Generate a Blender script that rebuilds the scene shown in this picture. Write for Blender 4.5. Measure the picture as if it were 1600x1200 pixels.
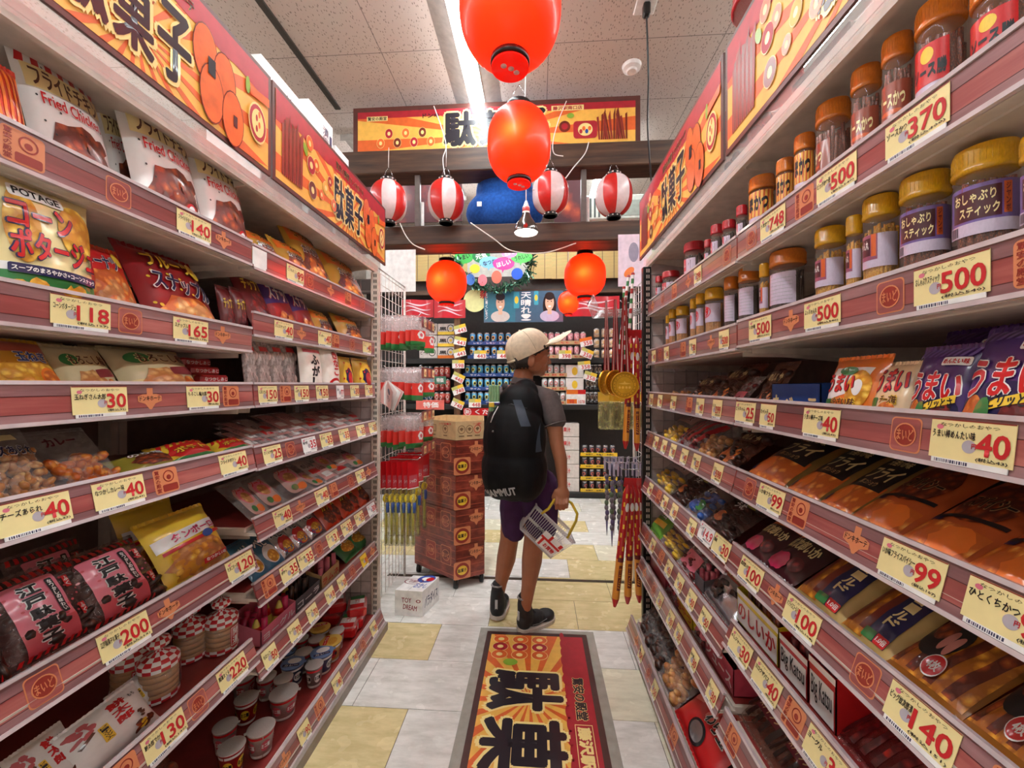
import bpy, math, random
from mathutils import Vector, Matrix, Euler
from mathutils.geometry import tessellate_polygon
from mathutils import noise as mnoise

for o in list(bpy.data.objects):
	bpy.data.objects.remove(o)
scene = bpy.context.scene
COL = scene.collection
rnd = random.Random(7)
PI = math.pi

# ------------------------------------------------------------------ camera
F = 620.0                      # focal length in pixels of the 1600 px wide frame
CAMZ = 1.15
YAW = math.radians(3.69)
cs, sn = math.cos(YAW), math.sin(YAW)
cd = bpy.data.cameras.new('camera')
cam = bpy.data.objects.new('camera', cd)
COL.objects.link(cam)
cam.location = (0, 0, CAMZ)
cam.rotation_euler = (PI / 2, 0, YAW)
cd.sensor_width = 36.0
cd.lens = 36.0 * F / 1600.0
cd.clip_start = 0.02
scene.camera = cam

# ------------------------------------------------------------------ world, exposure
w = bpy.data.worlds.new('world')
scene.world = w
w.use_nodes = True
w.node_tree.nodes['Background'].inputs[0].default_value = (0.95, 0.98, 1, 1)
w.node_tree.nodes['Background'].inputs[1].default_value = 0.15
vs = scene.view_settings
scene.display_settings.display_device = 'sRGB'
vs.view_transform = 'Standard'
vs.look = 'None'
vs.gamma = 1.0
vs.use_curve_mapping = False
vs.exposure = 0.22
TUBE = 40.0        # emission of the ceiling tubes
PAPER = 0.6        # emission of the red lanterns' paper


# ------------------------------------------------------------------ photo measurements -> world
def W(u, v, t):
	"""Point seen at pixel (u,v), t metres along the view axis."""
	r = (u - 800.0) / F
	return Vector((t * (-sn + r * cs), t * (cs + r * sn), CAMZ + (600.0 - v) / F * t))


def onX(u, X):
	"""Y of the point of plane x = X seen in pixel column u."""
	r = (u - 800.0) / F
	t = X / (-sn + r * cs)
	return t * (cs + r * sn)


def onZ(u, v, z=0.0):
	t = (CAMZ - z) * F / (v - 600.0)
	return W(u, v, t)


def axt(u, X):
	return X / (-sn + (u - 800.0) / F * cs)


# ------------------------------------------------------------------ materials
def lin(c):
	c = c / 255.0
	return c / 12.92 if c <= 0.04045 else ((c + 0.055) / 1.055) ** 2.4


def C(r, g, b):
	return (lin(r), lin(g), lin(b), 1.0)


MATS = {}


def newmat(name):
	m = bpy.data.materials.new(name)
	m.use_nodes = True
	MATS[name] = m
	nt = m.node_tree
	return m, nt, nt.nodes['Principled BSDF']


def node(nt, typ, **kw):
	n = nt.nodes.new(typ)
	for k, v in kw.items():
		setattr(n, k, v)
	return n


def ramp(nt, fac, stops):
	r = node(nt, 'ShaderNodeValToRGB')
	cr = r.color_ramp
	while len(cr.elements) < len(stops):
		cr.elements.new(0.5)
	for e, (p, c) in zip(cr.elements, stops):
		e.position = p
		e.color = c
	nt.links.new(fac, r.inputs[0])
	return r.outputs[0]


def coords(nt, scale=(1, 1, 1), rot=(0, 0, 0), kind='Object', loc=(0, 0, 0)):
	tc = node(nt, 'ShaderNodeTexCoord')
	mp = node(nt, 'ShaderNodeMapping')
	mp.inputs['Scale'].default_value = scale
	mp.inputs['Rotation'].default_value = rot
	mp.inputs['Location'].default_value = loc
	nt.links.new(tc.outputs[kind], mp.inputs[0])
	return mp.outputs[0]


def noise(nt, vec, scale, detail=3.0, rough=0.5):
	n = node(nt, 'ShaderNodeTexNoise')
	n.inputs['Scale'].default_value = scale
	n.inputs['Detail'].default_value = detail
	n.inputs['Roughness'].default_value = rough
	nt.links.new(vec, n.inputs['Vector'])
	return n.outputs['Fac']


def bump(nt, bs, h, strength=0.3, dist=0.002):
	b = node(nt, 'ShaderNodeBump')
	b.inputs['Strength'].default_value = strength
	b.inputs['Distance'].default_value = dist
	nt.links.new(h, b.inputs['Height'])
	nt.links.new(b.outputs[0], bs.inputs['Normal'])


def M(name, rgb=None, rough=0.5, metal=0.0, coat=0.0, alpha=1.0, emit=0.0, vary=0.06, nscale=30.0, bumps=0.0, ecol=None):
	"""A plain surface with a little procedural variation; cached by name."""
	if name in MATS:
		return MATS[name]
	m, nt, bs = newmat(name)
	c = C(*rgb)
	if vary:
		v = coords(nt)
		f = noise(nt, v, nscale)
		lo = tuple(x * (1 - vary * 2) for x in c[:3]) + (1,)
		hi = tuple(min(1, x * (1 + vary * 2)) for x in c[:3]) + (1,)
		nt.links.new(ramp(nt, f, [(0.3, lo), (0.7, hi)]), bs.inputs['Base Color'])
		if bumps:
			bump(nt, bs, f, bumps)
	else:
		bs.inputs['Base Color'].default_value = c
	bs.inputs['Roughness'].default_value = rough
	bs.inputs['Metallic'].default_value = metal
	bs.inputs['Coat Weight'].default_value = coat
	bs.inputs['Coat Roughness'].default_value = 0.08
	bs.inputs['Alpha'].default_value = alpha
	if emit:
		bs.inputs['Emission Color'].default_value = C(*(ecol or rgb))
		bs.inputs['Emission Strength'].default_value = emit
	return m


def P_(name, rgb, rough=0.28, coat=0.35):
	"""Printed glossy plastic film."""
	return M(name, rgb, rough=rough, coat=coat, vary=0.03)


def food(name, stops, scale=55.0, bump_s=0.4):
	if name in MATS:
		return MATS[name]
	m, nt, bs = newmat(name)
	v = coords(nt)
	vo = node(nt, 'ShaderNodeTexVoronoi')
	vo.inputs['Scale'].default_value = scale
	nt.links.new(v, vo.inputs['Vector'])
	f2 = noise(nt, v, scale * 2.2, 4)
	mx = node(nt, 'ShaderNodeMath', operation='MULTIPLY_ADD')
	nt.links.new(f2, mx.inputs[0])
	mx.inputs[1].default_value = 0.6
	nt.links.new(vo.outputs['Distance'], mx.inputs[2])
	nt.links.new(ramp(nt, mx.outputs[0], [(0.25 + 0.6 * i / max(1, len(stops) - 1), C(*s)) for i, s in enumerate(stops)]), bs.inputs['Base Color'])
	bs.inputs['Roughness'].default_value = 0.35
	bs.inputs['Coat Weight'].default_value = 0.3
	if bump_s:
		bump(nt, bs, vo.outputs['Distance'], bump_s, 0.004)
	return m


def wood(name, dark, mid, light, axis='X', scale=6.0, rough=0.5, coat=0.0, bands=0.0):
	"""Wood grain stretched along an axis; bands > 0 adds plank joints across z."""
	if name in MATS:
		return MATS[name]
	m, nt, bs = newmat(name)
	s = {'X': (0.7, 9, 9), 'Y': (9, 0.7, 9), 'Z': (9, 9, 0.7)}[axis]
	v = coords(nt, s)
	f = noise(nt, v, scale, 5, 0.6)
	col = ramp(nt, f, [(0.3, C(*dark)), (0.5, C(*mid)), (0.72, C(*light))])
	nt.links.new(col, bs.inputs['Base Color'])
	bs.inputs['Roughness'].default_value = rough
	bs.inputs['Coat Weight'].default_value = coat
	bs.inputs['Coat Roughness'].default_value = 0.12
	bump(nt, bs, f, 0.15)
	return m


def mat_ceiling():
	m, nt, bs = newmat('ceiling_board')
	v = coords(nt)
	br = node(nt, 'ShaderNodeTexBrick', offset=0.0, squash=1.0)
	br.inputs['Color1'].default_value = (1, 1, 1, 1)
	br.inputs['Color2'].default_value = (0.97, 0.97, 0.97, 1)
	br.inputs['Mortar'].default_value = (0.42, 0.42, 0.42, 1)
	br.inputs['Scale'].default_value = 1.0
	br.inputs['Mortar Size'].default_value = 0.0025
	br.inputs['Brick Width'].default_value = 0.93
	br.inputs['Row Height'].default_value = 0.465
	v2 = coords(nt, loc=(0.87, 0.16, 0))
	nt.links.new(v2, br.inputs['Vector'])
	vo = node(nt, 'ShaderNodeTexVoronoi')
	vo.inputs['Scale'].default_value = 1.0
	warp = noise(nt, v, 18, 2)
	mp = coords(nt, (95, 42, 1), (0, 0, 0.5))
	add = node(nt, 'ShaderNodeVectorMath', operation='ADD')
	nt.links.new(mp, add.inputs[0])
	nt.links.new(warp, add.inputs[1])
	nt.links.new(add.outputs[0], vo.inputs['Vector'])
	speck = ramp(nt, vo.outputs['Distance'], [(0.17, (0.45, 0.43, 0.41, 1)), (0.30, (1, 1, 1, 1))])
	# fine bright grain between the pits
	mul = node(nt, 'ShaderNodeMixRGB', blend_type='MULTIPLY')
	mul.inputs[0].default_value = 1
	nt.links.new(br.outputs['Color'], mul.inputs[1])
	nt.links.new(speck, mul.inputs[2])
	mul2 = node(nt, 'ShaderNodeMixRGB', blend_type='MULTIPLY')
	mul2.inputs[0].default_value = 1
	mul2.inputs[2].default_value = C(204, 190, 182)
	nt.links.new(mul.outputs[0], mul2.inputs[1])
	nt.links.new(mul2.outputs[0], bs.inputs['Base Color'])
	bs.inputs['Roughness'].default_value = 0.9
	return m


def mat_tile(name, a, b):
	m, nt, bs = newmat(name)
	v = coords(nt, (1.0, 3.5, 1))
	f = noise(nt, v, 9, 6, 0.65)
	nt.links.new(ramp(nt, f, [(0.32, C(*a)), (0.62, C(*b))]), bs.inputs['Base Color'])
	f2 = noise(nt, coords(nt), 14, 2)
	nt.links.new(ramp(nt, f2, [(0.3, (0.16,) * 3 + (1,)), (0.7, (0.3,) * 3 + (1,))]), bs.inputs['Roughness'])
	bs.inputs['Specular IOR Level'].default_value = 0.55
	return m


def mat_film(name, tint=(235, 230, 228), alpha=0.16, rough=0.12):
	"""Clear crinkled plastic film."""
	if name in MATS:
		return MATS[name]
	m, nt, bs = newmat(name)
	v = coords(nt)
	f = noise(nt, v, 38, 4, 0.7)
	bump(nt, bs, f, 0.55, 0.01)
	bs.inputs['Base Color'].default_value = C(*tint)
	bs.inputs['Roughness'].default_value = rough
	bs.inputs['Specular IOR Level'].default_value = 0.9
	r = ramp(nt, f, [(0.45, (alpha * 0.6,) * 3 + (1,)), (0.75, (min(1, alpha * 2.2),) * 3 + (1,))])
	nt.links.new(r, bs.inputs['Alpha'])
	return m


def mat_glass(name, tint=(240, 240, 240), alpha=0.2):
	if name in MATS:
		return MATS[name]
	m, nt, bs = newmat(name)
	bs.inputs['Base Color'].default_value = C(*tint)
	bs.inputs['Roughness'].default_value = 0.06
	bs.inputs['Alpha'].default_value = alpha
	bs.inputs['Specular IOR Level'].default_value = 1.0
	return m


def mat_paper(name, rgb, emit, trans=0.5, glow=None):
	"""Lantern paper: lets the bulb inside through and glows."""
	if name in MATS:
		return MATS[name]
	m = bpy.data.materials.new(name)
	m.use_nodes = True
	MATS[name] = m
	nt = m.node_tree
	bs = nt.nodes['Principled BSDF']
	out = nt.nodes['Material Output']
	v = coords(nt)
	f = noise(nt, v, 60, 3)
	c = C(*rgb)
	col = ramp(nt, f, [(0.3, tuple(x * 0.9 for x in c[:3]) + (1,)), (0.7, c)])
	nt.links.new(col, bs.inputs['Base Color'])
	bs.inputs['Roughness'].default_value = 0.35
	bs.inputs['Coat Weight'].default_value = 0.2
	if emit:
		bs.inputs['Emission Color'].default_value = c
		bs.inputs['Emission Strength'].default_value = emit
	if trans:
		t = node(nt, 'ShaderNodeBsdfTranslucent')
		if glow:
			t.inputs['Color'].default_value = glow
		else:
			nt.links.new(col, t.inputs['Color'])
		mx = node(nt, 'ShaderNodeMixShader')
		mx.inputs[0].default_value = trans
		nt.links.new(bs.outputs[0], mx.inputs[1])
		nt.links.new(t.outputs[0], mx.inputs[2])
		nt.links.new(mx.outputs[0], out.inputs['Surface'])
	return m


# ------------------------------------------------------------------ object helpers
def tag(o, label=None, cat=None, group=None, kind=None):
	if label:
		o['label'] = label
	if cat:
		o['category'] = cat
	if group:
		o['group'] = group
	if kind:
		o['kind'] = kind
	return o


def empty(name, loc, rot=(0, 0, 0)):
	o = bpy.data.objects.new(name, None)
	o.empty_display_size = 0.02
	COL.objects.link(o)
	o.location = loc
	o.rotation_euler = rot
	return o


KIDS = {}


def adopt(child, parent):
	child.parent = parent
	KIDS.setdefault(parent.name, []).append(child)


def copy_tree(o, parent=None):
	c = o.copy()
	COL.objects.link(c)
	if parent is not None:
		adopt(c, parent)
	for ch in KIDS.get(o.name, []):
		copy_tree(ch, c)
	return c


USED = set()


def spawn(proto, loc, rot=(0, 0, 0), scale=(1, 1, 1), label=None, group=None):
	"""The prototype itself the first time, then copies of it with copies of its parts."""
	if proto.name not in USED:
		USED.add(proto.name)
		o = proto
	else:
		o = copy_tree(proto)
	o.location = loc
	o.rotation_euler = rot
	o.scale = scale
	if label:
		o['label'] = label
	if group:
		o['group'] = group
	return o


def tess(tri, step):
	"""Split triangles of 2-D points until no edge is longer than step."""
	out = []
	st = list(tri)
	while st:
		a, b, c = st.pop()
		ab = (a[0] - b[0]) ** 2 + (a[1] - b[1]) ** 2
		bc = (b[0] - c[0]) ** 2 + (b[1] - c[1]) ** 2
		ca = (c[0] - a[0]) ** 2 + (c[1] - a[1]) ** 2
		m = max(ab, bc, ca)
		if m <= step * step:
			out.append((a, b, c))
		elif m == ab:
			p = ((a[0] + b[0]) / 2, (a[1] + b[1]) / 2)
			st += [(a, p, c), (p, b, c)]
		elif m == bc:
			p = ((b[0] + c[0]) / 2, (b[1] + c[1]) / 2)
			st += [(a, b, p), (a, p, c)]
		else:
			p = ((c[0] + a[0]) / 2, (c[1] + a[1]) / 2)
			st += [(a, b, p), (p, b, c)]
	return out


TXT = {}


def text_tris(s, bold=0.0, res=2):
	"""Triangles of a string of lettering, normalised into the unit square."""
	k = (s, bold, res)
	if k in TXT:
		return TXT[k]
	c = bpy.data.curves.new('lettering', 'FONT')
	c.body = s
	c.size = 1.0
	c.resolution_u = res
	c.offset = bold
	o = bpy.data.objects.new('lettering', c)
	m = o.to_mesh()
	m.calc_loop_triangles()
	vs_ = [(v.co.x, v.co.y) for v in m.vertices]
	tr = [tuple(vs_[i] for i in t.vertices) for t in m.loop_triangles]
	o.to_mesh_clear()
	bpy.data.objects.remove(o)
	bpy.data.curves.remove(c)
	if not tr:
		TXT[k] = ([], 1.0)
		return TXT[k]
	xs = [p[0] for t in tr for p in t]
	ys = [p[1] for t in tr for p in t]
	x0, x1, y0, y1 = min(xs), max(xs), min(ys), max(ys)
	dx, dy = max(1e-6, x1 - x0), max(1e-6, y1 - y0)
	TXT[k] = ([tuple(((p[0] - x0) / dx, (p[1] - y0) / dy) for p in t) for t in tr], dx / dy)
	return TXT[k]


class MB:
	"""Collects geometry and links it as ONE mesh object."""

	def __init__(self):
		self.v, self.f, self.m, self.s, self.mats = [], [], [], [], []

	def mi(self, mat):
		if mat not in self.mats:
			self.mats.append(mat)
		return self.mats.index(mat)

	def add(self, verts, faces, mat, smooth=False):
		b = len(self.v)
		i = self.mi(mat)
		self.v += [tuple(p) for p in verts]
		for f in faces:
			self.f.append(tuple(b + k for k in f))
			self.m.append(i)
			self.s.append(smooth)
		return self

	def box(self, lo, hi, mat, bev=0.0, rot=None, about=None):
		x0, y0, z0 = lo
		x1, y1, z1 = hi
		if bev <= 0:
			vs_ = [(x0, y0, z0), (x1, y0, z0), (x1, y1, z0), (x0, y1, z0), (x0, y0, z1), (x1, y0, z1), (x1, y1, z1), (x0, y1, z1)]
			fs = [(0, 3, 2, 1), (4, 5, 6, 7), (0, 1, 5, 4), (1, 2, 6, 5), (2, 3, 7, 6), (3, 0, 4, 7)]
		else:
			b = min(bev, (x1 - x0) / 2.1, (y1 - y0) / 2.1, (z1 - z0) / 2.1)
			vs_, fs = [], []
			ix = {}
			for sx in (0, 1):
				for sy in (0, 1):
					for sz in (0, 1):
						X, Y, Z = (x0, x1)[sx], (y0, y1)[sy], (z0, z1)[sz]
						dx, dy, dz = (b, -b)[sx], (b, -b)[sy], (b, -b)[sz]
						for a, p in enumerate(((X, Y + dy, Z + dz), (X + dx, Y, Z + dz), (X + dx, Y + dy, Z))):
							ix[sx, sy, sz, a] = len(vs_)
							vs_.append(p)
			for s in (0, 1):
				q = [(0, 0), (1, 0), (1, 1), (0, 1)]
				fs.append(tuple(ix[s, a, c, 0] for a, c in (q if s else q[::-1])))
				fs.append(tuple(ix[a, s, c, 1] for a, c in (q[::-1] if s else q)))
				fs.append(tuple(ix[a, c, s, 2] for a, c in (q if s else q[::-1])))
			for s in (0, 1):
				for t in (0, 1):
					e = [ix[0, s, t, 1], ix[1, s, t, 1], ix[1, s, t, 2], ix[0, s, t, 2]]
					fs.append(tuple(e if s == t else e[::-1]))
					e = [ix[s, 0, t, 0], ix[s, 1, t, 0], ix[s, 1, t, 2], ix[s, 0, t, 2]]
					fs.append(tuple(e[::-1] if s == t else e))
					e = [ix[s, t, 0, 0], ix[s, t, 1, 0], ix[s, t, 1, 1], ix[s, t, 0, 1]]
					fs.append(tuple(e if s == t else e[::-1]))
			for sx in (0, 1):
				for sy in (0, 1):
					for sz in (0, 1):
						fs.append(tuple(ix[sx, sy, sz, a] for a in ((0, 1, 2) if (sx + sy + sz) % 2 else (2, 1, 0))))
		if rot is not None:
			c = Vector(about) if about is not None else Vector(((x0 + x1) / 2, (y0 + y1) / 2, (z0 + z1) / 2))
			R = rot.to_matrix() if isinstance(rot, Euler) else rot
			vs_ = [R @ (Vector(p) - c) + c for p in vs_]
		return self.add(vs_, fs, mat)

	def tube(self, pts, r, mat, n=8, caps=True, smooth=True):
		pts = [Vector(p) for p in pts]
		rs = r if isinstance(r, (list, tuple)) else [r] * len(pts)
		vs_, fs = [], []
		up = Vector((0, 0, 1))
		prev = None
		for i, p in enumerate(pts):
			d = (pts[min(i + 1, len(pts) - 1)] - pts[max(i - 1, 0)])
			d = d.normalized() if d.length > 1e-9 else up
			if prev is None:
				a = d.cross(up)
				if a.length < 1e-3:
					a = d.cross(Vector((1, 0, 0)))
			else:
				a = prev - d * prev.dot(d)
			a.normalize()
			prev = a
			b = d.cross(a)
			for k in range(n):
				t = 2 * PI * k / n
				vs_.append(p + (a * math.cos(t) + b * math.sin(t)) * rs[i])
		for i in range(len(pts) - 1):
			for k in range(n):
				fs.append((i * n + k, i * n + (k + 1) % n, (i + 1) * n + (k + 1) % n, (i + 1) * n + k))
		if caps:
			fs.append(tuple(range(n))[::-1])
			fs.append(tuple((len(pts) - 1) * n + k for k in range(n)))
		return self.add(vs_, fs, mat, smooth)

	def lathe(self, prof, mat, c=(0, 0, 0), n=24, smooth=True, matf=None, sq=None):
		vs_, fs = [], []
		for (r, z) in prof:
			for k in range(n):
				t = 2 * PI * k / n
				vs_.append((c[0] + r * math.cos(t), c[1] + r * math.sin(t), c[2] + z))
		if matf is None:
			for i in range(len(prof) - 1):
				for k in range(n):
					fs.append((i * n + k, i * n + (k + 1) % n, (i + 1) * n + (k + 1) % n, (i + 1) * n + k))
			if prof[0][0] > 1e-5:
				fs.append(tuple(range(n))[::-1])
			if prof[-1][0] > 1e-5:
				fs.append(tuple((len(prof) - 1) * n + k for k in range(n)))
			return self.add(vs_, fs, mat, smooth)
		b = len(self.v)
		self.v += vs_
		for i in range(len(prof) - 1):
			for k in range(n):
				self.f.append(tuple(b + q for q in (i * n + k, i * n + (k + 1) % n, (i + 1) * n + (k + 1) % n, (i + 1) * n + k)))
				self.m.append(self.mi(matf(i, k)))
				self.s.append(smooth)
		return self

	def ell(self, c, r, mat, axes=None, nu=16, nv=10):
		"""Ellipsoid; axes is an optional triple of unit vectors."""
		c = Vector(c)
		ax = axes or (Vector((1, 0, 0)), Vector((0, 1, 0)), Vector((0, 0, 1)))
		r = r if isinstance(r, (list, tuple)) else (r, r, r)
		vs_, fs = [c - ax[2] * r[2]], []
		for j in range(1, nv):
			ph = -PI / 2 + PI * j / nv
			for i in range(nu):
				th = 2 * PI * i / nu
				vs_.append(c + ax[0] * (r[0] * math.cos(ph) * math.cos(th)) + ax[1] * (r[1] * math.cos(ph) * math.sin(th)) + ax[2] * (r[2] * math.sin(ph)))
		vs_.append(c + ax[2] * r[2])
		for i in range(nu):
			fs.append((0, 1 + (i + 1) % nu, 1 + i))
		for j in range(nv - 2):
			for i in range(nu):
				a = 1 + j * nu
				fs.append((a + i, a + (i + 1) % nu, a + nu + (i + 1) % nu, a + nu + i))
		a = 1 + (nv - 2) * nu
		for i in range(nu):
			fs.append((a + i, a + (i + 1) % nu, len(vs_) - 1))
		return self.add(vs_, fs, mat, True)

	def limb(self, pts, rs, mat, n=14):
		"""Tapered limb with round joints, for bodies that are fused afterwards."""
		for p, r in zip(pts, rs):
			self.ell(p, r, mat, nu=n, nv=8)
		for i in range(len(pts) - 1):
			self.tube([pts[i], pts[i + 1]], [rs[i], rs[i + 1]], mat, n)
		return self

	def grid(self, fn, nu, nv, mat, smooth=True, flip=False, matf=None):
		vs_ = [fn(i / nu, j / nv) for j in range(nv + 1) for i in range(nu + 1)]
		b = len(self.v)
		self.v += [tuple(p) for p in vs_]
		for j in range(nv):
			for i in range(nu):
				q = (j * (nu + 1) + i, j * (nu + 1) + i + 1, (j + 1) * (nu + 1) + i + 1, (j + 1) * (nu + 1) + i)
				self.f.append(tuple(b + k for k in (q[::-1] if flip else q)))
				self.m.append(self.mi(matf(i, j) if matf else mat))
				self.s.append(smooth)
		return self

	# ---- printed pattern on a surface S(x, y, off) -> point
	def tris2(self, tris, mat, S, off, step=None, smooth=True):
		if step:
			tris = tess(tris, step)
		vs_, fs, ix = [], [], {}
		for t in tris:
			q = []
			for p in t:
				k = (round(p[0], 6), round(p[1], 6))
				if k not in ix:
					ix[k] = len(vs_)
					vs_.append(S(p[0], p[1], off))
				q.append(ix[k])
			fs.append(tuple(q))
		return self.add(vs_, fs, mat, smooth)

	def poly2(self, pts, mat, S, off, step=None):
		tr = tessellate_polygon([[Vector((p[0], p[1], 0)) for p in pts]])
		return self.tris2([tuple((pts[i][0], pts[i][1]) for i in t) for t in tr], mat, S, off, step)

	def rect2(self, x0, y0, x1, y1, mat, S, off, step=None, rad=0.0):
		if rad <= 0:
			return self.poly2([(x0, y0), (x1, y0), (x1, y1), (x0, y1)], mat, S, off, step)
		pts = []
		for cx, cy, a0 in ((x1 - rad, y0 + rad, -90), (x1 - rad, y1 - rad, 0), (x0 + rad, y1 - rad, 90), (x0 + rad, y0 + rad, 180)):
			for k in range(5):
				a = math.radians(a0 + 22.5 * k)
				pts.append((cx + rad * math.cos(a), cy + rad * math.sin(a)))
		return self.poly2(pts, mat, S, off, step)

	def ell2(self, cx, cy, rx, ry, mat, S, off, step=None, rot=0.0, n=20, inner=0.0, wob=0.0, seed=0):
		c, s = math.cos(rot), math.sin(rot)
		rr = random.Random(seed)
		wb = [1 + wob * (rr.random() - 0.5) for _ in range(n)]

		def pt(k, q):
			a = 2 * PI * k / n
			x, y = rx * math.cos(a) * q * wb[k % n], ry * math.sin(a) * q * wb[k % n]
			return (cx + x * c - y * s, cy + x * s + y * c)
		tris = []
		for k in range(n):
			if inner:
				tris += [(pt(k, inner), pt(k, 1), pt(k + 1, 1)), (pt(k, inner), pt(k + 1, 1), pt(k + 1, inner))]
			else:
				tris.append(((cx, cy), pt(k, 1), pt(k + 1, 1)))
		return self.tris2(tris, mat, S, off, step)

	def text2(self, s, x0, y0, x1, y1, mat, S, off, step=None, bold=0.03, res=2, rot=0.0, keep=False):
		w_, h_ = x1 - x0, y1 - y0
		cx, cy = (x0 + x1) / 2, (y0 + y1) / 2
		if bold > 0.008 and not keep:
			# heavier strokes: the same lettering set again a little to each side
			d = bold * min(w_ / max(1, len(s)), h_)
			n_ = 4 if bold <= 0.035 else 8
			inc = max(0.00003, off * 0.012)
			for a in range(n_):
				ex, ey = d * math.cos(a * 2 * PI / n_), d * math.sin(a * 2 * PI / n_)
				self.text2(s, x0 + d + ex, y0 + d + ey, x1 - d + ex, y1 - d + ey, mat, S, off + a * inc, step, 0, res, rot)
			return self
		tr, asp = text_tris(s, 0.0, res)
		if keep:
			k = min(w_ / asp, h_)
			w_, h_ = k * asp, k
		c, n = math.cos(rot), math.sin(rot)

		def mp(p):
			x, y = (p[0] - 0.5) * w_, (p[1] - 0.5) * h_
			return (cx + x * c - y * n, cy + x * n + y * c)
		return self.tris2([tuple(mp(p) for p in t) for t in tr], mat, S, off, step)

	def vtext2(self, s, x0, y0, x1, y1, mat, S, off, step=None, bold=0.03, res=2):
		h_ = (y1 - y0) / len(s)
		for i, ch in enumerate(s):
			self.text2(ch, x0, y1 - h_ * (i + 0.96), x1, y1 - h_ * (i + 0.04), mat, S, off, step, bold, res)
		return self

	def mesh(self, name, origin=(0, 0, 0)):
		me = bpy.data.meshes.new(name)
		ox, oy, oz = origin
		me.from_pydata([(p[0] - ox, p[1] - oy, p[2] - oz) for p in self.v], [], self.f)
		for m in self.mats:
			me.materials.append(m)
		me.polygons.foreach_set('material_index', self.m)
		me.polygons.foreach_set('use_smooth', self.s)
		me.update()
		return me

	def build(self, name, parent=None, origin=(0, 0, 0)):
		o = bpy.data.objects.new(name, self.mesh(name, origin))
		COL.objects.link(o)
		if parent is not None:
			adopt(o, parent)
		else:
			o.location = origin
		return o

	def fused(self, name, voxel, it, parent=None, origin=(0, 0, 0), mat=None, disp=None):
		"""Everything collected, fused into one continuous skin."""
		t = bpy.data.objects.new(name, self.mesh(name, origin))
		COL.objects.link(t)
		rm = t.modifiers.new('r', 'REMESH')
		rm.mode = 'VOXEL'
		rm.voxel_size = voxel
		rm.use_smooth_shade = True
		sm = t.modifiers.new('s', 'SMOOTH')
		sm.factor = 0.5
		sm.iterations = it
		dg = bpy.context.evaluated_depsgraph_get()
		me = bpy.data.meshes.new_from_object(t.evaluated_get(dg))
		old = t.data
		t.modifiers.clear()
		t.data = me
		bpy.data.meshes.remove(old)
		me.name = name
		if disp:
			for v in me.vertices:
				v.co += v.normal * disp(v.co)
		me.materials.clear()
		me.materials.append(mat or self.mats[0])
		me.polygons.foreach_set('use_smooth', [True] * len(me.polygons))
		if parent is not None:
			adopt(t, parent)
		else:
			t.location = origin
		return t


def flat(o, ux, uy):
	"""Flat surface with origin o, unit axes ux, uy; offsets go along ux x uy."""
	o, ux, uy = Vector(o), Vector(ux), Vector(uy)
	n = ux.cross(uy).normalized()
	return lambda x, y, off: o + ux * x + uy * y + n * off


def FR(x, y, off):
	"""Front face of something whose front looks along -y."""
	return Vector((x, -off, y))


# ------------------------------------------------------------------ shared materials
CREAM = M('shelf_cream_steel', (205, 190, 178), rough=0.45)
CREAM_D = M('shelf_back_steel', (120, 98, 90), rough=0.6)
WHITE = M('white_plastic', (236, 232, 230), rough=0.4)
PAPERW = M('white_card', (238, 236, 234), rough=0.6)
BLACK = M('black_plastic', (22, 21, 22), rough=0.4)
INK = M('black_ink', (26, 22, 26), rough=0.45, vary=0)
INKN = M('navy_ink', (40, 36, 90), rough=0.45, vary=0)
RED_INK = M('red_ink', (200, 40, 44), rough=0.45, vary=0)
YEL_CARD = M('yellow_card', (238, 222, 160), rough=0.5, vary=0.03)
SILVER = M('grey_disc_ink', (176, 170, 178), rough=0.4)
STAMP = M('orange_stamp_ink', (214, 134, 92), rough=0.4, vary=0)
STAMPD = M('dark_stamp_ink', (150, 52, 42), rough=0.4, vary=0)
RAILWOOD = wood('plank_print_strip', (128, 60, 58), (158, 78, 76), (196, 120, 112), 'Y', 3.0, rough=0.3, coat=1.0)
RAILTOP = wood('plank_print_grey', (112, 74, 76), (142, 100, 102), (178, 136, 136), 'Y', 3.0, rough=0.3, coat=1.0)
RAILGAP = M('plank_print_gap', (84, 36, 38), rough=0.3, coat=1.0, vary=0)
RAILEDGE = M('clear_rail_edge', (206, 190, 192), rough=0.15, coat=0.6)
STEEL = M('brushed_steel', (150, 148, 146), rough=0.3, metal=0.9)
WIREW = M('white_wire', (222, 210, 204), rough=0.4)
CHROME = M('chrome_wire', (190, 188, 190), rough=0.2, metal=1.0)
FILM = mat_film('clear_film')
FILM2 = mat_film('milky_film', (240, 225, 225), 0.3)
ACRYL = mat_glass('clear_acrylic', (245, 240, 240), 0.18)
RED = P_('red_print', (205, 30, 34))
YEL = P_('yellow_print', (240, 200, 60))
WPR = P_('white_print', (240, 236, 234))
BLK = P_('black_print', (28, 24, 28))
GRN = P_('green_print', (52, 128, 66))
BLU = P_('blue_print', (40, 80, 160))
NAVY = P_('navy_print', (30, 30, 78))
PURP = P_('purple_print', (74, 40, 110))
ORG = P_('orange_print', (232, 120, 40))
PINK = P_('pink_print', (226, 120, 140))
MAROON = P_('maroon_print', (110, 26, 38))
BROWNP = P_('brown_print', (92, 50, 34))
TAN = P_('tan_print', (206, 170, 120))

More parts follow.
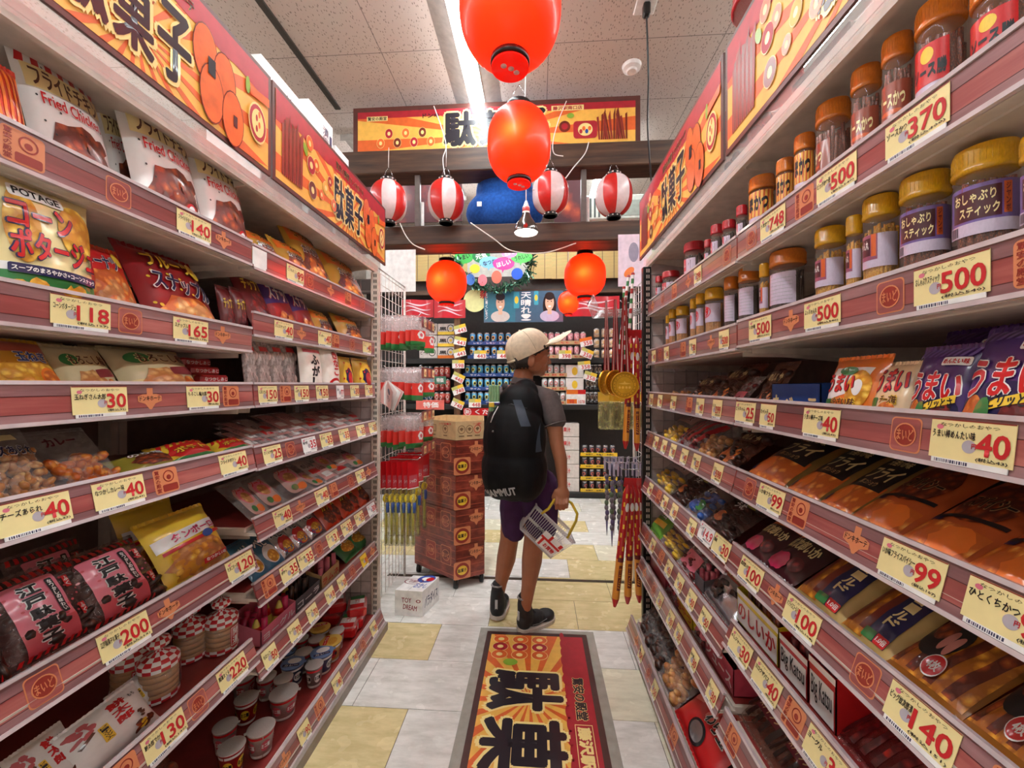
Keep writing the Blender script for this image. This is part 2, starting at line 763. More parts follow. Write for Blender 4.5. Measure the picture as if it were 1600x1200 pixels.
# ------------------------------------------------------------------ room shell
ZC = 3.0
TW = mat_tile('floor_tile_white', (206, 203, 196), (236, 233, 228))
TC = mat_tile('floor_tile_cream', (214, 208, 184), (236, 231, 208))
TY = mat_tile('floor_tile_yellow', (200, 182, 132), (226, 208, 158))
mb = MB()
GAP = M('tile_joint', (92, 86, 80), rough=0.8)
mb.box((-3.2, -1.6, -0.06), (3.2, 5.2, -0.002), GAP)
TWID, THGT, Y0 = 0.4265, 0.248, 1.378
r7 = random.Random(21)
fixed = {(1, -2): 'y', (-1, -2): 'y', (-1, -3): 'y', (2, 0): 'y', (2, 1): 'y', (1, -1): 'w', (0, -1): 'w', (0, -2): 'w', (-1, -1): 'w', (2, -1): 'w', (2, -2): 'w', (1, 0): 'w', (1, 1): 'w',
		 (3, 0): 'y', (3, -1): 'w', (3, 1): 'y', (0, 1): 'c', (-1, 1): 'c', (0, 0): 'c', (3, -2): 'w', (4, 0): 'w', (4, -1): 'c', (4, 1): 'y', (5, 0): 'y', (5, 1): 'c', (6, 0): 'c', (6, -1): 'y', (7, 0): 'y', (7, 1): 'w', (8, 0): 'y'}
for row in range(-12, 16):
	odd = row % 2 == 0
	x0 = -0.235 if odd else -0.03
	y = Y0 + row * THGT
	for k in range(-8, 8):
		x = x0 + k * TWID
		c = fixed.get((row, k)) or r7.choice('wwwcy')
		mb.box((x + 0.0012, y + 0.0012, -0.002), (x + TWID - 0.0012, y + THGT - 0.0012, 0.0), {'w': TW, 'c': TC, 'y': TY}[c])
mb.box((-0.9, 2.325, 0.0), (1.2, 2.352, 0.002), M('metal_floor_strip', (96, 84, 74), rough=0.35, metal=0.6))
fl = mb.build('floor')
tag(fl, kind='structure')

cm = mat_ceiling()
mb = MB().box((-3.2, -1.6, ZC), (3.2, 5.2, ZC + 0.05), cm)
tag(mb.build('ceiling'), kind='structure')
WALL = M('wall_paint', (196, 184, 176), rough=0.8)
tag(MB().box((-3.25, -1.6, 0), (-3.2, 5.2, ZC), WALL).build('wall_left'), kind='structure')
tag(MB().box((3.2, -1.6, 0), (3.25, 5.2, ZC), WALL).build('wall_right'), kind='structure')
tag(MB().box((-3.25, 5.2, 0), (3.25, 5.25, ZC), WALL).build('wall_back'), kind='structure')
tag(MB().box((-3.25, -1.65, 0), (3.25, -1.6, ZC), WALL).build('wall_front'), kind='structure')
# dark slot rail in the ceiling
o = MB().box((-1.352, -0.6, ZC - 0.012), (-1.318, 2.58, ZC), M('dark_slot', (58, 52, 46), rough=0.6)).build('trim_1')
tag(o, kind='structure')

# ------------------------------------------------------------------ ceiling lights
TUBEM = bpy.data.materials.new('fluorescent_tube')
TUBEM.use_nodes = True
b_ = TUBEM.node_tree.nodes['Principled BSDF']
b_.inputs['Emission Color'].default_value = (0.92, 1.0, 1.02, 1)
b_.inputs['Emission Strength'].default_value = TUBE
REFL = M('lamp_reflector', (168, 160, 154), rough=0.5)


def lamp_row(x, y0, y1, label, group):
	root = empty('ceiling_light', (x, (y0 + y1) / 2, ZC))
	tag(root, label, 'ceiling light', group)
	h = MB()
	for s in (-1, 1):
		vs_ = [(x + s * 0.15, y0, ZC - 0.001), (x + s * 0.15, y1, ZC - 0.001), (x + s * 0.05, y1, ZC - 0.045), (x + s * 0.05, y0, ZC - 0.045)]
		h.add(vs_, [(0, 1, 2, 3) if s < 0 else (3, 2, 1, 0)], REFL)
	h.box((x - 0.05, y0, ZC - 0.05), (x + 0.05, y1, ZC - 0.04), REFL)
	h.box((x - 0.15, y0 - 0.008, ZC - 0.045), (x + 0.15, y0, ZC), REFL)
	h.box((x - 0.15, y1, ZC - 0.045), (x + 0.15, y1 + 0.008, ZC), REFL)
	h.build('housing', root, root.location)
	t = MB().box((x - 0.04, y0 + 0.02, ZC - 0.072), (x + 0.04, y1 - 0.02, ZC - 0.051), TUBEM, 0.008)
	t.build('light_bar', root, root.location)


lamp_row(-0.385, -1.3, 2.74, 'long white ceiling light strip running above the aisle towards the snack sign', None)
lamp_row(1.46, -1.3, 2.74, 'long white ceiling light strip hidden above the jar shelves', None)
lamp_row(-2.25, -1.3, 2.74, 'long white ceiling light strip hidden above the chip shelves', None)
lamp_row(-0.385, 2.86, 3.86, 'short white ceiling light strip behind the snack sign, above the drinks', None)
lamp_row(0.08, 2.86, 3.86, 'short ceiling light strip added behind the snack sign to brighten the drinks aisle middle', None)  # added strip, out of view, brightens the cans
lamp_row(0.54, 2.86, 3.86, 'added unseen white light strip brightening the drinks wall, jar side', None)  # extra unseen strip to lift the drinks wall
lamp_row(-0.85, 2.86, 3.86, 'short white fill light strip added behind the snack sign, above the stock cart', None)  # added unseen strip for more light on the drinks
lamp_row(-1.31, 2.86, 3.86, 'added unseen white light strip brightening the drinks wall, chip side', None)  # extra strip out of view, brightens the chip-side drinks

# ------------------------------------------------------------------ shelving
XL, XR = -0.765, 0.495
DEPTH = 0.42
JY, EY, NY = 1.02, 1.82, 0.22       # joint, far end, near end of the two bays
# tiers: (top of the price rail, face x, tilt in degrees)
TIERS = {
	'L1': [(1.53, XL, 0), (1.298, XL, 0), (1.15, XL, 4), (0.982, XL, 12), (0.715, XL, 18), (0.465, XL, 20), (0.10, -0.735, 20)],
	'L2': [(1.525, XL, 0), (1.343, XL, 0), (1.15, XL, 4), (0.978, XL, 12), (0.785, XL, 16), (0.608, XL, 18), (0.41, XL, 20), (0.096, -0.735, 20)],
	'R1': [(1.518, XR, 0), (1.303, XR, 0), (1.112, XR, 6), (0.938, XR, 14), (0.755, 0.485, 18), (0.565, 0.48, 20), (0.345, 0.465, 20), (0.108, 0.42, 20)],
	'R2': [(1.516, XR, 0), (1.298, XR, 0), (1.112, XR, 6), (0.938, XR, 14), (0.735, 0.485, 18), (0.525, 0.475, 20), (0.373, 0.465, 20), (0.108, 0.42, 20)],
}
RAILH = 0.06
TNAME = ['top', 'second', 'third', 'fourth', 'fifth', 'sixth', 'seventh', 'eighth']
CARDX = {k: [] for k in TIERS}      # card positions kept free of stamps: filled before the rails are built


def side(k):
	return -1 if k[0] == 'L' else 1


def zsh(k, i):
	"""Top of the shelf board of a tier."""
	return TIERS[k][i][0] - (0.045 if TIERS[k][i][2] < 12 else 0.026)


def rail_S(k, i):
	zt, X, th = TIERS[k][i]
	th = math.radians(th)
	s = side(k)
	# face runs along Y; up axis leans back into the shelf
	up = Vector((s * math.sin(th), 0, math.cos(th)))
	base = Vector((X, 0, zt)) - up * RAILH
	n = Vector((-s * math.cos(th), 0, math.sin(th)))
	return lambda y, h, off: base + Vector((0, y, 0)) + up * h + n * off


def card_frame(k, i):
	th = math.radians(TIERS[k][i][2])
	return (-th, 0, PI / 2 if k[0] == 'L' else -PI / 2)


def stamp(mb, S, y, sgn, kind):
	"""Shop stamps printed on the plank strip; sgn is the reading direction along Y."""
	T = lambda x, h, off: S(y + sgn * x, h, off)
	if kind == 0:      # ring in a rounded square
		for a in range(2):
			mb.rect2(-0.022 + a * 0.0016, 0.007 + a * 0.0016, 0.022 - a * 0.0016, 0.053 - a * 0.0016, STAMP if a == 0 else RAILWOOD, T, 0.0006 + a * 0.0003, rad=0.006)
		mb.ell2(0, 0.03, 0.016, 0.016, STAMPD, T, 0.0012)
		mb.ell2(0, 0.03, 0.016, 0.016, STAMP, T, 0.0014, inner=0.88)
		mb.text2('まいど', -0.012, 0.022, 0.012, 0.038, STAMP, T, 0.0015, bold=0.03, res=1)
	elif kind == 1:    # arrow-shaped name stamp
		mb.poly2([(-0.024, 0.036), (-0.014, 0.04), (-0.006, 0.04), (-0.006, 0.052), (0.006, 0.052), (0.006, 0.04), (0.014, 0.04), (0.024, 0.036), (0.024, 0.026), (0.010, 0.021), (0.002, 0.010), (-0.002, 0.010), (-0.010, 0.021), (-0.024, 0.026)], STAMP, T, 0.0006)
		mb.text2('ドンキホーテ', -0.021, 0.027, 0.021, 0.037, INK, T, 0.0010, bold=0.02, res=1)
	else:              # filled stamp with vertical writing
		mb.rect2(-0.026, 0.005, 0.026, 0.055, STAMP, T, 0.0006, rad=0.006)
		mb.rect2(-0.010, 0.008, 0.023, 0.022, STAMPD, T, 0.0010, rad=0.003)
		mb.ell2(0.006, 0.038, 0.012, 0.012, STAMPD, T, 0.0010, inner=0.82)
		mb.ell2(0.006, 0.036, 0.005, 0.005, STAMPD, T, 0.0010)
		mb.vtext2('驚安の殿堂', -0.023, 0.008, -0.013, 0.053, STAMPD, T, 0.0010, res=1)


CARD_SPECS = {
	'L1': [
		[(303, 140, 'フライドチキン')],
		[(127, 118, 'コーンポタージュ'), (298, 165, 'スナップル')],
		[(155, 30, '玉ねぎさん太郎'), (316, 30, 'もろこし輪太郎')],
		[(50, 40, 'チーズあられ'), (182, 40, 'なつかしカレー味'), (361, 40, 'フライドポテト')],
		[(188, 200, '江戸駄菓子お菓子'), (370, 120, 'たまごボーロ')],
		[(250, 130, '餅太郎でか'), (357, 220, '開運まくら')], []],
	'L2': [
		[(405, 0, '見本'), (461, 99, 'とうもろこし')],
		[(443, 40, 'ミニスナック'), (507, 40, 'ヤッター'), (573, 40, 'どーん')],
		[(417, 150, 'にぼしせん'), (470, 150, 'ふがし'), (502, 150, 'きなこ棒'), (530, 77, 'あめ'), (553, 30, 'ラーメン'), (575, 30, 'わさび')],
		[(422, 25, 'さくら大根'), (480, 35, '梅大根'), (507, 35, '甘いか'), (535, 35, 'のしいか'), (561, 35, 'すもも'), (580, 35, 'あんず')],
		[(437, 40, 'ソースせん'), (499, 40, 'ミルクせん'), (560, 30, 'えびせん')],
		[(447, 35, 'ポテト'), (473, 35, 'チキン味'), (516, 31, 'カレー味'), (538, 35, 'みそ味'), (558, 35, 'キムチ'), (577, 30, 'うどん')],
		[(416, 50, 'モロッコ'), (455, 70, 'ヨーグル'), (483, 70, 'コーラ'), (511, 18, 'ガム'), (530, 28, 'ラムネ'), (565, 85, 'プリン')],
		[(470, 90, 'ブタメン'), (522, 90, 'もんじゃ'), (548, 90, 'カレー麺'), (580, 30, 'ミニ焼')]],
	'R1': [
		[(1432, 370, 'ソースかつ'), (1307, 500, 'ビッグかつ壺'), (1208, 748, 'うまかつ')],
		[(1485, 500, 'おしゃぶりスティック'), (1285, 500, 'よっちゃん丸'), (1188, 500, 'いか串')],
		[(1521, 40, 'うまい棒めんたい味'), (1286, 40, 'うまい棒チーズ味'), (1203, 50, 'たべっ子'), (1167, 25, 'どらちゃん')],
		[(1595, 99, 'ひとくちかつ'), (1432, 99, 'いか味フライスパイシー'), (1210, 99, 'いか味フライ')],
		[(1450, 140, 'ビッグ紋次郎漬'), (1261, 100, 'オフライスコールド'), (1180, 100, '紋次郎いか'), (1133, 30, '蒲焼'), (1109, 14, 'ビッグ')],
		[(1300, 30, 'ヨーグル'), (1206, 40, 'ヨロクザパス'), (1164, 30, 'のしジャー')],
		[], []],
	'R2': [
		[(1091, 298, '梅ジャム')],
		[(1132, 500, 'いか足'), (1083, 30, 'ようかい'), (1042, 30, 'あんず'), (1022, 30, '梅')],
		[(1123, 299, 'のしいか'), (1096, 40, 'たら'), (1054, 30, '酢だこ'), (1033, 30, 'するめ'), (1019, 30, 'こんぶ')],
		[(1126, 598, 'くじら'), (1092, 25, 'うめぼし'), (1073, 40, 'ゼリー'), (1055, 30, 'ラムネ'), (1041, 30, 'どら'), (1028, 30, 'まめ')],
		[(1086, 60, 'かつお'), (1058, 50, 'ビーフ'), (1043, 50, '焼肉'), (1020, 40, '青のり')],
		[(1108, 50, 'おやつ'), (1086, 50, 'ハム'), (1067, 50, 'たれ'), (1050, 50, 'みそ'), (1024, 30, 'わたあめ')],
		[(1120, 30, '粉ジュース'), (1090, 30, 'ねり飴'), (1066, 30, 'チョコ'), (1053, 30, 'ゼリ'), (1036, 30, 'グミ')],
		[(1028, 150, 'くるみ'), (1006, 150, '黒糖')]],
}
for k in TIERS:
	for i, row in enumerate(CARD_SPECS[k]):
		for (u, val, nm) in row:
			CARDX[k].append((i, onX(u, TIERS[k][i][1])))

BAYNAME = {'L1': ('near chip-side bay', 'steel snack shelving, near bay on the chip-bag side, with plank-print price rails'),
		   'L2': ('far chip-side bay', 'steel snack shelving, far bay on the chip-bag side, with eight low tiers'),
		   'R1': ('near jar-side bay', 'steel snack shelving, near bay below the big yellow-lidded jars'),
		   'R2': ('far jar-side bay', 'steel snack shelving, far bay on the jar side, next to the gold medals')}
UNITS = {}
PEG = M('pale_back_panel', (196, 180, 178), rough=0.55)


def bay(k):
	s = side(k)
	y0, y1 = (NY, JY) if k.endswith('1') else (JY, EY)
	X0 = XL if s < 0 else XR
	xb = X0 + s * DEPTH
	root = empty('shelving_unit', (X0 + s * DEPTH / 2, (y0 + y1) / 2, 0))
	tag(root, BAYNAME[k][1], 'shelving', 'aisle shelving bays')
	O = root.location
	lo, hi = min(xb, xb + s * 0.02), max(xb, xb + s * 0.02)
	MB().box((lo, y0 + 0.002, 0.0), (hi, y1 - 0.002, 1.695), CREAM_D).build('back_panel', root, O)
	p = MB()
	for yy in ((y0 + 0.012, y1 - 0.012)):
		p.box((min(xb, xb - s * 0.035), yy - 0.010, 0), (max(xb, xb - s * 0.035), yy + 0.010, 1.695), CREAM)
	p.build('post', root, O)
	# base kick plate
	xk = (-0.70 if s < 0 else 0.455)
	MB().box((min(xk, xb - s * .04), y0 + 0.002, 0.0), (max(xk, xb - s * .04), y1 - 0.002, 0.036), M('kick_plate', (150, 138, 130), rough=0.5)).build('base', root, O)
	for i, (zt, X, th) in enumerate(TIERS[k]):
		zb = zsh(k, i)
		xa, xc = X + s * 0.024, xb - s * 0.002
		m = MB()
		m.box((min(xa, xc), y0 + 0.004, zb - 0.022), (max(xa, xc), y1 - 0.004, zb), CREAM, 0.003)
		for yy in (y0 + 0.018, y1 - 0.024):      # brackets at both ends
			vs_ = [(xa, yy, zb - 0.022), (xc, yy, zb - 0.022), (xc, yy, zb - 0.062), (xa + s * 0.1, yy, zb - 0.036), (xa, yy, zb - 0.034)]
			vs2 = [(a, b + 0.004, c) for a, b, c in vs_]
			n = 5
			fs = [tuple(range(n)), tuple(range(n, 2 * n))[::-1]] + [(q, (q + 1) % n, n + (q + 1) % n, n + q) for q in range(n)]
			m.add(vs_ + vs2, fs, CREAM)
		if th:      # red lining sheet on the low tiers
			m.box((min(xa + s * 0.006, xc), y0 + 0.01, zb), (max(xa + s * 0.006, xc), y1 - 0.01, zb + 0.0015), M('red_shelf_liner', (132, 44, 40), rough=0.4, coat=0.3))
		sh = m.build('shelf', root, O)
		S = rail_S(k, i)
		r = MB()
		ya, yb = y0 + 0.003, y1 - 0.003
		q = [S(ya, 0, 0), S(yb, 0, 0), S(yb, RAILH, 0), S(ya, RAILH, 0), S(ya, 0, -0.004), S(yb, 0, -0.004), S(yb, RAILH, -0.004), S(ya, RAILH, -0.004)]
		r.add(q, [(0, 3, 2, 1), (4, 5, 6, 7), (0, 1, 5, 4), (2, 3, 7, 6), (0, 4, 7, 3), (1, 2, 6, 5)] if s < 0 else [(0, 1, 2, 3), (4, 7, 6, 5), (0, 4, 5, 1), (2, 6, 7, 3), (0, 3, 7, 4), (1, 5, 6, 2)], RAILWOOD)
		for h0, h1, mt_ in ((0.0015, 0.013, RAILTOP), (0.0415, 0.0585, RAILTOP), (0.013, 0.0142, RAILGAP), (0.0405, 0.0417, RAILGAP)):
			r.add([S(ya, h0, 0.0003), S(yb, h0, 0.0003), S(yb, h1, 0.0003), S(ya, h1, 0.0003)], [(0, 1, 2, 3) if s < 0 else (3, 2, 1, 0)], mt_)
		# clear edges top and bottom of the strip
		for h0, h1 in ((-0.004, 0.002), (RAILH - 0.001, RAILH + 0.005)):
			q = [S(ya, h0, 0.003), S(yb, h0, 0.003), S(yb, h1, 0.003), S(ya, h1, 0.003), S(ya, h0, -0.006), S(yb, h0, -0.006), S(yb, h1, -0.006), S(ya, h1, -0.006)]
			r.add(q, [(0, 3, 2, 1), (4, 5, 6, 7), (0, 1, 5, 4), (2, 3, 7, 6), (0, 4, 7, 3), (1, 2, 6, 5)] if s < 0 else [(0, 1, 2, 3), (4, 7, 6, 5), (0, 4, 5, 1), (2, 6, 7, 3), (0, 3, 7, 4), (1, 5, 6, 2)], RAILEDGE)
		# strip joins the shelf board underneath
		pA, pB = S(ya, 0.004, -0.004), S(yb, 0.004, -0.004)
		r.box((min(pA.x, xa + s * .004), ya, zb - 0.02), (max(pA.x, xa + s * .004), yb, zb - 0.012), CREAM)
		taken = [y for (j, y) in CARDX[k] if j == i]
		y = ya + 0.05 + 0.03 * ((i * 7) % 5) / 5
		n = i
		while y < yb - 0.035:
			if all(abs(y - t) > 0.079 for t in taken):
				stamp(r, S, y, 1 if s < 0 else -1, n % 3)
				y += 0.135
				n += 1
			else:
				y += 0.012
		r.build('price_rail', sh, O)
	UNITS[k] = root
	return root


for k in TIERS:
	bay(k)


def end_frame(s):
	"""Slotted upright at the end of the shelving with the grid screen that closes it."""
	X0 = XL if s < 0 else XR
	nm = 'chip' if s < 0 else 'jar'
	root = empty('slotted_upright', (X0 + s * 0.0, EY + 0.03, 0))
	tag(root, 'white slotted steel upright closing the %s-side shelving end' % nm if s < 0 else 'black slotted steel upright closing the jar-side shelving end', 'upright')
	O = root.location
	p = MB()
	cm_ = CREAM if s < 0 else BLACK
	p.box((X0 - 0.002 - 0.018, EY + 0.004, 0), (X0 - 0.002 + 0.018, EY + 0.034, 1.679), cm_, 0.002)
	z = 0.06
	SL = M('slot_shadow', (40, 34, 32), rough=0.8)
	while z < 1.66:
		p.box((X0 - 0.006, EY + 0.0036, z), (X0 - 0.001, EY + 0.0046, z + 0.016), SL if s < 0 else CREAM)
		p.box((X0 + 0.003, EY + 0.0036, z), (X0 + 0.008, EY + 0.0046, z + 0.016), SL if s < 0 else CREAM)
		z += 0.027
	p.build('post', root, O)
	# screen across the shelf end
	xa, xb = X0 + s * 0.02, X0 + s * DEPTH
	sc = MB().box((min(xa, xb), EY + 0.014, 0.0), (max(xa, xb), EY + 0.02, 1.695 if s > 0 else 1.50), PEG)
	sc.build('end_screen', root, O)
	g = MB()
	n = 8
	GW = M('grid_wire', (150, 138, 134), rough=0.4)
	for q in range(n + 1):
		x = xa + (xb - xa) * q / n
		g.tube([(x, EY + 0.008, 0.05), (x, EY + 0.008, 1.64)], 0.0017, GW, 6)
	zz = 0.05
	while zz < 1.67:
		g.tube([(xa, EY + 0.011, zz), (xb, EY + 0.011, zz)], 0.0017, GW, 6)
		zz += 0.055
	g.build('wire_grid', root, O)


end_frame(-1)
end_frame(1)

# ------------------------------------------------------------------ price cards
BARC = M('barcode_ink', (60, 60, 90), rough=0.5, vary=0)


def price_card(k, i, u, val, nm):
	zt, X, th = TIERS[k][i]
	s = side(k)
	Y = onX(u, X)
	wd = 0.088 if k.endswith('1') or i < 2 else 0.078
	if val == 0 or nm in ('あめ', 'ガム', 'たべっ子', 'ラムネ') or k == 'R2' or (k == 'L2' and i >= 6):
		wd = 0.056
	if k in ('R1', 'R2') and i >= 6:
		wd = 0.05
	face = PAPERW if val in (77, 14, 0) or (val == 35 and nm == '梅大根') or u == 577 else YEL_CARD
	if nm == 'プリン':
		face = YEL
	m = MB()
	h = 0.047
	m.box((-wd / 2, -0.0004, -h / 2), (wd / 2, 0.0004, h / 2), face)
	m.box((-wd / 2 + 0.004, -0.0007, -h / 2 - 0.006), (wd / 2 - 0.004, 0.0003, -h / 2 + 0.0002), PAPERW)
	hw = wd / 2
	S = FR
	if val:
		m.rect2(-hw, h / 2 - 0.0012, hw, h / 2, STAMPD, S, 0.0006)
		rr = random.Random(u)
		x = -hw + 0.008
		while x < 0:
			bw = rr.choice((0.0008, 0.0014, 0.002))
			m.rect2(x, -h / 2 - 0.0048, x + bw, -h / 2 - 0.001, BARC, S, 0.0009)
			x += bw + rr.choice((0.0008, 0.0012))
		d = str(val)
		if k == 'R1' and nm == 'ビッグ':
			d = '14.9'
		dw = 0.017 * len(d) if wd > 0.06 else 0.011 * len(d)
		dw = min(dw, wd * 0.58)
		dh = 0.026 if wd > 0.06 else 0.02
		m.ell2(hw - dw - 0.009, -0.006, 0.0075, 0.0075, SILVER, S, 0.0007)
		m.text2('円', hw - dw - 0.006, -0.008, hw - dw - 0.001, -0.002, RED_INK, S, 0.0012, bold=0.03, res=1)
		m.text2(d, hw - dw - 0.002, -0.015, hw - 0.003, -0.015 + dh, RED_INK, S, 0.0011, bold=0.045, res=3)
		m.text2('(税込%d)' % round(val * 1.08), hw - dw - 0.001, -0.0215, hw - 0.004, -0.0165, INK, S, 0.0010, bold=0.02, res=1)
		tx1 = hw - dw - 0.003
		m.text2(nm, -hw + 0.003, 0.001, min(tx1, -hw + 0.003 + 0.0085 * len(nm)), 0.011, INK, S, 0.0010, bold=0.025, res=1)
		if wd > 0.06:
			m.text2('なつかしのおやつ', -hw + 0.012, 0.015, hw - 0.014, 0.0195, INK, S, 0.0010, bold=0.0, res=1)
			m.ell2(-hw + 0.011, 0.014, 0.004, 0.003, PINK, S, 0.0007)
	o = m.build('price_card')
	Sr = rail_S(k, i)
	o.location = Sr(Y, RAILH / 2 + 0.002, 0.0018)
	o.rotation_euler = card_frame(k, i)
	col = 'white' if face is PAPERW else 'yellow'
	lb = '%s price card reading %s, %s tier, %s' % (col, ('14.9' if nm == 'ビッグ' else val), TNAME[i], BAYNAME[k][0]) if val else 'small blank white shelf card on the top tier, far bay on the chip side'
	tag(o, lb, 'price card', 'price cards')
	return o


for k in TIERS:
	for i, row in enumerate(CARD_SPECS[k]):
		for (u, val, nm) in row:
			price_card(k, i, u, val, nm)
# cards that read the same on one tier are told apart by their order along it
same = {}
for o in bpy.data.objects:
	if o.get('group') == 'price cards':
		same.setdefault(o['label'], []).append(o)
for lb, os_ in same.items():
	if len(os_) > 1:
		for q, o in enumerate(sorted(os_, key=lambda o: o.location.y)):
			o['label'] = lb + ', %s from the near end' % TNAME[q].replace('top', 'first')

# ------------------------------------------------------------------ canopies and header signs
SUN = M('sign_yellow', (242, 186, 84), rough=0.45, vary=0.04)
RAY = M('sign_orange', (226, 104, 44), rough=0.45, vary=0.04)
SRED = M('sign_red', (176, 34, 48), rough=0.45, vary=0.05)
SBORD = M('sign_border', (92, 52, 46), rough=0.4)
SINK = M('sign_black', (34, 30, 38), rough=0.3, vary=0)
SCREAM = M('sign_cream', (250, 226, 150), rough=0.3, vary=0)
SBRN = M('sign_brown', (120, 44, 30), rough=0.3, vary=0.1)
SGRN = M('sign_green', (140, 176, 60), rough=0.3, vary=0)
SORG = M('sign_cracker', (234, 112, 52), rough=0.3, vary=0.08)


def rays(m, S, x0, y0, x1, y1, cx, cy, n, off, ph=0.0):
	"""Sunburst wedges clipped to a rectangle."""
	def hit(a):
		dx, dy = math.cos(a), math.sin(a)
		ts = []
		if dx > 1e-6:
			ts.append((x1 - cx) / dx)
		elif dx < -1e-6:
			ts.append((x0 - cx) / dx)
		if dy > 1e-6:
			ts.append((y1 - cy) / dy)
		elif dy < -1e-6:
			ts.append((y0 - cy) / dy)
		t = min(ts)
		return (cx + dx * t, cy + dy * t)
	for q in range(n):
		a = 2 * PI * (q + ph) / n
		b = a + PI / n * 0.8
		pts = [(cx, cy), hit(a), hit((a + b) / 2), hit(b)]
		m.tris2([(pts[0], pts[1], pts[2]), (pts[0], pts[2], pts[3])], RAY, S, off)


def ring_snack(m, S, cx, cy, r, mat, off, rot=0.0):
	m.ell2(cx, cy, r, r * 1.25, SCREAM, S, off, rot=rot)
	m.ell2(cx, cy, r * 0.92, r * 1.17, mat, S, off + 0.0004, rot=rot, inner=0.42)


def snack_art(m, S, W_, H, kanji='駄菓子', near=False):
	"""The sign's printed picture: sunburst, brush lettering, snacks; no figure."""
	b = 0.012
	m.rect2(0, 0, W_, H, SBORD, S, 0.0004)
	m.rect2(b, b, W_ - b, H - b, SUN, S, 0.0008)
	rays(m, S, b, b, W_ - b, H - b, W_ * 0.55, H * 0.3, 22, 0.0012)
	top = H * 0.74
	pts = [(b, H - b), (b, top)]
	n = 26
	rr = random.Random(3)
	for q in range(n + 1):
		x = b + (W_ - 2 * b) * q / n
		dip = 0.10 * H if q < 3 else 0
		pts.append((x, top + (rr.random() - 0.5) * 0.035 * H - dip))
	pts.append((W_ - b, H - b))
	m.poly2(pts, SRED, S, 0.0016)
	# snacks to the reader's left: brown sticks, leaf, rings
	for q in range(11):
		x = W_ * (0.045 + 0.011 * q)
		m.poly2([(x, H * 0.12), (x + 0.008, H * 0.12), (x + 0.012 + 0.003 * (q % 3), H * (0.68 + 0.05 * (q % 4))), (x + 0.001, H * (0.66 + 0.05 * (q % 3)))], SBRN if q % 2 else STAMPD, S, 0.0022 + q * 0.0001)
	m.ell2(W_ * 0.185, H * 0.62, 0.011, 0.02, SGRN, S, 0.0036, rot=0.4)
	ring_snack(m, S, W_ * 0.215, H * 0.74, 0.020, SORG, 0.0030)
	ring_snack(m, S, W_ * 0.225, H * 0.50, 0.024, SRED, 0.0032)
	ring_snack(m, S, W_ * 0.262, H * 0.56, 0.018, SORG, 0.0030)
	ring_snack(m, S, W_ * 0.235, H * 0.22, 0.024, SBRN, 0.0032)
	for q in range(5):
		ring_snack(m, S, W_ * (0.30 + 0.033 * q), H * (0.26 + 0.13 * (q % 3)), 0.015 + 0.004 * (q % 2), (SORG, SUN, SRED)[q % 3], 0.0030 + 0.0002 * q)
	# lettering
	cw = W_ * 0.097
	for q, ch in enumerate(kanji):
		x = W_ * 0.40 + q * cw * 1.02
		m.text2(ch, x - 0.006, H * 0.10, x + cw + 0.004, H * 0.72, SCREAM, S, 0.0028, bold=0.09, res=2)
		m.text2(ch, x, H * 0.13, x + cw - 0.004, H * 0.69, SINK, S, 0.0034, bold=0.042, res=3)
	m.text2('驚安の殿堂 ドンキホーテ', W_ * 0.42, H * 0.78, W_ * 0.70, H * 0.89, SCREAM, S, 0.0022, bold=0.03, res=1)
	m.text2('驚安の殿堂 ドンキホーテ', W_ * 0.42, H * 0.785, W_ * 0.70, H * 0.885, SINK, S, 0.0028, bold=0.01, res=1)
	# crackers and a lucky-draw label to the reader's right
	for q, (a, c) in enumerate(((0.735, 0.58), (0.80, 0.50), (0.755, 0.30), (0.83, 0.24))):
		m.ell2(W_ * a, H * c, 0.035, H * 0.24, SBRN, S, 0.0030 + q * 0.0004)
		m.ell2(W_ * a, H * c, 0.033, H * 0.228, SORG, S, 0.0032 + q * 0.0004)
	m.rect2(W_ * 0.74, H * 0.44, W_ * 0.765, H * 0.58, SINK, S, 0.0052)
	m.rect2(W_ * 0.83, H * 0.18, W_ * 0.845, H * 0.28, SINK, S, 0.0052)
	m.ell2(W_ * 0.89, H * 0.68, 0.008, 0.022, SGRN, S, 0.0036)
	m.ell2(W_ * 0.93, H * 0.40, 0.034, H * 0.19, SCREAM, S, 0.0050)
	m.ell2(W_ * 0.93, H * 0.40, 0.031, H * 0.17, SRED, S, 0.0054)
	m.ell2(W_ * 0.93, H * 0.40, 0.023, H * 0.13, SCREAM, S, 0.0058)
	for q in range(4):
		m.ell2(W_ * 0.924 + 0.01 * (q % 2), H * (0.34 + 0.05 * q), 0.004, 0.009, (SRED, SORG)[q % 2], S, 0.0062)
	m.poly2([(W_ * 0.90, H * 0.62), (W_ - b, H * 0.66), (W_ - b, H * 0.74), (W_ * 0.90, H * 0.70)], SORG, S, 0.0042)


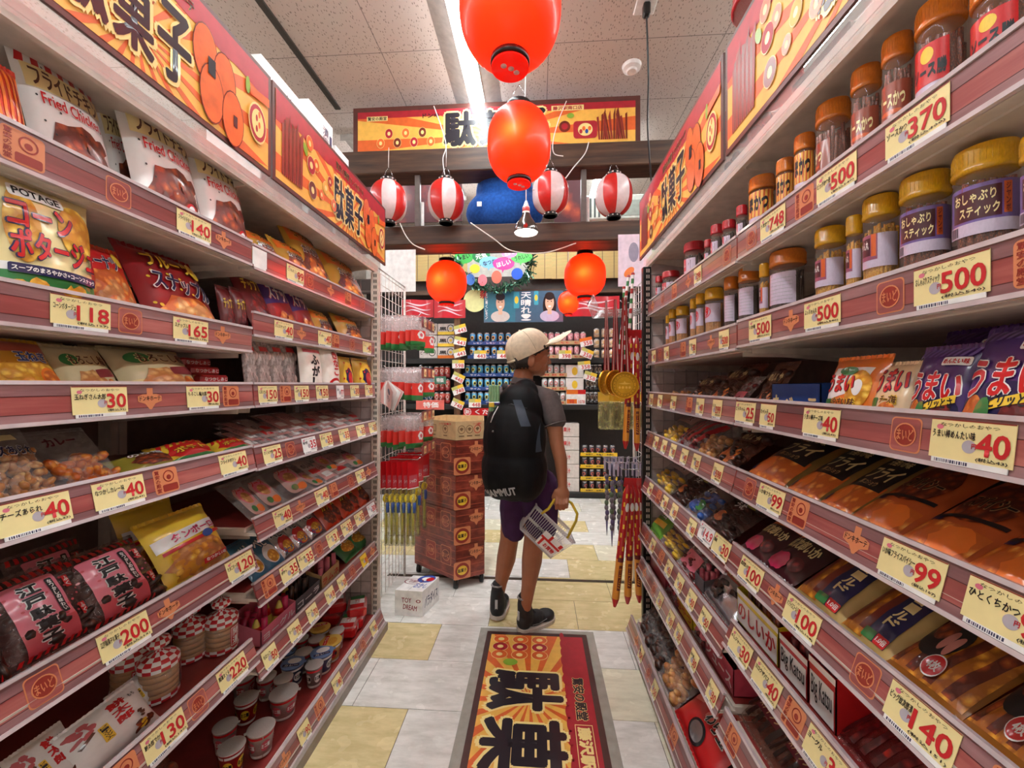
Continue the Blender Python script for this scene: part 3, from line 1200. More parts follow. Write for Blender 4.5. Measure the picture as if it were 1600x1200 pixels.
def canopy(s):
	X0 = XL if s < 0 else XR
	nm = 'chip' if s < 0 else 'jar'
	root = empty('canopy_shelf', (X0 + s * 0.2, (NY + EY) / 2, 1.70))
	tag(root, 'cream steel top shelf over the %s shelving, below the header signs' % nm, 'shelf')
	O = root.location
	xa, xb = X0 + s * 0.004, X0 + s * (DEPTH + 0.02)
	m = MB()
	m.box((min(xa, xb), NY, 1.70), (max(xa, xb), EY + 0.05, 1.722), CREAM, 0.003)
	m.box((min(xa, xa + s * 0.012), NY, 1.682), (max(xa, xa + s * 0.012), EY + 0.05, 1.7005), CREAM)
	for yy in (JY, EY - 0.02):
		vs_ = [(xa + s * 0.02, yy, 1.70), (xb, yy, 1.70), (xb, yy, 1.62), (xa + s * 0.2, yy, 1.66), (xa + s * 0.02, yy, 1.685)]
		vs2 = [(a, b + 0.004, c) for a, b, c in vs_]
		n = 5
		m.add(vs_ + vs2, [tuple(range(n)), tuple(range(n, 2 * n))[::-1]] + [(q, (q + 1) % n, n + (q + 1) % n, n + q) for q in range(n)], CREAM)
	m.build('board', root, O)
	a = MB()
	xq = X0 - s * 0.004
	a.box((min(xq, xq + s * 0.004), NY, 1.69), (max(xq, xq + s * 0.004), EY + 0.06, 1.745), ACRYL)
	a.build('clear_rail', root, O)


canopy(-1)
canopy(1)


def header(s, y0, y1, name, label):
	X0 = (XL if s < 0 else XR) - s * 0.006
	z0, H = 1.738, 0.282
	m = MB()
	m.box((X0 - 0.003, y0, z0), (X0 + 0.003, y1, z0 + H), SBORD)
	Wd = y1 - y0
	if s < 0:
		S = flat((X0 + 0.003, y0, z0), (0, 1, 0), (0, 0, 1))
	else:
		S = flat((X0 - 0.003, y1, z0), (0, -1, 0), (0, 0, 1))
	snack_art(m, S, Wd, H)
	o = m.build(name, None, (X0, (y0 + y1) / 2, z0))
	tag(o, label, 'header sign', 'header signs over the aisle')


header(-1, 0.235, 1.08, 'header_sign', 'red and yellow snack header sign nearest above the chip bags')
header(-1, 1.088, 1.93, 'header_sign', 'red and yellow snack header sign over the far chip shelving, white cartons behind it')
header(1, 0.21, 1.06, 'header_sign', 'red and yellow snack header sign above the big katsu jars')
header(1, 1.075, 1.93, 'header_sign', 'red and yellow snack header sign with a red jar lid peeking above it')


def carton(lo, hi, face, label, prints, group=None, side_='x'):
	"""Closed carton with a taped seam, flap edges and print."""
	m = MB()
	c = ((lo[0] + hi[0]) / 2, (lo[1] + hi[1]) / 2, lo[2])
	m.box(lo, hi, face, 0.003)
	tp = M('carton_tape', (200, 180, 150), rough=0.25)
	m.box((lo[0] + 0.003, c[1] - 0.02, hi[2] - 0.001), (hi[0] - 0.003, c[1] + 0.02, hi[2] + 0.0006), tp)
	prints(m)
	o = m.build('carton', None, c)
	tag(o, label, 'carton', group)
	return o


def kana(s, col=INKN):
	def f(m, S, x0, y0, x1, y1):
		m.text2(s, x0, y0, x1, y1, col, S, 0.0008, bold=0.02, res=2)
	return f


for q, (y0, y1, zt, tx) in enumerate(((1.17, 1.385, 2.17, '梅'), (1.425, 1.60, 2.215, '漬梅'), (1.625, 1.74, 2.16, '干'))):
	lo, hi = (-1.03, y0, 1.723), (-0.85, y1, zt)

	def pr(m, y0=y0, y1=y1, zt=zt, tx=tx, lo=lo, hi=hi):
		S = flat((hi[0], y0, 0), (0, 1, 0), (0, 0, 1))
		m.vtext2(tx, (y1 - y0) * 0.55, zt - 0.11, (y1 - y0) * 0.8, zt - 0.035, INKN, S, 0.0008, bold=0.0)
		m.rect2((y1 - y0) * 0.84, zt - 0.1, (y1 - y0) * 0.94, zt - 0.05, INKN, S, 0.0006)
	carton(lo, hi, PAPERW, ('largest white carton with blue marks on top of the chip shelving', 'taller white carton, middle of three on top of the chip shelving', 'narrow white carton, farthest of three on top of the chip shelving')[q], pr, 'white cartons above the chip shelving')

KRAFT = M('kraft_board', (170, 140, 106), rough=0.7)


def pr1(m):
	S = flat((0.60, 0.9, 1.723), (0, -1, 0), (0, 0, 1))
	m.ell2(0.16, 0.17, 0.03, 0.035, INK, S, 0.0008, inner=0.9)
	m.rect2(0.02, 0.02, 0.2, 0.026, INK, S, 0.0008)


carton((0.60, 0.46, 1.723), (0.86, 0.66, 2.05), KRAFT, 'brown carton on top of the jar shelving, behind the nearest sign', pr1)


def pr2(m):
	S = flat((0.58, 0.98, 1.723), (0, -1, 0), (0, 0, 1))
	for q in range(9):
		m.rect2(0.01 + 0.012 * q, 0.04, 0.014 + 0.012 * q + 0.003 * (q % 2), 0.07, INK, S, 0.0008)
	m.text2('12', 0.02, 0.012, 0.05, 0.034, INK, S, 0.0008)


carton((0.58, 0.78, 1.723), (0.82, 0.95, 1.83), PAPERW, 'low white barcode carton on top of the jar shelving', pr2)


# ------------------------------------------------------------------ goods: pillow bags
F_ORG = food('chips_orange', [(250, 200, 110), (236, 150, 60), (196, 96, 34)])
F_BRN = food('fried_brown', [(206, 116, 56), (160, 70, 32), (96, 38, 24)])
F_YEL = food('puffs_yellow', [(255, 226, 120), (240, 190, 70), (206, 140, 40)])
F_PALE = food('crackers_pale', [(240, 206, 150), (222, 170, 104), (186, 122, 66)])
F_RED = food('strips_red', [(190, 60, 50), (140, 34, 36), (90, 20, 26)])
F_DARK = food('sticks_dark', [(120, 70, 46), (80, 44, 32), (44, 24, 20)])
F_GOLD = food('cutlet_gold', [(246, 190, 70), (226, 150, 44), (164, 94, 26)])
F_PINK = food('candy_pink', [(244, 190, 196), (226, 130, 146), (186, 80, 100)])
FILM_CORN = P_('cream_print', (240, 220, 160))
GOLDF = M('gold_foil', (196, 150, 66), rough=0.25, metal=0.6)
SILVF = M('silver_foil', (190, 190, 196), rough=0.22, metal=0.85, bumps=0.3)
SEALM = M('crimped_seal', (220, 214, 210), rough=0.3, coat=0.4)

BW, BH, BD = 0.15, 0.20, 0.05


def pil(a, b):
	"""Bulge of a pillow bag, a in [-1,1], b in [0,1]."""
	c = 2 * b - 1
	f = max(0.0, 1 - abs(a) ** 2.6) * max(0.0, 1 - abs(c) ** 3.2)
	f = f ** 0.62
	wr = 0.05 * math.sin(a * 17 + 2 * math.sin(b * 5)) * abs(c) ** 2.5 + 0.03 * math.sin(b * 23 + a * 4) * abs(a) ** 2
	return f * (1 + wr)


def bagS(sx=1.0, seed=0.0, d=BD):
	def S(x, y, off):
		a = max(-1.0, min(1.0, x / (BW / 2)))
		b = max(0.0, min(1.0, y / BH))
		pinch = 1 - 0.05 * (1 - abs(2 * b - 1) ** 2)
		n = mnoise.noise(Vector((x * 22 + seed, y * 22, seed)))
		e = min(1, 6 * min(b, 1 - b, (1 - abs(a)) / 2))
		return Vector((x * pinch, -pil(a, b) * d / 2 - n * 0.004 * e - off, y))
	return S


STEP = 0.012


def draw(m, spec, S, k=0.0):
	"""Printed art from a list of simple shapes; x in [-1,1], y in [0,1]."""
	off = 0.0010
	for it in spec:
		off += 0.00035
		t = it[0]
		X = lambda a: a * BW / 2
		Y = lambda b: b * BH
		if t == 'r':
			m.rect2(X(it[1]), Y(it[2]), X(it[3]), Y(it[4]), it[5], S, off, STEP, rad=it[6] if len(it) > 6 else 0)
		elif t == 'e':
			m.ell2(X(it[1]), Y(it[2]), X(it[3]), Y(it[4]), it[5], S, off, STEP, rot=it[6] if len(it) > 6 else 0, wob=0.25 if len(it) > 7 else 0, seed=3)
		elif t == 't':
			b = min(0.04, it[8] if len(it) > 8 else 0.04)
			rot = it[9] if len(it) > 9 else 0
			if len(it) > 7 and it[7] is not None:
				m.text2(it[1], X(it[2]) - 0.002, Y(it[3]) - 0.002, X(it[4]) + 0.002, Y(it[5]) + 0.002, it[7], S, off, STEP, bold=b + 0.045, rot=rot)
				off += 0.0005
			m.text2(it[1], X(it[2]), Y(it[3]), X(it[4]), Y(it[5]), it[6], S, off, STEP, bold=b, rot=rot)
		elif t == 'v':
			if len(it) > 7 and it[7] is not None:
				m.vtext2(it[1], X(it[2]) - 0.0015, Y(it[3]) - 0.001, X(it[4]) + 0.0015, Y(it[5]) + 0.001, it[7], S, off, STEP, bold=0.12)
				off += 0.0005
			m.vtext2(it[1], X(it[2]), Y(it[3]), X(it[4]), Y(it[5]), it[6], S, off, STEP, bold=0.05)
		elif t == 'p':
			m.poly2([(X(a), Y(b)) for a, b in it[1]], it[2], S, off, STEP)
		elif t == 'sp':
			rr = random.Random(it[2])
			for _ in range(it[1]):
				m.ell2(X(rr.uniform(-0.85, 0.85)), Y(rr.uniform(0.08, 0.92)), it[4], it[4], it[3], S, off, None, n=8)
		elif t == 'st':      # slanted stripes between two heights
			n = it[1]
			for q in range(n):
				a = -0.95 + 1.9 * q / n
				m.poly2([(X(a), Y(it[3])), (X(a + 0.95 / n), Y(it[3])), (X(a + 0.95 / n + it[5]), Y(it[4])), (X(a + it[5]), Y(it[4]))], it[2], S, off, STEP)
		elif t == 'pc':      # pieces of food heaped in an area
			rr = random.Random(it[7])
			for _ in range(it[1]):
				off += 0.00004
				m.ell2(X(rr.uniform(it[2], it[4])), Y(rr.uniform(it[3], it[5])), X(it[8]) * rr.uniform(0.7, 1.2), X(it[8]) * rr.uniform(0.5, 1.0), it[6], S, off, STEP, rot=rr.uniform(0, 3), n=12, wob=0.4, seed=_)


def bag(name, base, spec, cat='snack bag', back=None, seal=None, depth=BD, seed=0.0, fill=None):
	"""Pillow bag: body with its print, crimped seals top and bottom, loose food when the film is clear."""
	m = MB()
	S = bagS(1, seed, depth)
	m.grid(lambda a, b: S((2 * a - 1) * BW / 2, b * BH, 0), 18, 22, base)
	m.grid(lambda a, b: Vector((1, -0.75, 1)) * S((2 * a - 1) * BW / 2, b * BH, 0) if 0 else Vector((S((2 * a - 1) * BW / 2, b * BH, 0).x, -0.7 * S((2 * a - 1) * BW / 2, b * BH, 0).y, b * BH)), 18, 22, back or base, flip=True)
	draw(m, spec, S)
	o = m.build(name)
	o['category'] = cat
	sm = seal or base
	for z0, z1, e in ((-0.004, 0.004, -1), (BH - 0.004, BH + 0.008, 1)):
		q = MB()
		n = 30
		vs_, fs = [], []
		for i in range(n + 1):
			x = -BW / 2 + BW * i / n
			y = 0.0012 * math.sin(i * 2.2)
			zz = z1 + (0.002 if (i % 2 and e > 0) else 0)
			z0_ = z0 - (0.002 if (i % 2 and e < 0) else 0)
			vs_ += [(x, y - 0.0006, z0_), (x, y - 0.0006, zz), (x, y + 0.0006, zz), (x, y + 0.0006, z0_)]
		for i in range(n):
			for c in range(4):
				fs.append((i * 4 + c, (i + 1) * 4 + c, (i + 1) * 4 + (c + 1) % 4, i * 4 + (c + 1) % 4))
		q.add(vs_, fs, sm)
		q.build('seal', o)
	if fill:
		fm, nn, r, top = fill
		q = MB()
		rr = random.Random(5)
		for _ in range(nn):
			z = rr.uniform(0.04, top) * BH
			a = rr.uniform(-0.82, 0.82)
			d = pil(a, z / BH) * depth / 2 * 0.72
			y = rr.uniform(-d, d * 0.3)
			u = [Vector((rr.gauss(0, 1), rr.gauss(0, 1), rr.gauss(0, 1))).normalized()]
			b_ = u[0].cross(Vector((0.3, 0.5, 0.8))).normalized()
			q.ell((a * BW / 2, y, z), (r * rr.uniform(0.8, 1.3), r * rr.uniform(0.5, 0.9), r * rr.uniform(0.7, 1.1)), fm, (u[0], b_, u[0].cross(b_)), 7, 5)
		c = q.build('contents', o)
		c['kind'] = 'stuff'
	return o


PROTO = {}


def design(key):
	if key in PROTO:
		return PROTO[key]
	t, e, r, p = 't', 'e', 'r', 'p'
	D = {
		'fried': lambda: bag('snack_bag', WPR, [('st', 7, RED, 0.84, 0.98, 0.1), (e, 0, 0.28, 0.72, 0.22, F_BRN, 0.2, 1), ('sp', 26, 4, INK, 0.0018), (p, [(-0.9, 0.66), (0.9, 0.70), (0.9, 0.86), (-0.9, 0.84)], FILM_CORN), (t, 'フライドチキン', -0.8, 0.68, 0.8, 0.83, BROWNP, None, 0.08), (t, 'Fried Chicken', -0.7, 0.55, 0.7, 0.645, RED, None, 0.05), ('pc', 7, -0.4, 0.18, 0.5, 0.40, F_BRN, 2, 0.24), (e, 0.35, 0.14, 0.22, 0.09, RED), (e, 0.35, 0.16, 0.13, 0.05, WPR)]),
		'potage': lambda: bag('snack_bag', FILM_CORN, [(r, -0.97, 0.04, 0.97, 0.30, GRN), (r, -0.97, 0.30, 0.97, 0.36, WPR), (e, 0.5, 0.70, 0.45, 0.22, F_YEL), (e, -0.6, 0.65, 0.3, 0.28, F_YEL), (r, -0.75, 0.86, 0.25, 0.95, WPR, 0.004), (t, 'POTAGE', -0.68, 0.875, 0.18, 0.935, INK, None, 0.06), (t, 'コーン', -0.85, 0.63, 0.35, 0.83, RED, NAVY, 0.1), (t, 'ポタージュ', -0.85, 0.40, 0.9, 0.62, RED, NAVY, 0.1), (r, -0.9, 0.285, 0.9, 0.355, NAVY, 0.003), (t, 'スープのまろやかさ+コーンスナック', -0.86, 0.30, 0.86, 0.34, WPR), ('pc', 14, -0.85, 0.06, 0.8, 0.20, F_YEL, 8, 0.2)]),
		'puff': lambda: bag('snack_bag', P_('orange_red_print', (196, 60, 34)), [(p, [(-0.95, 0.6), (0.95, 0.75), (0.95, 0.97), (-0.95, 0.97)], RED), (e, 0, 0.40, 0.8, 0.32, F_ORG, 0.1, 1), ('pc', 16, -0.6, 0.12, 0.6, 0.55, F_PALE, 9, 0.22), (t, 'ドーナツ', -0.7, 0.68, 0.5, 0.86, NAVY, WPR, 0.08, 0.05), (e, 0.6, 0.85, 0.2, 0.1, YEL)]),
		'snapple': lambda: bag('snack_bag', P_('deep_red_print', (150, 26, 34)), [('sp', 20, 8, YEL, 0.003), (e, 0.05, 0.22, 0.78, 0.2, F_ORG, 0, 1), ('pc', 12, -0.6, 0.08, 0.65, 0.34, F_PALE, 6, 0.2), (t, 'フルーツ', -0.7, 0.72, 0.5, 0.88, YEL, BROWNP, 0.07), (t, 'スナップル', -0.72, 0.42, 0.82, 0.66, NAVY, WPR, 0.1, -0.12), (e, 0.6, 0.80, 0.22, 0.11, YEL)]),
		'darkred': lambda: bag('snack_bag', P_('dark_red_print', (110, 24, 28)), [(e, 0, 0.35, 0.7, 0.26, F_RED, 0, 1), (t, 'チップス', -0.7, 0.62, 0.7, 0.82, YEL, MAROON, 0.08)]),
		'yelball': lambda: bag('snack_bag', P_('amber_print', (220, 160, 50)), [(r, -0.97, 0.78, 0.97, 0.97, P_('brick_print', (190, 90, 70))), ('pc', 18, -0.8, 0.15, 0.6, 0.62, F_YEL, 5, 0.28), (e, 0.55, 0.32, 0.36, 0.22, ORG), (e, 0.55, 0.32, 0.30, 0.18, F_ORG), (t, '玉ねぎ', -0.2, 0.62, 0.75, 0.78, BLU, WPR, 0.08)]),
		'beige': lambda: bag('snack_bag', P_('beige_print', (206, 190, 150)), [(r, -0.97, 0.05, 0.97, 0.35, FILM_CORN), (e, -0.15, 0.3, 0.5, 0.25, F_PALE, 0, 1), (p, [(0.1, 0.40), (0.9, 0.46), (0.9, 0.60), (0.1, 0.54)], P_('wine_print', (130, 36, 44))), (e, 0.55, 0.24, 0.25, 0.16, F_ORG), (e, -0.55, 0.72, 0.28, 0.1, GRN), (t, 'もろこし輪', -0.6, 0.62, 0.7, 0.80, BROWNP, FILM_CORN, 0.06)]),
		'arare': lambda: bag('clear_bag', FILM, [(t, 'チーズあられ', -0.75, 0.60, 0.8, 0.74, NAVY, WPR, 0.06), (r, -0.3, 0.82, 0.5, 0.92, FILM_CORN)], fill=(F_PALE, 90, 0.013, 0.72), back=FILM),
		'curry': lambda: bag('clear_bag', FILM, [(t, 'カレー', -0.7, 0.68, 0.2, 0.82, MAROON)], fill=(F_ORG, 45, 0.016, 0.5), back=FILM),
		'fries': lambda: bag('snack_bag', YEL, [(e, 0.0, 0.45, 0.8, 0.30, RED, 0.2, 1), (t, 'ポテト', -0.6, 0.35, 0.6, 0.58, YEL, MAROON, 0.09, 0.1), ('st', 8, RED, 0.66, 0.86, 0.12), (r, -0.9, 0.08, 0.9, 0.17, GRN)]),
		'greeny': lambda: bag('snack_bag', P_('olive_print', (150, 140, 50)), [(e, 0.1, 0.45, 0.7, 0.28, F_BRN, 0, 1), (t, 'のり塩', -0.6, 0.65, 0.6, 0.85, WPR, MAROON, 0.06)]),
		'edo': lambda: bag('clear_bag', mat_film('dark_film', (120, 84, 80), 0.45), [('st', 11, RED, 0.90, 0.99, 0.05), (r, -0.72, 0.05, 0.42, 0.88, PINK, 0.006), (r, -0.72, 0.05, 0.42, 0.30, P_('rose_print', (206, 84, 96))), ('sp', 20, 6, P_('rose_print', (206, 84, 96)), 0.003), ('v', '江戸駄菓子', -0.45, 0.08, 0.02, 0.84, INK, WPR), (r, 0.16, 0.34, 0.32, 0.82, INK, 0.003), ('v', 'なつかしの味わい', 0.19, 0.36, 0.29, 0.80, WPR), (r, 0.52, 0.62, 0.70, 0.78, RED), ('v', 'ふく', 0.54, 0.63, 0.68, 0.77, WPR), (r, 0.56, 0.22, 0.74, 0.38, RED), ('v', 'ふく', 0.58, 0.23, 0.72, 0.37, WPR), ('st', 11, RED, 0.01, 0.06, 0.05)], fill=(F_DARK, 26, 0.016, 0.8)),
		'boro': lambda: bag('snack_bag', YEL, [(p, [(-0.95, 0.52), (0.95, 0.60), (0.95, 0.76), (-0.95, 0.70)], WPR), (e, 0.0, 0.26, 0.86, 0.24, F_PALE, 0, 1), ('pc', 46, -0.75, 0.06, 0.75, 0.42, F_YEL, 4, 0.1), (t, 'タンボーロ', -0.62, 0.58, 0.72, 0.70, P_('magenta_print', (200, 40, 90)), WPR, 0.07, 0.04), (p, [(-0.9, 0.45), (0.9, 0.50), (0.9, 0.55), (-0.9, 0.50)], RED), (e, 0.35, 0.52, 0.18, 0.06, BLU), (p, [(-0.1, 0.10), (0.75, 0.12), (0.75, 0.19), (-0.1, 0.17)], RED), (t, 'なつかしい味', -0.04, 0.118, 0.7, 0.17, WPR)]),
		'mochi': lambda: bag('snack_bag', WPR, [('v', '餅太郎', -0.05, 0.42, 0.42, 0.92, RED), (t, 'もち', 0.5, 0.78, 0.72, 0.86, INK), (r, -0.45, 0.32, -0.22, 0.64, YEL, 0.003), ('v', 'ピーナッツ入', -0.42, 0.34, -0.25, 0.62, INK), ('pc', 7, -0.85, 0.66, -0.5, 0.88, P_('plum_blossom', (190, 90, 96)), 3, 0.14), (p, [(-0.85, 0.5), (-0.5, 0.62), (-0.55, 0.66), (-0.9, 0.55)], BROWNP), ('pc', 5, 0.3, 0.12, 0.7, 0.24, F_BRN, 3, 0.16), ('pc', 4, 0.45, 0.3, 0.7, 0.42, BROWNP, 8, 0.1), ('pc', 3, 0.35, 0.1, 0.6, 0.2, YEL, 4, 0.1)]),
		'redsheet': lambda: bag('snack_bag', P_('scarlet_print', (196, 52, 30)), [('st', 8, ORG, 0.05, 0.95, 0.1), (r, -0.2, 0.05, 0.3, 0.2, GRN)]),
		'gold': lambda: bag('snack_bag', P_('mustard_print', (206, 160, 60)), [(r, -0.9, 0.70, 0.9, 0.92, ORG), (e, 0, 0.36, 0.75, 0.28, F_BRN, 0.1, 1), ('pc', 12, -0.55, 0.2, 0.6, 0.5, F_ORG, 7, 0.2), (t, 'コーンスナック', -0.7, 0.74, 0.7, 0.88, INK, YEL, 0.07), (e, 0.4, 0.12, 0.3, 0.09, GRN), (t, 'カリカリ', -0.6, 0.52, 0.3, 0.64, BLK, WPR, 0.08)]),
		'purple': lambda: bag('snack_bag', P_('deep_red_print', (150, 26, 34)), [(p, [(-0.95, 0.45), (0.95, 0.55), (0.95, 0.9), (-0.95, 0.8)], PURP), (t, 'スナック', -0.7, 0.52, 0.75, 0.78, WPR, RED, 0.1), ('pc', 10, -0.6, 0.1, 0.6, 0.35, F_ORG, 7, 0.22), (e, -0.6, 0.85, 0.2, 0.08, YEL)]),
		'stick': lambda: bag('clear_bag', mat_film('pale_film', (226, 206, 200), 0.6), [(r, -0.6, 0.86, 0.6, 0.95, RED)], fill=(M('pale_wafer', (206, 176, 168), rough=0.6), 14, 0.02, 0.85)),
		'sack': lambda: bag('snack_bag', P_('rice_white_print', (236, 226, 216)), [('v', 'ふがし', -0.4, 0.15, 0.35, 0.85, INK), (r, -0.8, 0.88, 0.8, 0.95, P_('rose_print', (206, 84, 96)))]),
		'sackred': lambda: bag('snack_bag', P_('rice_white_print', (236, 226, 216)), [('v', 'きなこ', -0.1, 0.4, 0.5, 0.95, RED), (e, 0, 0.18, 0.7, 0.18, RED), (e, 0, 0.18, 0.5, 0.12, WPR), ('v', '棒', 0.55, 0.6, 0.85, 0.85, RED)]),
		'ramen': lambda: bag('snack_bag', P_('mustard_print', (206, 160, 60)), [(e, 0, 0.5, 0.75, 0.4, YEL), (e, 0, 0.45, 0.5, 0.28, NAVY, 0.3, 1), (e, 0.1, 0.4, 0.35, 0.2, RED), ('sp', 14, 4, RED, 0.006)]),
		'packs': lambda: bag('snack_packet', FILM2, [(r, -0.8, 0.1, 0.8, 0.9, M('pink_sheet', (206, 150, 146), rough=0.35, coat=0.4)), (t, 'さくら大根', -0.6, 0.5, 0.6, 0.7, MAROON), (r, -0.5, 0.2, 0.5, 0.4, WPR)], depth=0.025, cat='snack packet'),
		'packs2': lambda: bag('snack_packet', FILM2, [(r, -0.8, 0.1, 0.8, 0.9, M('grey_sheet', (176, 156, 150), rough=0.35, coat=0.4)), (t, 'のしいか', -0.6, 0.5, 0.6, 0.7, INK), (r, -0.5, 0.2, 0.5, 0.4, RED)], depth=0.025, cat='snack packet'),
		'cardpack': lambda: bag('snack_packet', FILM, [(r, -0.62, 0.06, 0.62, 0.80, P_('grey_pink_print', (196, 160, 154)), 0.03), (e, 0, 0.55, 0.5, 0.22, PINK), (e, 0, 0.50, 0.34, 0.16, F_PALE), (t, 'ソース', -0.45, 0.66, 0.45, 0.80, RED), (e, 0.25, 0.17, 0.32, 0.09, ORG), (e, -0.2, 0.2, 0.2, 0.08, GRN)], depth=0.03, back=FILM, cat='snack packet'),
		'ministar': lambda: bag('snack_packet', SILVF, [(e, 0, 0.35, 0.7, 0.25, RED), (t, 'ベビー', -0.8, 0.58, 0.8, 0.86, BLK, WPR, 0.12), (e, 0, 0.28, 0.5, 0.16, F_YEL), (t, 'ラーメン', -0.6, 0.14, 0.6, 0.28, BLU)], cat='snack packet'),
		'ministarb': lambda: bag('snack_packet', P_('teal_print', (60, 110, 140)), [(e, 0, 0.35, 0.7, 0.25, WPR), (t, 'ベビー', -0.8, 0.58, 0.8, 0.86, WPR, BLK, 0.12), (e, 0, 0.28, 0.5, 0.16, F_YEL)], cat='snack packet'),
		'redorg': lambda: bag('snack_packet', P_('vermilion_print', (206, 66, 34)), [(e, 0, 0.4, 0.7, 0.3, F_BRN, 0, 1), (t, 'カツ', -0.5, 0.6, 0.5, 0.85, YEL, MAROON, 0.1)], cat='snack packet'),
		'greenpk': lambda: bag('snack_packet', GRN, [(e, 0, 0.45, 0.7, 0.25, F_YEL), (t, 'うどん', -0.6, 0.6, 0.6, 0.82, WPR, None, 0.06)], cat='snack packet'),
		'umai': lambda: bag('snack_bag', PURP, [(e, 0.0, 0.30, 0.9, 0.26, NAVY), (e, -0.55, 0.24, 0.3, 0.20, F_ORG), (e, 0.45, 0.22, 0.32, 0.20, F_RED), (p, [(-0.35, 0.14), (-0.05, 0.36), (-0.2, 0.42), (-0.42, 0.3)], GRN), (t, 'うまい', -0.86, 0.42, 0.86, 0.74, RED, WPR, 0.14), (p, [(-0.15, 0.30), (0.8, 0.42), (0.8, 0.50), (-0.15, 0.38)], YEL), (t, 'ピリッとさ', -0.1, 0.34, 0.75, 0.45, INK, None, 0.05, 0.11), (r, 0.1, 0.80, 0.9, 0.89, WPR, 0.004), (t, 'めんたい味', 0.15, 0.815, 0.85, 0.875, RED), ('st', 9, P_('violet_print', (110, 80, 150)), 0.9, 0.99, 0.2), (e, -0.2, 0.28, 0.18, 0.13, GRN)]),
		'umaiw': lambda: bag('snack_bag', P_('pale_amber_print', (232, 200, 160)), [(t, 'うまい', -0.8, 0.58, 0.8, 0.92, RED, NAVY, 0.12), (p, [(-0.85, 0.1), (-0.45, 0.1), (-0.35, 0.5), (-0.75, 0.5)], GRN), (e, 0.2, 0.25, 0.5, 0.2, F_ORG), (t, 'チーズ味', -0.2, 0.42, 0.6, 0.54, BROWNP, YEL, 0.06)]),
		'ring': lambda: bag('snack_bag', ORG, [(p, [(-0.8, 0.35), (0.6, 0.55), (0.75, 0.85), (-0.6, 0.85)], WPR), (e, 0.45, 0.55, 0.38, 0.26, F_YEL), (e, 0.45, 0.57, 0.16, 0.11, WPR), (t, 'うまい', -0.8, 0.50, 0.35, 0.76, RED, MAROON, 0.1), (e, 0.0, 0.80, 0.35, 0.06, GRN), (p, [(-0.85, 0.08), (-0.5, 0.08), (-0.4, 0.40), (-0.75, 0.40)], GRN), (t, 'やさい味', -0.3, 0.30, 0.5, 0.42, BROWNP, YEL), (e, 0.1, 0.15, 0.6, 0.12, F_ORG)]),
		'slab': lambda: bag('snack_packet', mat_film('brown_film', (130, 80, 64), 0.5), [(e, 0, 0.25, 0.6, 0.2, F_ORG, 0, 1), (r, -0.7, 0.6, 0.7, 0.85, BROWNP), (t, 'のしいか', -0.6, 0.64, 0.6, 0.80, FILM_CORN)], depth=0.03, fill=(F_DARK, 30, 0.016, 0.85), cat='snack packet'),
		'pinkfilm': lambda: bag('snack_packet', FILM2, [(r, -0.7, 0.1, 0.7, 0.55, PINK)], depth=0.03, fill=(F_RED, 24, 0.015, 0.8), cat='snack packet'),
		'kuro': lambda: bag('snack_bag', P_('olive_tan_print', (134, 104, 54)), [(r, -0.9, 0.02, 0.9, 0.46, F_ORG), (e, -0.4, 0.22, 0.42, 0.14, ORG, 0.2, 1), (p, [(-0.62, 0.36), (0.85, 0.38), (0.85, 0.95), (-0.62, 0.93)], BLK), (t, 'フライ', -0.5, 0.50, 0.75, 0.70, FILM_CORN, None, 0.06), (t, '元祖いか味', -0.4, 0.74, 0.6, 0.84, FILM_CORN, None, 0.03), (t, '黒コショウ', -0.3, 0.41, 0.5, 0.48, TAN, None, 0.02), (r, -0.9, 0.10, -0.6, 0.2, NAVY)]),
		'spicy': lambda: bag('snack_bag', P_('burnt_print', (190, 88, 40)), [(r, -0.9, 0.02, 0.9, 0.30, F_ORG), (e, 0.3, 0.16, 0.5, 0.14, ORG, 0.1, 1), (e, 0, 0.62, 0.75, 0.28, F_BRN), (t, 'スパイシー', -0.6, 0.52, 0.6, 0.66, INK, TAN, 0.05), (r, -0.85, 0.30, -0.5, 0.38, NAVY), (p, [(-0.9, 0.33), (0.9, 0.40), (0.9, 0.44), (-0.9, 0.37)], BLK)]),
		'ikapur': lambda: bag('snack_bag', P_('dark_maroon_print', (66, 26, 32)), [(p, [(-0.9, 0.55), (0.9, 0.62), (0.9, 0.95), (-0.9, 0.95)], ORG), (t, '紋次郎いか', -0.8, 0.36, 0.8, 0.55, FILM_CORN, BLK, 0.07), (e, -0.3, 0.15, 0.5, 0.13, P_('magenta_print', (200, 40, 90)), 0.1, 1), (e, 0.5, 0.2, 0.3, 0.1, F_RED)]),
		'navygold': lambda: bag('snack_bag', P_('foil_tan', (190, 160, 100)), [(r, -0.92, 0.03, -0.02, 0.97, F_GOLD), ('st', 3, SBRN, 0.1, 0.95, 0.05), (r, -0.0, 0.05, 0.75, 0.97, NAVY), ('v', 'フライゴールド', 0.2, 0.22, 0.55, 0.94, FILM_CORN), (r, -0.1, 0.05, 0.35, 0.14, GRN, 0.003), (r, 0.38, 0.05, 0.75, 0.14, RED, 0.003), (t, '1.0倍', 0.42, 0.07, 0.72, 0.125, WPR)]),
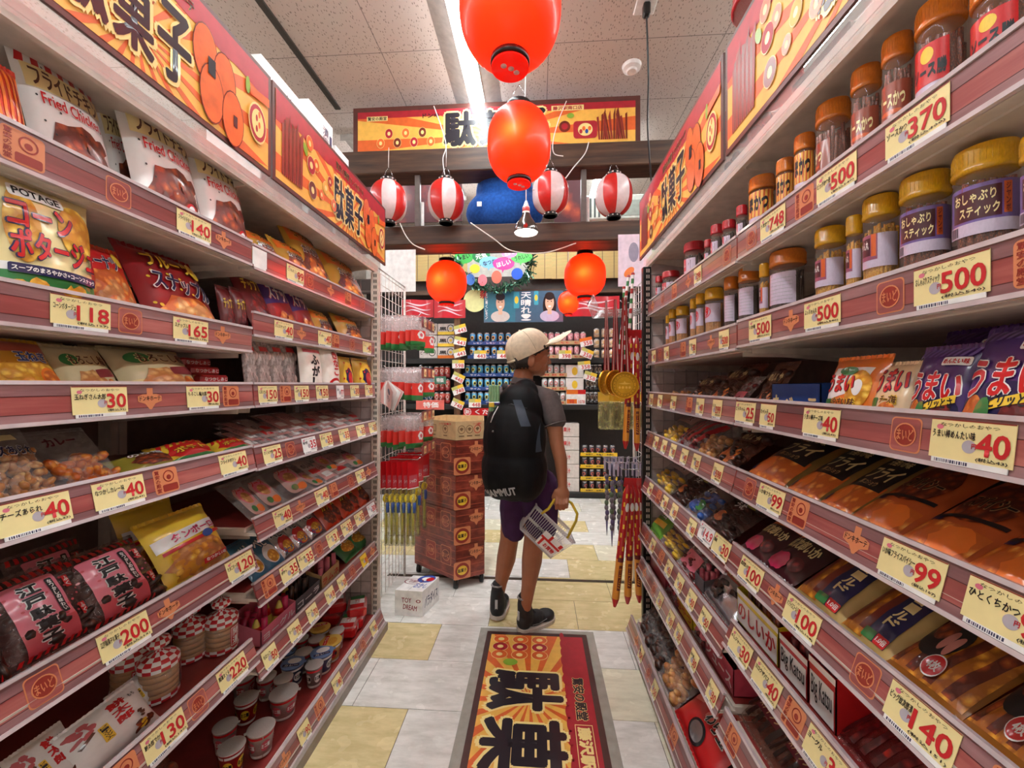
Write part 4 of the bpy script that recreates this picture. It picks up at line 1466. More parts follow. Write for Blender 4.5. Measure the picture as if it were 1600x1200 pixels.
		'cutlet': lambda: bag('snack_bag', P_('kabayaki_brown', (150, 92, 34)), [(r, -0.95, 0.04, 0.95, 0.80, F_GOLD), ('st', 4, F_BRN, 0.06, 0.80, 0.25), (r, -0.95, 0.80, 0.95, 0.98, P_('grey_pink_print', (196, 160, 154))), ('st', 12, MAROON, 0.79, 0.83, 0.04), (t, 'JUICY', -0.7, 0.85, 0.8, 0.96, MAROON, WPR, 0.08), (t, 'なまら甘辛たれ味', -0.2, 0.66, 0.85, 0.76, TAN, None, 0.02), (e, -0.38, 0.40, 0.50, 0.2, BLK), (e, -0.55, 0.45, 0.25, 0.1, F_BRN, 0.3), (e, -0.25, 0.38, 0.1, 0.1, P_('ham_pink', (200, 130, 120))), (e, -0.05, 0.36, 0.1, 0.1, P_('ham_pink', (200, 130, 120))), (e, 0.02, 0.17, 0.26, 0.09, WPR), (e, 0.02, 0.17, 0.24, 0.08, RED), (t, '4枚', -0.13, 0.13, 0.17, 0.21, WPR, None, 0.06)]),
		'redstick': lambda: bag('snack_packet', mat_film('red_film', (150, 50, 50), 0.5), [('st', 6, F_RED, 0.05, 0.80, 0.2), (t, 'ビッグカツ', -0.7, 0.60, 0.7, 0.78, TAN, MAROON, 0.06), (r, -0.9, 0.88, 0.9, 0.96, SILVF)], depth=0.03, cat='snack packet'),
		'mixbag': lambda: bag('clear_bag', FILM, [(r, -0.8, 0.6, 0.8, 0.9, P_('grey_pink_print', (196, 160, 154))), (t, 'ミックス', -0.6, 0.66, 0.6, 0.84, MAROON, WPR, 0.06)], fill=(YEL, 26, 0.013, 0.5)),
		'redbag': lambda: bag('clear_bag', FILM2, [('st', 5, P_('ruby_print', (190, 40, 50)), 0.15, 0.9, 0.3)], fill=(F_RED, 30, 0.013, 0.5)),
		'darkbag': lambda: bag('clear_bag', mat_film('smoke_film', (90, 66, 60), 0.5), [(e, -0.2, 0.3, 0.35, 0.12, F_ORG), (t, 'うめ', -0.2, 0.6, 0.4, 0.75, WPR, None, 0.03), (e, 0.5, 0.8, 0.3, 0.08, P_('olive_print', (150, 140, 50)))], depth=0.035, fill=(F_DARK, 26, 0.014, 0.85)),
		'cola': lambda: bag('clear_bag', FILM, [(e, -0.3, 0.16, 0.35, 0.12, BLU), (e, 0.3, 0.22, 0.3, 0.12, GRN), (t, 'ゼリー', -0.4, 0.55, 0.4, 0.7, WPR)], fill=(M('blue_jelly', (50, 90, 170), rough=0.2, coat=0.6), 22, 0.014, 0.6)),
		'limebag': lambda: bag('snack_packet', P_('lime_print', (110, 170, 60)), [(p, [(-0.8, 0.2), (0.8, 0.3), (0.8, 0.5), (-0.8, 0.4)], YEL), (t, 'ガム', -0.5, 0.55, 0.5, 0.8, WPR, GRN, 0.08)], cat='snack packet'),
		'foilpk': lambda: bag('snack_packet', SILVF, [(r, -0.9, 0.72, 0.9, 0.96, P_('brick_print', (190, 90, 70))), (t, '甘納豆', -0.5, 0.76, 0.6, 0.92, FILM_CORN, MAROON, 0.07), ('pc', 12, -0.6, 0.2, 0.6, 0.6, F_DARK, 4, 0.18)], cat='snack packet'),
		'zip': lambda: bag('clear_bag', FILM, [(r, -0.95, 0.90, 0.95, 0.93, RED), (r, -0.95, 0.95, 0.95, 0.98, WPR)], fill=(F_PALE, 34, 0.016, 0.55), back=FILM),
		'zipdark': lambda: bag('clear_bag', FILM, [(r, -0.95, 0.92, 0.95, 0.97, WPR)], fill=(F_DARK, 34, 0.016, 0.55), back=FILM),
		'redflower': lambda: bag('snack_bag', P_('crimson_print', (200, 28, 32)), [('pc', 9, -0.7, 0.5, 0.5, 0.9, P_('petal_print', (226, 120, 110)), 3, 0.24), (e, 0.1, 0.2, 0.35, 0.16, BLK), (e, 0.1, 0.2, 0.28, 0.12, SILVF), (t, 'わら玉', 0.0, 0.4, 0.8, 0.6, BLK, WPR, 0.06)]),
		'sen': lambda: bag('clear_bag', mat_film('brown_film', (130, 80, 64), 0.5), [('v', 'せん', -0.4, 0.2, 0.3, 0.7, FILM_CORN, MAROON), ('v', '八', -0.6, 0.72, -0.1, 0.95, FILM_CORN, MAROON)], fill=(F_BRN, 26, 0.016, 0.8)),
		'sticky': lambda: bag('snack_packet', mat_film('brown_film', (130, 80, 64), 0.5), [('st', 5, F_DARK, 0.1, 0.9, 0.1), (r, -0.6, 0.3, 0.6, 0.5, MAROON), (t, 'スティック', -0.55, 0.33, 0.55, 0.47, TAN)], depth=0.03, cat='snack packet'),
	}
	PROTO[key] = D[key]()
	return PROTO[key]


def put(key, bayk, tier, u0, u1, vtop, tilt, label, back=0.035, hh=None, yaw=0.0, group=None, dz=0.0, ds=1.0):
	"""Stand or lean a bag on a shelf so that it fills pixel columns u0..u1 up to row vtop."""
	s = side(bayk)
	zt, X, th = TIERS[bayk][tier]
	z0 = zsh(bayk, tier) + 0.004 + dz
	Xf = X + s * back
	ya, yb = onX(u0, Xf), onX(u1, Xf)
	wd = abs(ya - yb)
	Y = (ya + yb) / 2
	a = math.radians(tilt)
	if hh is None:
		un = (u0 if vtop < 600 else u1) if s < 0 else (u1 if vtop < 600 else u0)
		k = (600 - vtop) / (abs(un - 840) * 0.998)
		hh = (k * abs(Xf) + CAMZ - z0) / max(0.15, math.cos(a) - k * math.sin(a))
		hh = max(0.06, min(0.34, hh))
	sc = (wd / BW, ds * min(1.25, max(0.55, wd / BW)), hh / BH)
	p = design(key)
	o = spawn(p, (Xf, Y, z0), (0, 0, 0), sc, label, group)
	# R = yaw-to-face * lean back
	R = Matrix.Rotation((PI / 2 if s < 0 else -PI / 2) + math.radians(yaw), 3, 'Z') @ Matrix.Rotation(-a, 3, 'X')
	o.rotation_euler = R.to_euler()
	return o


CH, JA = 'chip side', 'jar side'
# ---- chip side, near bay
put('redsheet', 'L1', 0, -45, 52, 80, 12, 'red and orange striped snack bag, first on the top tier of the chip side', back=0.03)
put('fried', 'L1', 0, 58, 190, 92, 16, 'white spotted fried-chicken snack bag beside the red striped bag, top chip tier', back=0.04)
put('fried', 'L1', 0, 186, 228, 172, 14, 'white spotted fried-chicken snack bag half hidden behind its neighbours, top chip tier', back=0.075)
put('fried', 'L1', 0, 215, 322, 165, 14, 'white spotted fried-chicken snack bag straight above the 140 card', back=0.03)
put('fried', 'L1', 0, 322, 394, 238, 14, 'white spotted fried-chicken snack bag last before the shelf joint, top chip tier', back=0.03)
put('potage', 'L1', 1, -8, 152, 272, 6, 'large cream and green corn potage bag standing above the 118 card', back=0.02)
put('puff', 'L1', 1, 153, 232, 390, 24, 'orange-red donut snack bag leaning beside the corn potage bag', back=0.03)
put('snapple', 'L1', 1, 236, 350, 398, 26, 'dark red snack bag with blue lettering above the 165 card', back=0.03)
put('darkred', 'L1', 1, 350, 372, 452, 10, 'narrow dark red snack bag deep in the second chip tier', back=0.06)
put('darkred', 'L1', 1, 372, 392, 455, 10, 'narrow dark red snack bag at the shelf joint, second chip tier', back=0.05)
put('yelball', 'L1', 2, -60, 12, 540, 30, 'amber onion snack bag cut by the picture edge, third chip tier', back=0.03)
put('yelball', 'L1', 2, 8, 120, 534, 34, 'amber onion snack bag with blue lettering before the 30 card', back=0.03)
put('beige', 'L1', 2, 118, 205, 545, 34, 'beige corn ring bag next to the amber onion bag', back=0.03)
put('beige', 'L1', 2, 205, 322, 548, 34, 'beige corn ring bag next to the red packet block, third chip tier', back=0.03)
for q, (a, b) in enumerate(((20, 130), (150, 290))):
	put('beige', 'L1', 2, a, b, 532, 20, ('beige bag behind the amber onion bag, third chip tier', 'beige bag in the rear row, third chip tier')[q], back=0.13)
put('arare', 'L1', 3, -20, 104, 668, 38, 'clear bag of cheese rice crackers with navy lettering, fourth chip tier', back=0.035, ds=1.1)
put('curry', 'L1', 3, 100, 200, 664, 44, 'clear bag of curry crackers with empty film ends, fourth chip tier', back=0.04)
put('greeny', 'L1', 3, 196, 288, 705, 58, 'olive seaweed-salt snack bag lying flat, fourth chip tier', back=0.045)
put('fries', 'L1', 3, 262, 345, 684, 55, 'yellow and red fries snack bag before the 40 card of the fourth tier', back=0.045)
put('fries', 'L1', 3, 345, 395, 690, 60, 'yellow and red fries snack bag at the shelf joint, fourth chip tier', back=0.06)
put('edo', 'L1', 4, -60, 20, 865, 30, 'dark sweets bag with pink label cut by the picture edge, fifth chip tier', back=0.05)
put('edo', 'L1', 4, 18, 160, 852, 34, 'dark sweets bag with pink label, left of the gap on the fifth chip tier', back=0.06)
put('edo', 'L1', 4, 140, 262, 818, 36, 'dark sweets bag with pink label right of the gap on the fifth chip tier', back=0.05)
put('edo', 'L1', 4, 30, 150, 830, 20, 'dark sweets bag with pink label in the rear row, fifth chip tier', back=0.2)
put('boro', 'L1', 4, 262, 362, 772, 32, 'yellow and white egg biscuit bag before the 120 card', back=0.04)
put('boro', 'L1', 4, 200, 290, 772, 18, 'yellow egg biscuit bag standing behind the pink labels', back=0.19)
put('mochi', 'L1', 5, 60, 150, 1090, 42, 'white rice cracker bag under the top one, nearest on the sixth chip tier', back=0.05)
put('mochi', 'L1', 5, 128, 250, 1035, 40, 'white rice cracker bag with red brush characters, front of the sixth chip tier', back=0.035)
put('mochi', 'L1', 5, 190, 270, 1015, 36, 'white rice cracker bag next to the checked cookie rolls', back=0.09)
put('redsheet', 'L1', 5, -10, 112, 1130, 50, 'red and orange bag at the bottom picture corner, sixth chip tier', back=0.05)
put('sen', 'L1', 6, 258, 330, 1150, 40, 'clear brown cracker bag on the bottom chip tier, near bay', back=0.08, hh=0.2)
# ---- chip side, far bay
for q, (a, b, v) in enumerate(((397, 446, 368), (446, 492, 385), (478, 524, 374), (530, 578, 410))):
	put('gold', 'L2', 0, a, b, v, 26, 'mustard corn snack bag, %s along the far top chip tier' % ('first', 'second', 'third', 'fourth')[q], back=0.03)
for q, (a, b, v, ky) in enumerate(((396, 436, 432, 'darkred'), (430, 474, 440, 'purple'), (470, 502, 455, 'purple'), (500, 528, 490, 'gold'), (538, 572, 498, 'gold'))):
	put(ky, 'L2', 1, a, b, v, 26, ('dark red chip bag first on the far second chip tier', 'red and purple bag beside the dark red bag, far second tier', 'red and purple bag beside the mustard bag, far second tier', 'mustard bag next to the red and purple bags, far second tier', 'mustard bag alone at the end of the far second tier')[q], back=0.03)
for q, (a, b) in enumerate(((384, 404), (404, 425), (425, 446), (446, 466))):
	put('stick', 'L2', 2, a, b, 537 + q, 6, 'tall clear bag of pink sticks, %s of four on the third chip tier' % ('first', 'second', 'third', 'fourth')[q], back=0.05)
put('sack', 'L2', 2, 470, 504, 541, 5, 'white sack with black brush letters above the 150 cards', back=0.02)
put('sackred', 'L2', 2, 504, 531, 544, 5, 'white sack with red letters beside the black-lettered sack', back=0.02)
put('ramen', 'L2', 2, 533, 553, 560, 8, 'yellow noodle snack bag beside the red-lettered sack', back=0.02)
put('ramen', 'L2', 2, 555, 580, 562, 8, 'yellow noodle snack bag at the end of the third chip tier', back=0.02)
rr = random.Random(11)
n = 0
for lay in range(3):
	for a in range(397, 575, 22):
		n += 1
		put(('packs', 'packs', 'packs2')[n % 3], 'L2', 3, a, a + 24, 0, 68 + rr.uniform(-4, 4), 'thin pinkish packet lying in the flat stacks of the far fourth chip tier', back=0.05 + 0.02 * lay, hh=0.13, group='flat packets on the far fourth chip tier', dz=0.016 * lay, yaw=rr.uniform(-6, 6))
for q, (a, b, v) in enumerate(((352, 386, 770), (372, 412, 760), (405, 452, 748))):
	put('cardpack', 'L2', 4, a + 40, b + 40, v, 50, 'clear packet with a pink sauce-cracker card, %s on the far fifth chip tier' % ('first', 'second', 'third')[q], back=0.04 + 0.01 * q, hh=0.14)
n = 0
for lay in range(2):
	for a in range(490, 572, 20):
		n += 1
		put(('packs2', 'cardpack', 'packs')[n % 3], 'L2', 4, a, a + 24, 0, 64 + rr.uniform(-5, 5), 'flat clear packet heaped on the far fifth chip tier', back=0.05 + 0.03 * lay, hh=0.13, group='flat packets on the far fifth chip tier', dz=0.018 * lay, yaw=rr.uniform(-8, 8))
for q, (a, b, ky) in enumerate(((396, 424, 'ministarb'), (420, 448, 'ministarb'), (444, 470, 'ministar'), (466, 490, 'ministar'), (486, 512, 'ministar'))):
	put(ky, 'L2', 5, a, b, 0, 44, ('teal noodle snack packet first on the far sixth chip tier', 'teal noodle snack packet beside the silver ones', 'silver noodle snack packet beside the teal ones', 'silver noodle snack packet between two silver ones', 'silver noodle snack packet beside the vermilion packets')[q], back=0.035, hh=0.13)
for q, a in enumerate((512, 525, 538, 551, 564)):
	put('redorg', 'L2', 5, a, a + 20, 0, 40 + 3 * (q % 2), 'vermilion cutlet snack packet, %s in the far sixth chip tier' % ('first', 'second', 'third', 'fourth', 'fifth')[q], back=0.035 + 0.015 * (q % 2), hh=0.12)
for q, (a, b) in enumerate(((540, 562), (556, 578))):
	put('greenpk', 'L2', 6, a, b, 0, 50, ('green noodle packet before the last one, far seventh chip tier', 'green noodle packet at the end of the far seventh chip tier')[q], back=0.05, hh=0.11)
# ---- jar side, near bay
put('umaiw', 'R1', 2, 1352, 1412, 570, 16, 'pale cheese-flavour snack bag with red lettering, third jar-side tier', back=0.03)
put('ring', 'R1', 2, 1284, 1366, 560, 14, 'orange ring snack bag with a green stripe, above the 40 card', back=0.03)
put('umai', 'R1', 2, 1410, 1500, 545, 14, 'purple corn stick bag beside the pale cheese bag, third jar-side tier', back=0.03)
put('umai', 'R1', 2, 1484, 1640, 512, 18, 'largest purple corn stick bag above the big 40 card', back=0.02)
put('umai', 'R1', 2, 1440, 1600, 512, 14, 'purple corn stick bag in the rear row, third jar-side tier', back=0.12)
put('slab', 'R1', 2, 1168, 1200, 572, 30, 'dark packet beside the blue box, third jar-side tier', back=0.05)
for q, (a, b) in enumerate(((1154, 1212), (1212, 1262), (1262, 1312))):
	put('kuro', 'R1', 3, a + 10, b + 12, 0, 58, 'black and orange squid snack bag, %s from the joint, fourth jar-side tier' % ('first', 'second', 'third')[q], back=0.035, hh=0.19)
put('spicy', 'R1', 3, 1322, 1400, 0, 58, 'brown spicy snack bag next to the black ones, fourth jar-side tier', back=0.04, hh=0.19)
put('spicy', 'R1', 3, 1396, 1500, 0, 60, 'brown spicy snack bag above the two-digit card with a black topper', back=0.035, hh=0.19)
put('spicy', 'R1', 3, 1496, 1625, 0, 60, 'brown spicy snack bag at the picture edge, fourth jar-side tier', back=0.035, hh=0.19)
put('kuro', 'R1', 3, 1290, 1400, 0, 46, 'black and orange squid snack bag in the rear row', back=0.16, hh=0.17)
put('ikapur', 'R1', 4, 1158, 1196, 0, 56, 'maroon and orange squid bag first on the fifth jar-side tier', back=0.04, hh=0.17)
put('ikapur', 'R1', 4, 1192, 1240, 0, 56, 'maroon and orange squid bag beside the navy and gold bags', back=0.04, hh=0.18)
put('navygold', 'R1', 4, 1242, 1312, 0, 54, 'gold and navy fry bag above the 100 card', back=0.035, hh=0.19)
put('navygold', 'R1', 4, 1310, 1385, 0, 54, 'gold and navy fry bag beside the brown cutlet bag', back=0.035, hh=0.19)
put('cutlet', 'R1', 4, 1382, 1500, 0, 56, 'brown cutlet bag with black oval picture, fifth jar-side tier', back=0.035, hh=0.2)
put('cutlet', 'R1', 4, 1500, 1640, 0, 56, 'brown cutlet bag with black oval picture in the bottom picture corner', back=0.035, hh=0.2)
put('darkbag', 'R1', 4, 1320, 1420, 0, 40, 'dark clear bag behind the gold and navy bags', back=0.2, hh=0.16)
put('redstick', 'R1', 5, 1305, 1420, 0, 56, 'red cutlet strip packet in front, sixth jar-side tier', back=0.04, hh=0.18)
put('redstick', 'R1', 5, 1400, 1560, 0, 56, 'red cutlet strip packet at the frame bottom, sixth jar-side tier', back=0.04, hh=0.18)
for q, a in enumerate((1150, 1190, 1235)):
	put('sticky', 'R1', 6, a, a + 48, 0, 56, 'brown stick packet, %s on the seventh jar-side tier' % ('first', 'second', 'third')[q], back=0.04, hh=0.17)
# ---- jar side, far bay
put('slab', 'R2', 2, 1068, 1096, 590, 40, 'dark squid sheet packet leaning before the 40 card, far third jar-side tier', back=0.04)
put('slab', 'R2', 2, 1094, 1130, 576, 44, 'dark squid sheet packet leaning above the 299 card', back=0.04)
put('pinkfilm', 'R2', 2, 1128, 1150, 592, 40, 'clear packet of red strips at the joint, far third jar-side tier', back=0.05)
put('zip', 'R2', 2, 1040, 1068, 603, 56, 'clear crinkled bag far along the third jar-side tier', back=0.06, hh=0.1)
for q, (a, b, ky, lb) in enumerate(((1030, 1056, 'mixbag', 'clear bag of yellow candy'), (1054, 1086, 'redbag', 'clear bag of red strips'), (1084, 1112, 'zip', 'clear bag with pale crackers'), (1110, 1146, 'slab', 'brown squid sheet packet'))):
	put(ky, 'R2', 3, a, b, 0, 54, lb + ' on the far fourth jar-side tier', back=0.035, hh=0.16)
for q, (a, b, ky, lb) in enumerate(((1018, 1048, 'mixbag', 'clear bag of yellow candy'), (1046, 1072, 'darkbag', 'dark clear plum bag'), (1070, 1098, 'cola', 'clear bag of blue jelly'), (1096, 1138, 'darkbag', 'dark clear bag by the joint'))):
	put(ky, 'R2', 4, a, b, 0, 54, lb + ' on the far fifth jar-side tier', back=0.035, hh=0.16)
for q, (a, b, ky, lb) in enumerate(((1016, 1032, 'limebag', 'green and yellow gum packet'), (1032, 1060, 'mixbag', 'clear bag of yellow candy'), (1058, 1086, 'pinkfilm', 'pink and red packet'), (1098, 1142, 'foilpk', 'silver packet of sugared beans'))):
	put(ky, 'R2', 5, a, b, 0, 46, lb + ' on the far sixth jar-side tier', back=0.035, hh=0.13)
for q, (a, b, ky, lb) in enumerate(((1040, 1062, 'redbag', 'clear bag of red strips beside the yellow box'), (1080, 1102, 'pinkfilm', 'pink and red packet between boxes'))):
	put(ky, 'R2', 6, a, b, 0, 46, lb + ', far seventh jar-side tier', back=0.035, hh=0.12)
for q, (a, b, ky, lb) in enumerate(((996, 1016, 'zipdark', 'clear bag of dark nuts with white closure'), (1010, 1032, 'zipdark', 'clear zip bag of brown rings'), (1028, 1056, 'zip', 'clear zip bag with red line and dried fruit'), (1056, 1105, 'redflower', 'red bag with flower print and black circle'))):
	put(ky, 'R2', 7, a, b, 0, 52, lb + ', bottom jar-side tier', back=0.03, hh=0.2)

# ------------------------------------------------------------------ jars
LIDY = M('jar_lid_yellow', (230, 172, 30), rough=0.22, coat=0.3)
LIDO = M('jar_lid_orange', (212, 116, 30), rough=0.22, coat=0.3)
LIDR = M('jar_lid_red', (176, 24, 34), rough=0.3, coat=0.3)
JARW = mat_glass('jar_plastic', (226, 206, 190), 0.1)
LAB_W = P_('label_lilac', (206, 190, 210))
LAB_K = P_('label_plum', (78, 34, 46))
LAB_O = P_('label_orange', (214, 96, 44))
LAB_V = P_('label_violet', (120, 96, 160))


def jar_proto(key):
	k = 'jar_' + key
	if k in PROTO:
		return PROTO[k]
	R, H = 0.5, 1.0          # unit jar, scaled to size
	lid = {'oshaburi': LIDY, 'yocchan': LIDY, 'small': LIDY, 'katsu': LIDO, 'sauce': LIDO, 'umaka': LIDO, 'red': LIDR, 'stick': LIDO}[key]
	body = MB()
	body.lathe([(0.40, 0.0), (0.46, 0.012), (0.475, 0.05), (0.475, 0.74), (0.46, 0.79), (0.40, 0.83)], JARW, n=32)
	o = body.build('snack_jar')
	o['category'] = 'jar'
	l = MB()
	l.lathe([(0.43, 0.82), (0.50, 0.825), (0.51, 0.845), (0.49, 0.86), (0.49, 0.965), (0.47, 0.99), (0.40, 1.0), (0.0, 1.0)], lid, n=36)
	for q in range(36):
		a = 2 * PI * q / 36
		l.tube([(0.492 * math.cos(a), 0.492 * math.sin(a), 0.87), (0.492 * math.cos(a), 0.492 * math.sin(a), 0.955)], 0.007, lid, 4, False)
	l.build('lid', o)
	c = MB()
	cm_ = {'oshaburi': F_BRN, 'yocchan': F_YEL, 'small': F_PALE, 'katsu': F_BRN, 'sauce': F_BRN, 'umaka': F_BRN, 'red': F_DARK, 'stick': F_DARK}[key]
	rr = random.Random(len(key))
	for q in range(64):
		a, r = rr.uniform(0, 2 * PI), 0.42 * math.sqrt(rr.random())
		p = Vector((r * math.cos(a), r * math.sin(a), 0.03))
		b2 = a + rr.uniform(-0.7, 0.7)
		r2 = min(0.43, r + rr.uniform(-0.1, 0.1))
		if q == 0:
			c.lathe([(0.0, 0.02), (0.40, 0.02), (0.41, 0.55), (0.36, 0.62), (0.0, 0.64)], cm_, n=20)
		c.tube([p, (r2 * math.cos(b2), r2 * math.sin(b2), rr.uniform(0.58, 0.76))], 0.06, cm_, 6)
	cc = c.build('contents', o)
	cc['kind'] = 'stuff'
	lb = MB()
	ZS = 1.85                # jars are about this much taller than wide

	def S(x, y, off):        # x = arc angle in radians, 0 faces -y
		return Vector((math.sin(x) * (0.482 + off), -math.cos(x) * (0.482 + off), y * 0.92 + 0.12))
	st = 0.12
	if key == 'oshaburi':
		lb.rect2(-1.25, 0.30, 1.7, 0.66, LAB_V, S, 0, st)
		lb.rect2(-1.25, 0.30, 1.7, 0.39, LAB_W, S, 0.004, st)
		lb.rect2(-0.95, 0.41, 0.62, 0.63, LAB_K, S, 0.006, st)
		lb.text2('おしゃぶり', -0.85, 0.53, 0.45, 0.61, FILM_CORN, S, 0.012, st, 0.04)
		lb.text2('スティック', -0.65, 0.43, 0.55, 0.51, FILM_CORN, S, 0.012, st, 0.04)
		lb.rect2(0.68, 0.42, 0.95, 0.64, LAB_O, S, 0.006, st)
		lb.vtext2('ジャンボ', 0.74, 0.43, 0.89, 0.63, MAROON, S, 0.012, st)
		for q in range(9):
			lb.rect2(-1.15 + 0.05 * q, 0.31, -1.13 + 0.05 * q + 0.01 * (q % 2), 0.38, INK, S, 0.009)
	elif key == 'yocchan':
		lb.rect2(-1.3, 0.30, 1.7, 0.60, LAB_W, S, 0, st)
		lb.rect2(-1.3, 0.37, 0.42, 0.60, P_('label_blue_red', (150, 84, 110)), S, 0.004, st)
		lb.rect2(-1.1, 0.41, 0.0, 0.57, LAB_K, S, 0.007, st)
		lb.text2('ちゃん丸', -1.0, 0.47, -0.1, 0.55, WPR, S, 0.013, st, 0.04)
		lb.rect2(0.05, 0.40, 0.34, 0.60, LAB_O, S, 0.007, st)
	elif key == 'umaka':
		lb.rect2(-1.5, 0.22, 1.5, 0.38, LAB_W, S, 0, st)
		lb.rect2(-1.5, 0.36, 1.5, 0.72, SUN, S, 0.004, st)
		for q in range(9):
			lb.poly2([(-1.45 + 0.33 * q, 0.36), (-1.3 + 0.33 * q, 0.36), (-1.2 + 0.33 * q, 0.72), (-1.35 + 0.33 * q, 0.72)], LAB_O, S, 0.006, st)
		lb.text2('うまかつ', -1.2, 0.44, 1.0, 0.66, INK, S, 0.013, st, 0.07)
	elif key == 'katsu':
		lb.rect2(-1.4, 0.08, 1.3, 0.34, LAB_W, S, 0, st)
		lb.rect2(-1.4, 0.32, 0.6, 0.62, RED, S, 0.005, st)
		lb.text2('ソース勝', -1.0, 0.36, 0.5, 0.48, INK, S, 0.013, st, 0.07)
		lb.ell2(-0.3, 0.54, 0.3, 0.06, YEL, S, 0.009, st)
	elif key == 'sauce':
		lb.rect2(-1.4, 0.10, 1.3, 0.56, P_('label_rust', (150, 70, 50)), S, 0, st)
		lb.rect2(-1.4, 0.10, 1.3, 0.28, LAB_W, S, 0.005, st)
		lb.text2('ソースかつ', -1.1, 0.36, 0.8, 0.48, FILM_CORN, S, 0.013, st, 0.06)
		lb.ell2(-0.2, 0.32, 0.8, 0.02, LAB_O, S, 0.008, st)
		for q in range(12):
			lb.rect2(0.0 + 0.06 * q, 0.12, 0.025 + 0.06 * q + 0.012 * (q % 2), 0.25, INK, S, 0.009)
	elif key == 'small':
		lb.rect2(-1.4, 0.36, 1.5, 0.68, LAB_W, S, 0, st)
		lb.text2('29', -0.9, 0.46, 0.1, 0.62, RED, S, 0.013, st, 0.08)
		lb.ell2(-0.4, 0.54, 0.8, 0.1, P_('rose_print', (206, 84, 96)), S, 0.006, st, inner=0.8)
	elif key == 'stick':
		lb.rect2(-0.6, 0.26, 1.2, 0.66, LAB_W, S, 0, st)
		lb.rect2(-1.2, 0.26, -0.55, 0.66, LAB_O, S, 0.002, st)
		lb.ell2(-0.85, 0.42, 0.22, 0.10, PURP, S, 0.008, st)
		for q in range(7):
			lb.rect2(-0.4, 0.31 + 0.045 * q, 1.0, 0.318 + 0.045 * q, SILVER, S, 0.006, st)
	else:
		lb.rect2(-1.2, 0.25, 1.3, 0.6, LAB_W, S, 0, st)
		lb.rect2(-1.2, 0.35, 0.3, 0.6, P_('rose_print', (206, 84, 96)), S, 0.005, st)
		lb.text2('梅ジャム', -1.0, 0.42, 0.2, 0.54, WPR, S, 0.012, st)
	lb.build('paper_label', o)
	PROTO[k] = o
	return o


def jar(key, bayk, tier, u0, u1, vtop, label, back=0.03, turn=0.0):
	s = side(bayk)
	zt, X, th = TIERS[bayk][tier]
	uc = (u0 + u1) / 2
	r = (uc - 800) / F
	Xc = X + s * (back + 0.03)
	t = Xc / (-sn + r * cs)
	d = (u1 - u0) * t / F / math.sqrt(1 + r * r)
	Xc = X + s * (back + d / 2)
	t = Xc / (-sn + r * cs)
	d = (u1 - u0) * t / F / math.sqrt(1 + r * r)
	z0 = zsh(bayk, tier) + 0.001
	h = CAMZ + (600 - vtop) / F * t - z0
	h = max(0.05, min(0.2, h))
	# label turned between the aisle and the viewer
	rz = (PI / 2 if s < 0 else -PI / 2) + turn
	return spawn(jar_proto(key), (Xc, onX(uc, Xc), z0), (0, 0, rz), (d, d, h), label, 'snack jars on the jar-side shelves')


JO = ['first', 'second', 'third', 'fourth', 'fifth', 'sixth', 'seventh', 'eighth', 'ninth', 'tenth']
for q, (ky, a, b, v, lb) in enumerate((
		('katsu', 1512, 1625, -40, 'big orange-lidded jar with red katsu label cut by the picture edge'),
		('katsu', 1427, 1512, 5, 'big orange-lidded jar with red katsu label beside the edge jar'),
		('sauce', 1376, 1428, 58, 'orange-lidded jar with rust sauce label next to the red-label jars'),
		('sauce', 1328, 1378, 108, 'orange-lidded jar with rust sauce label and barcode, above the 370 card'),
		('sauce', 1273, 1330, 148, 'orange-lidded jar showing its white text panel, top jar tier'),
		('umaka', 1240, 1274, 212, 'orange-lidded jar with yellow sunburst label, nearer of three'),
		('umaka', 1212, 1242, 250, 'orange-lidded jar with yellow sunburst label, middle of three'),
		('umaka', 1169, 1212, 278, 'orange-lidded jar with yellow sunburst label, farthest of three'))):
	jar(ky, 'R1', 0, a, b, v, lb, turn=0.55 if q != 4 else -0.5)
for q, (a, b, v) in enumerate(((1150, 1168, 322), (1128, 1150, 345), (1110, 1130, 352), (1100, 1112, 375), (1068, 1102, 380))):
	jar('red', 'R2', 0, a, b, v, 'red-lidded plum jar, %s from the joint, far top jar tier' % JO[q])
for q, (ky, a, b, v, lb) in enumerate((
		('oshaburi', 1590, 1680, 205, 'yellow-lidded jar with violet stick label at the picture edge'),
		('oshaburi', 1483, 1597, 232, 'largest whole yellow-lidded jar with violet stick label, above the 500 card'),
		('oshaburi', 1403, 1487, 275, 'yellow-lidded jar with violet stick label beside the larger one'),
		('yocchan', 1346, 1406, 308, 'yellow-lidded jar with plum label next to the violet labels'),
		('yocchan', 1321, 1348, 338, 'narrow yellow-lidded jar with plum label between two wider ones'),
		('yocchan', 1272, 1322, 357, 'yellow-lidded jar with plum label above the middle 500 card'),
		('stick', 1201, 1260, 393, 'red-topped jar of dark sticks with white side panel'),
		('yocchan', 1186, 1202, 412, 'narrow plum-label jar beside the jar of dark sticks'),
		('stick', 1153, 1188, 420, 'red-topped jar with orange and purple label at the joint'))):
	jar(ky, 'R1', 1, a, b, v, lb, turn=0.6 if ky == 'oshaburi' else 0.3)
for q, (ky, a, b, v) in enumerate((('stick', 1131, 1154, 433), ('small', 1101, 1131, 451), ('small', 1087, 1102, 459), ('small', 1078, 1089, 467), ('small', 1056, 1077, 479), ('small', 1045, 1057, 484), ('small', 1040, 1047, 493))):
	jar(ky, 'R2', 1, a, b, v, 'small yellow-lidded snack jar, %s from the joint, far second jar tier' % JO[q], turn=0.4)
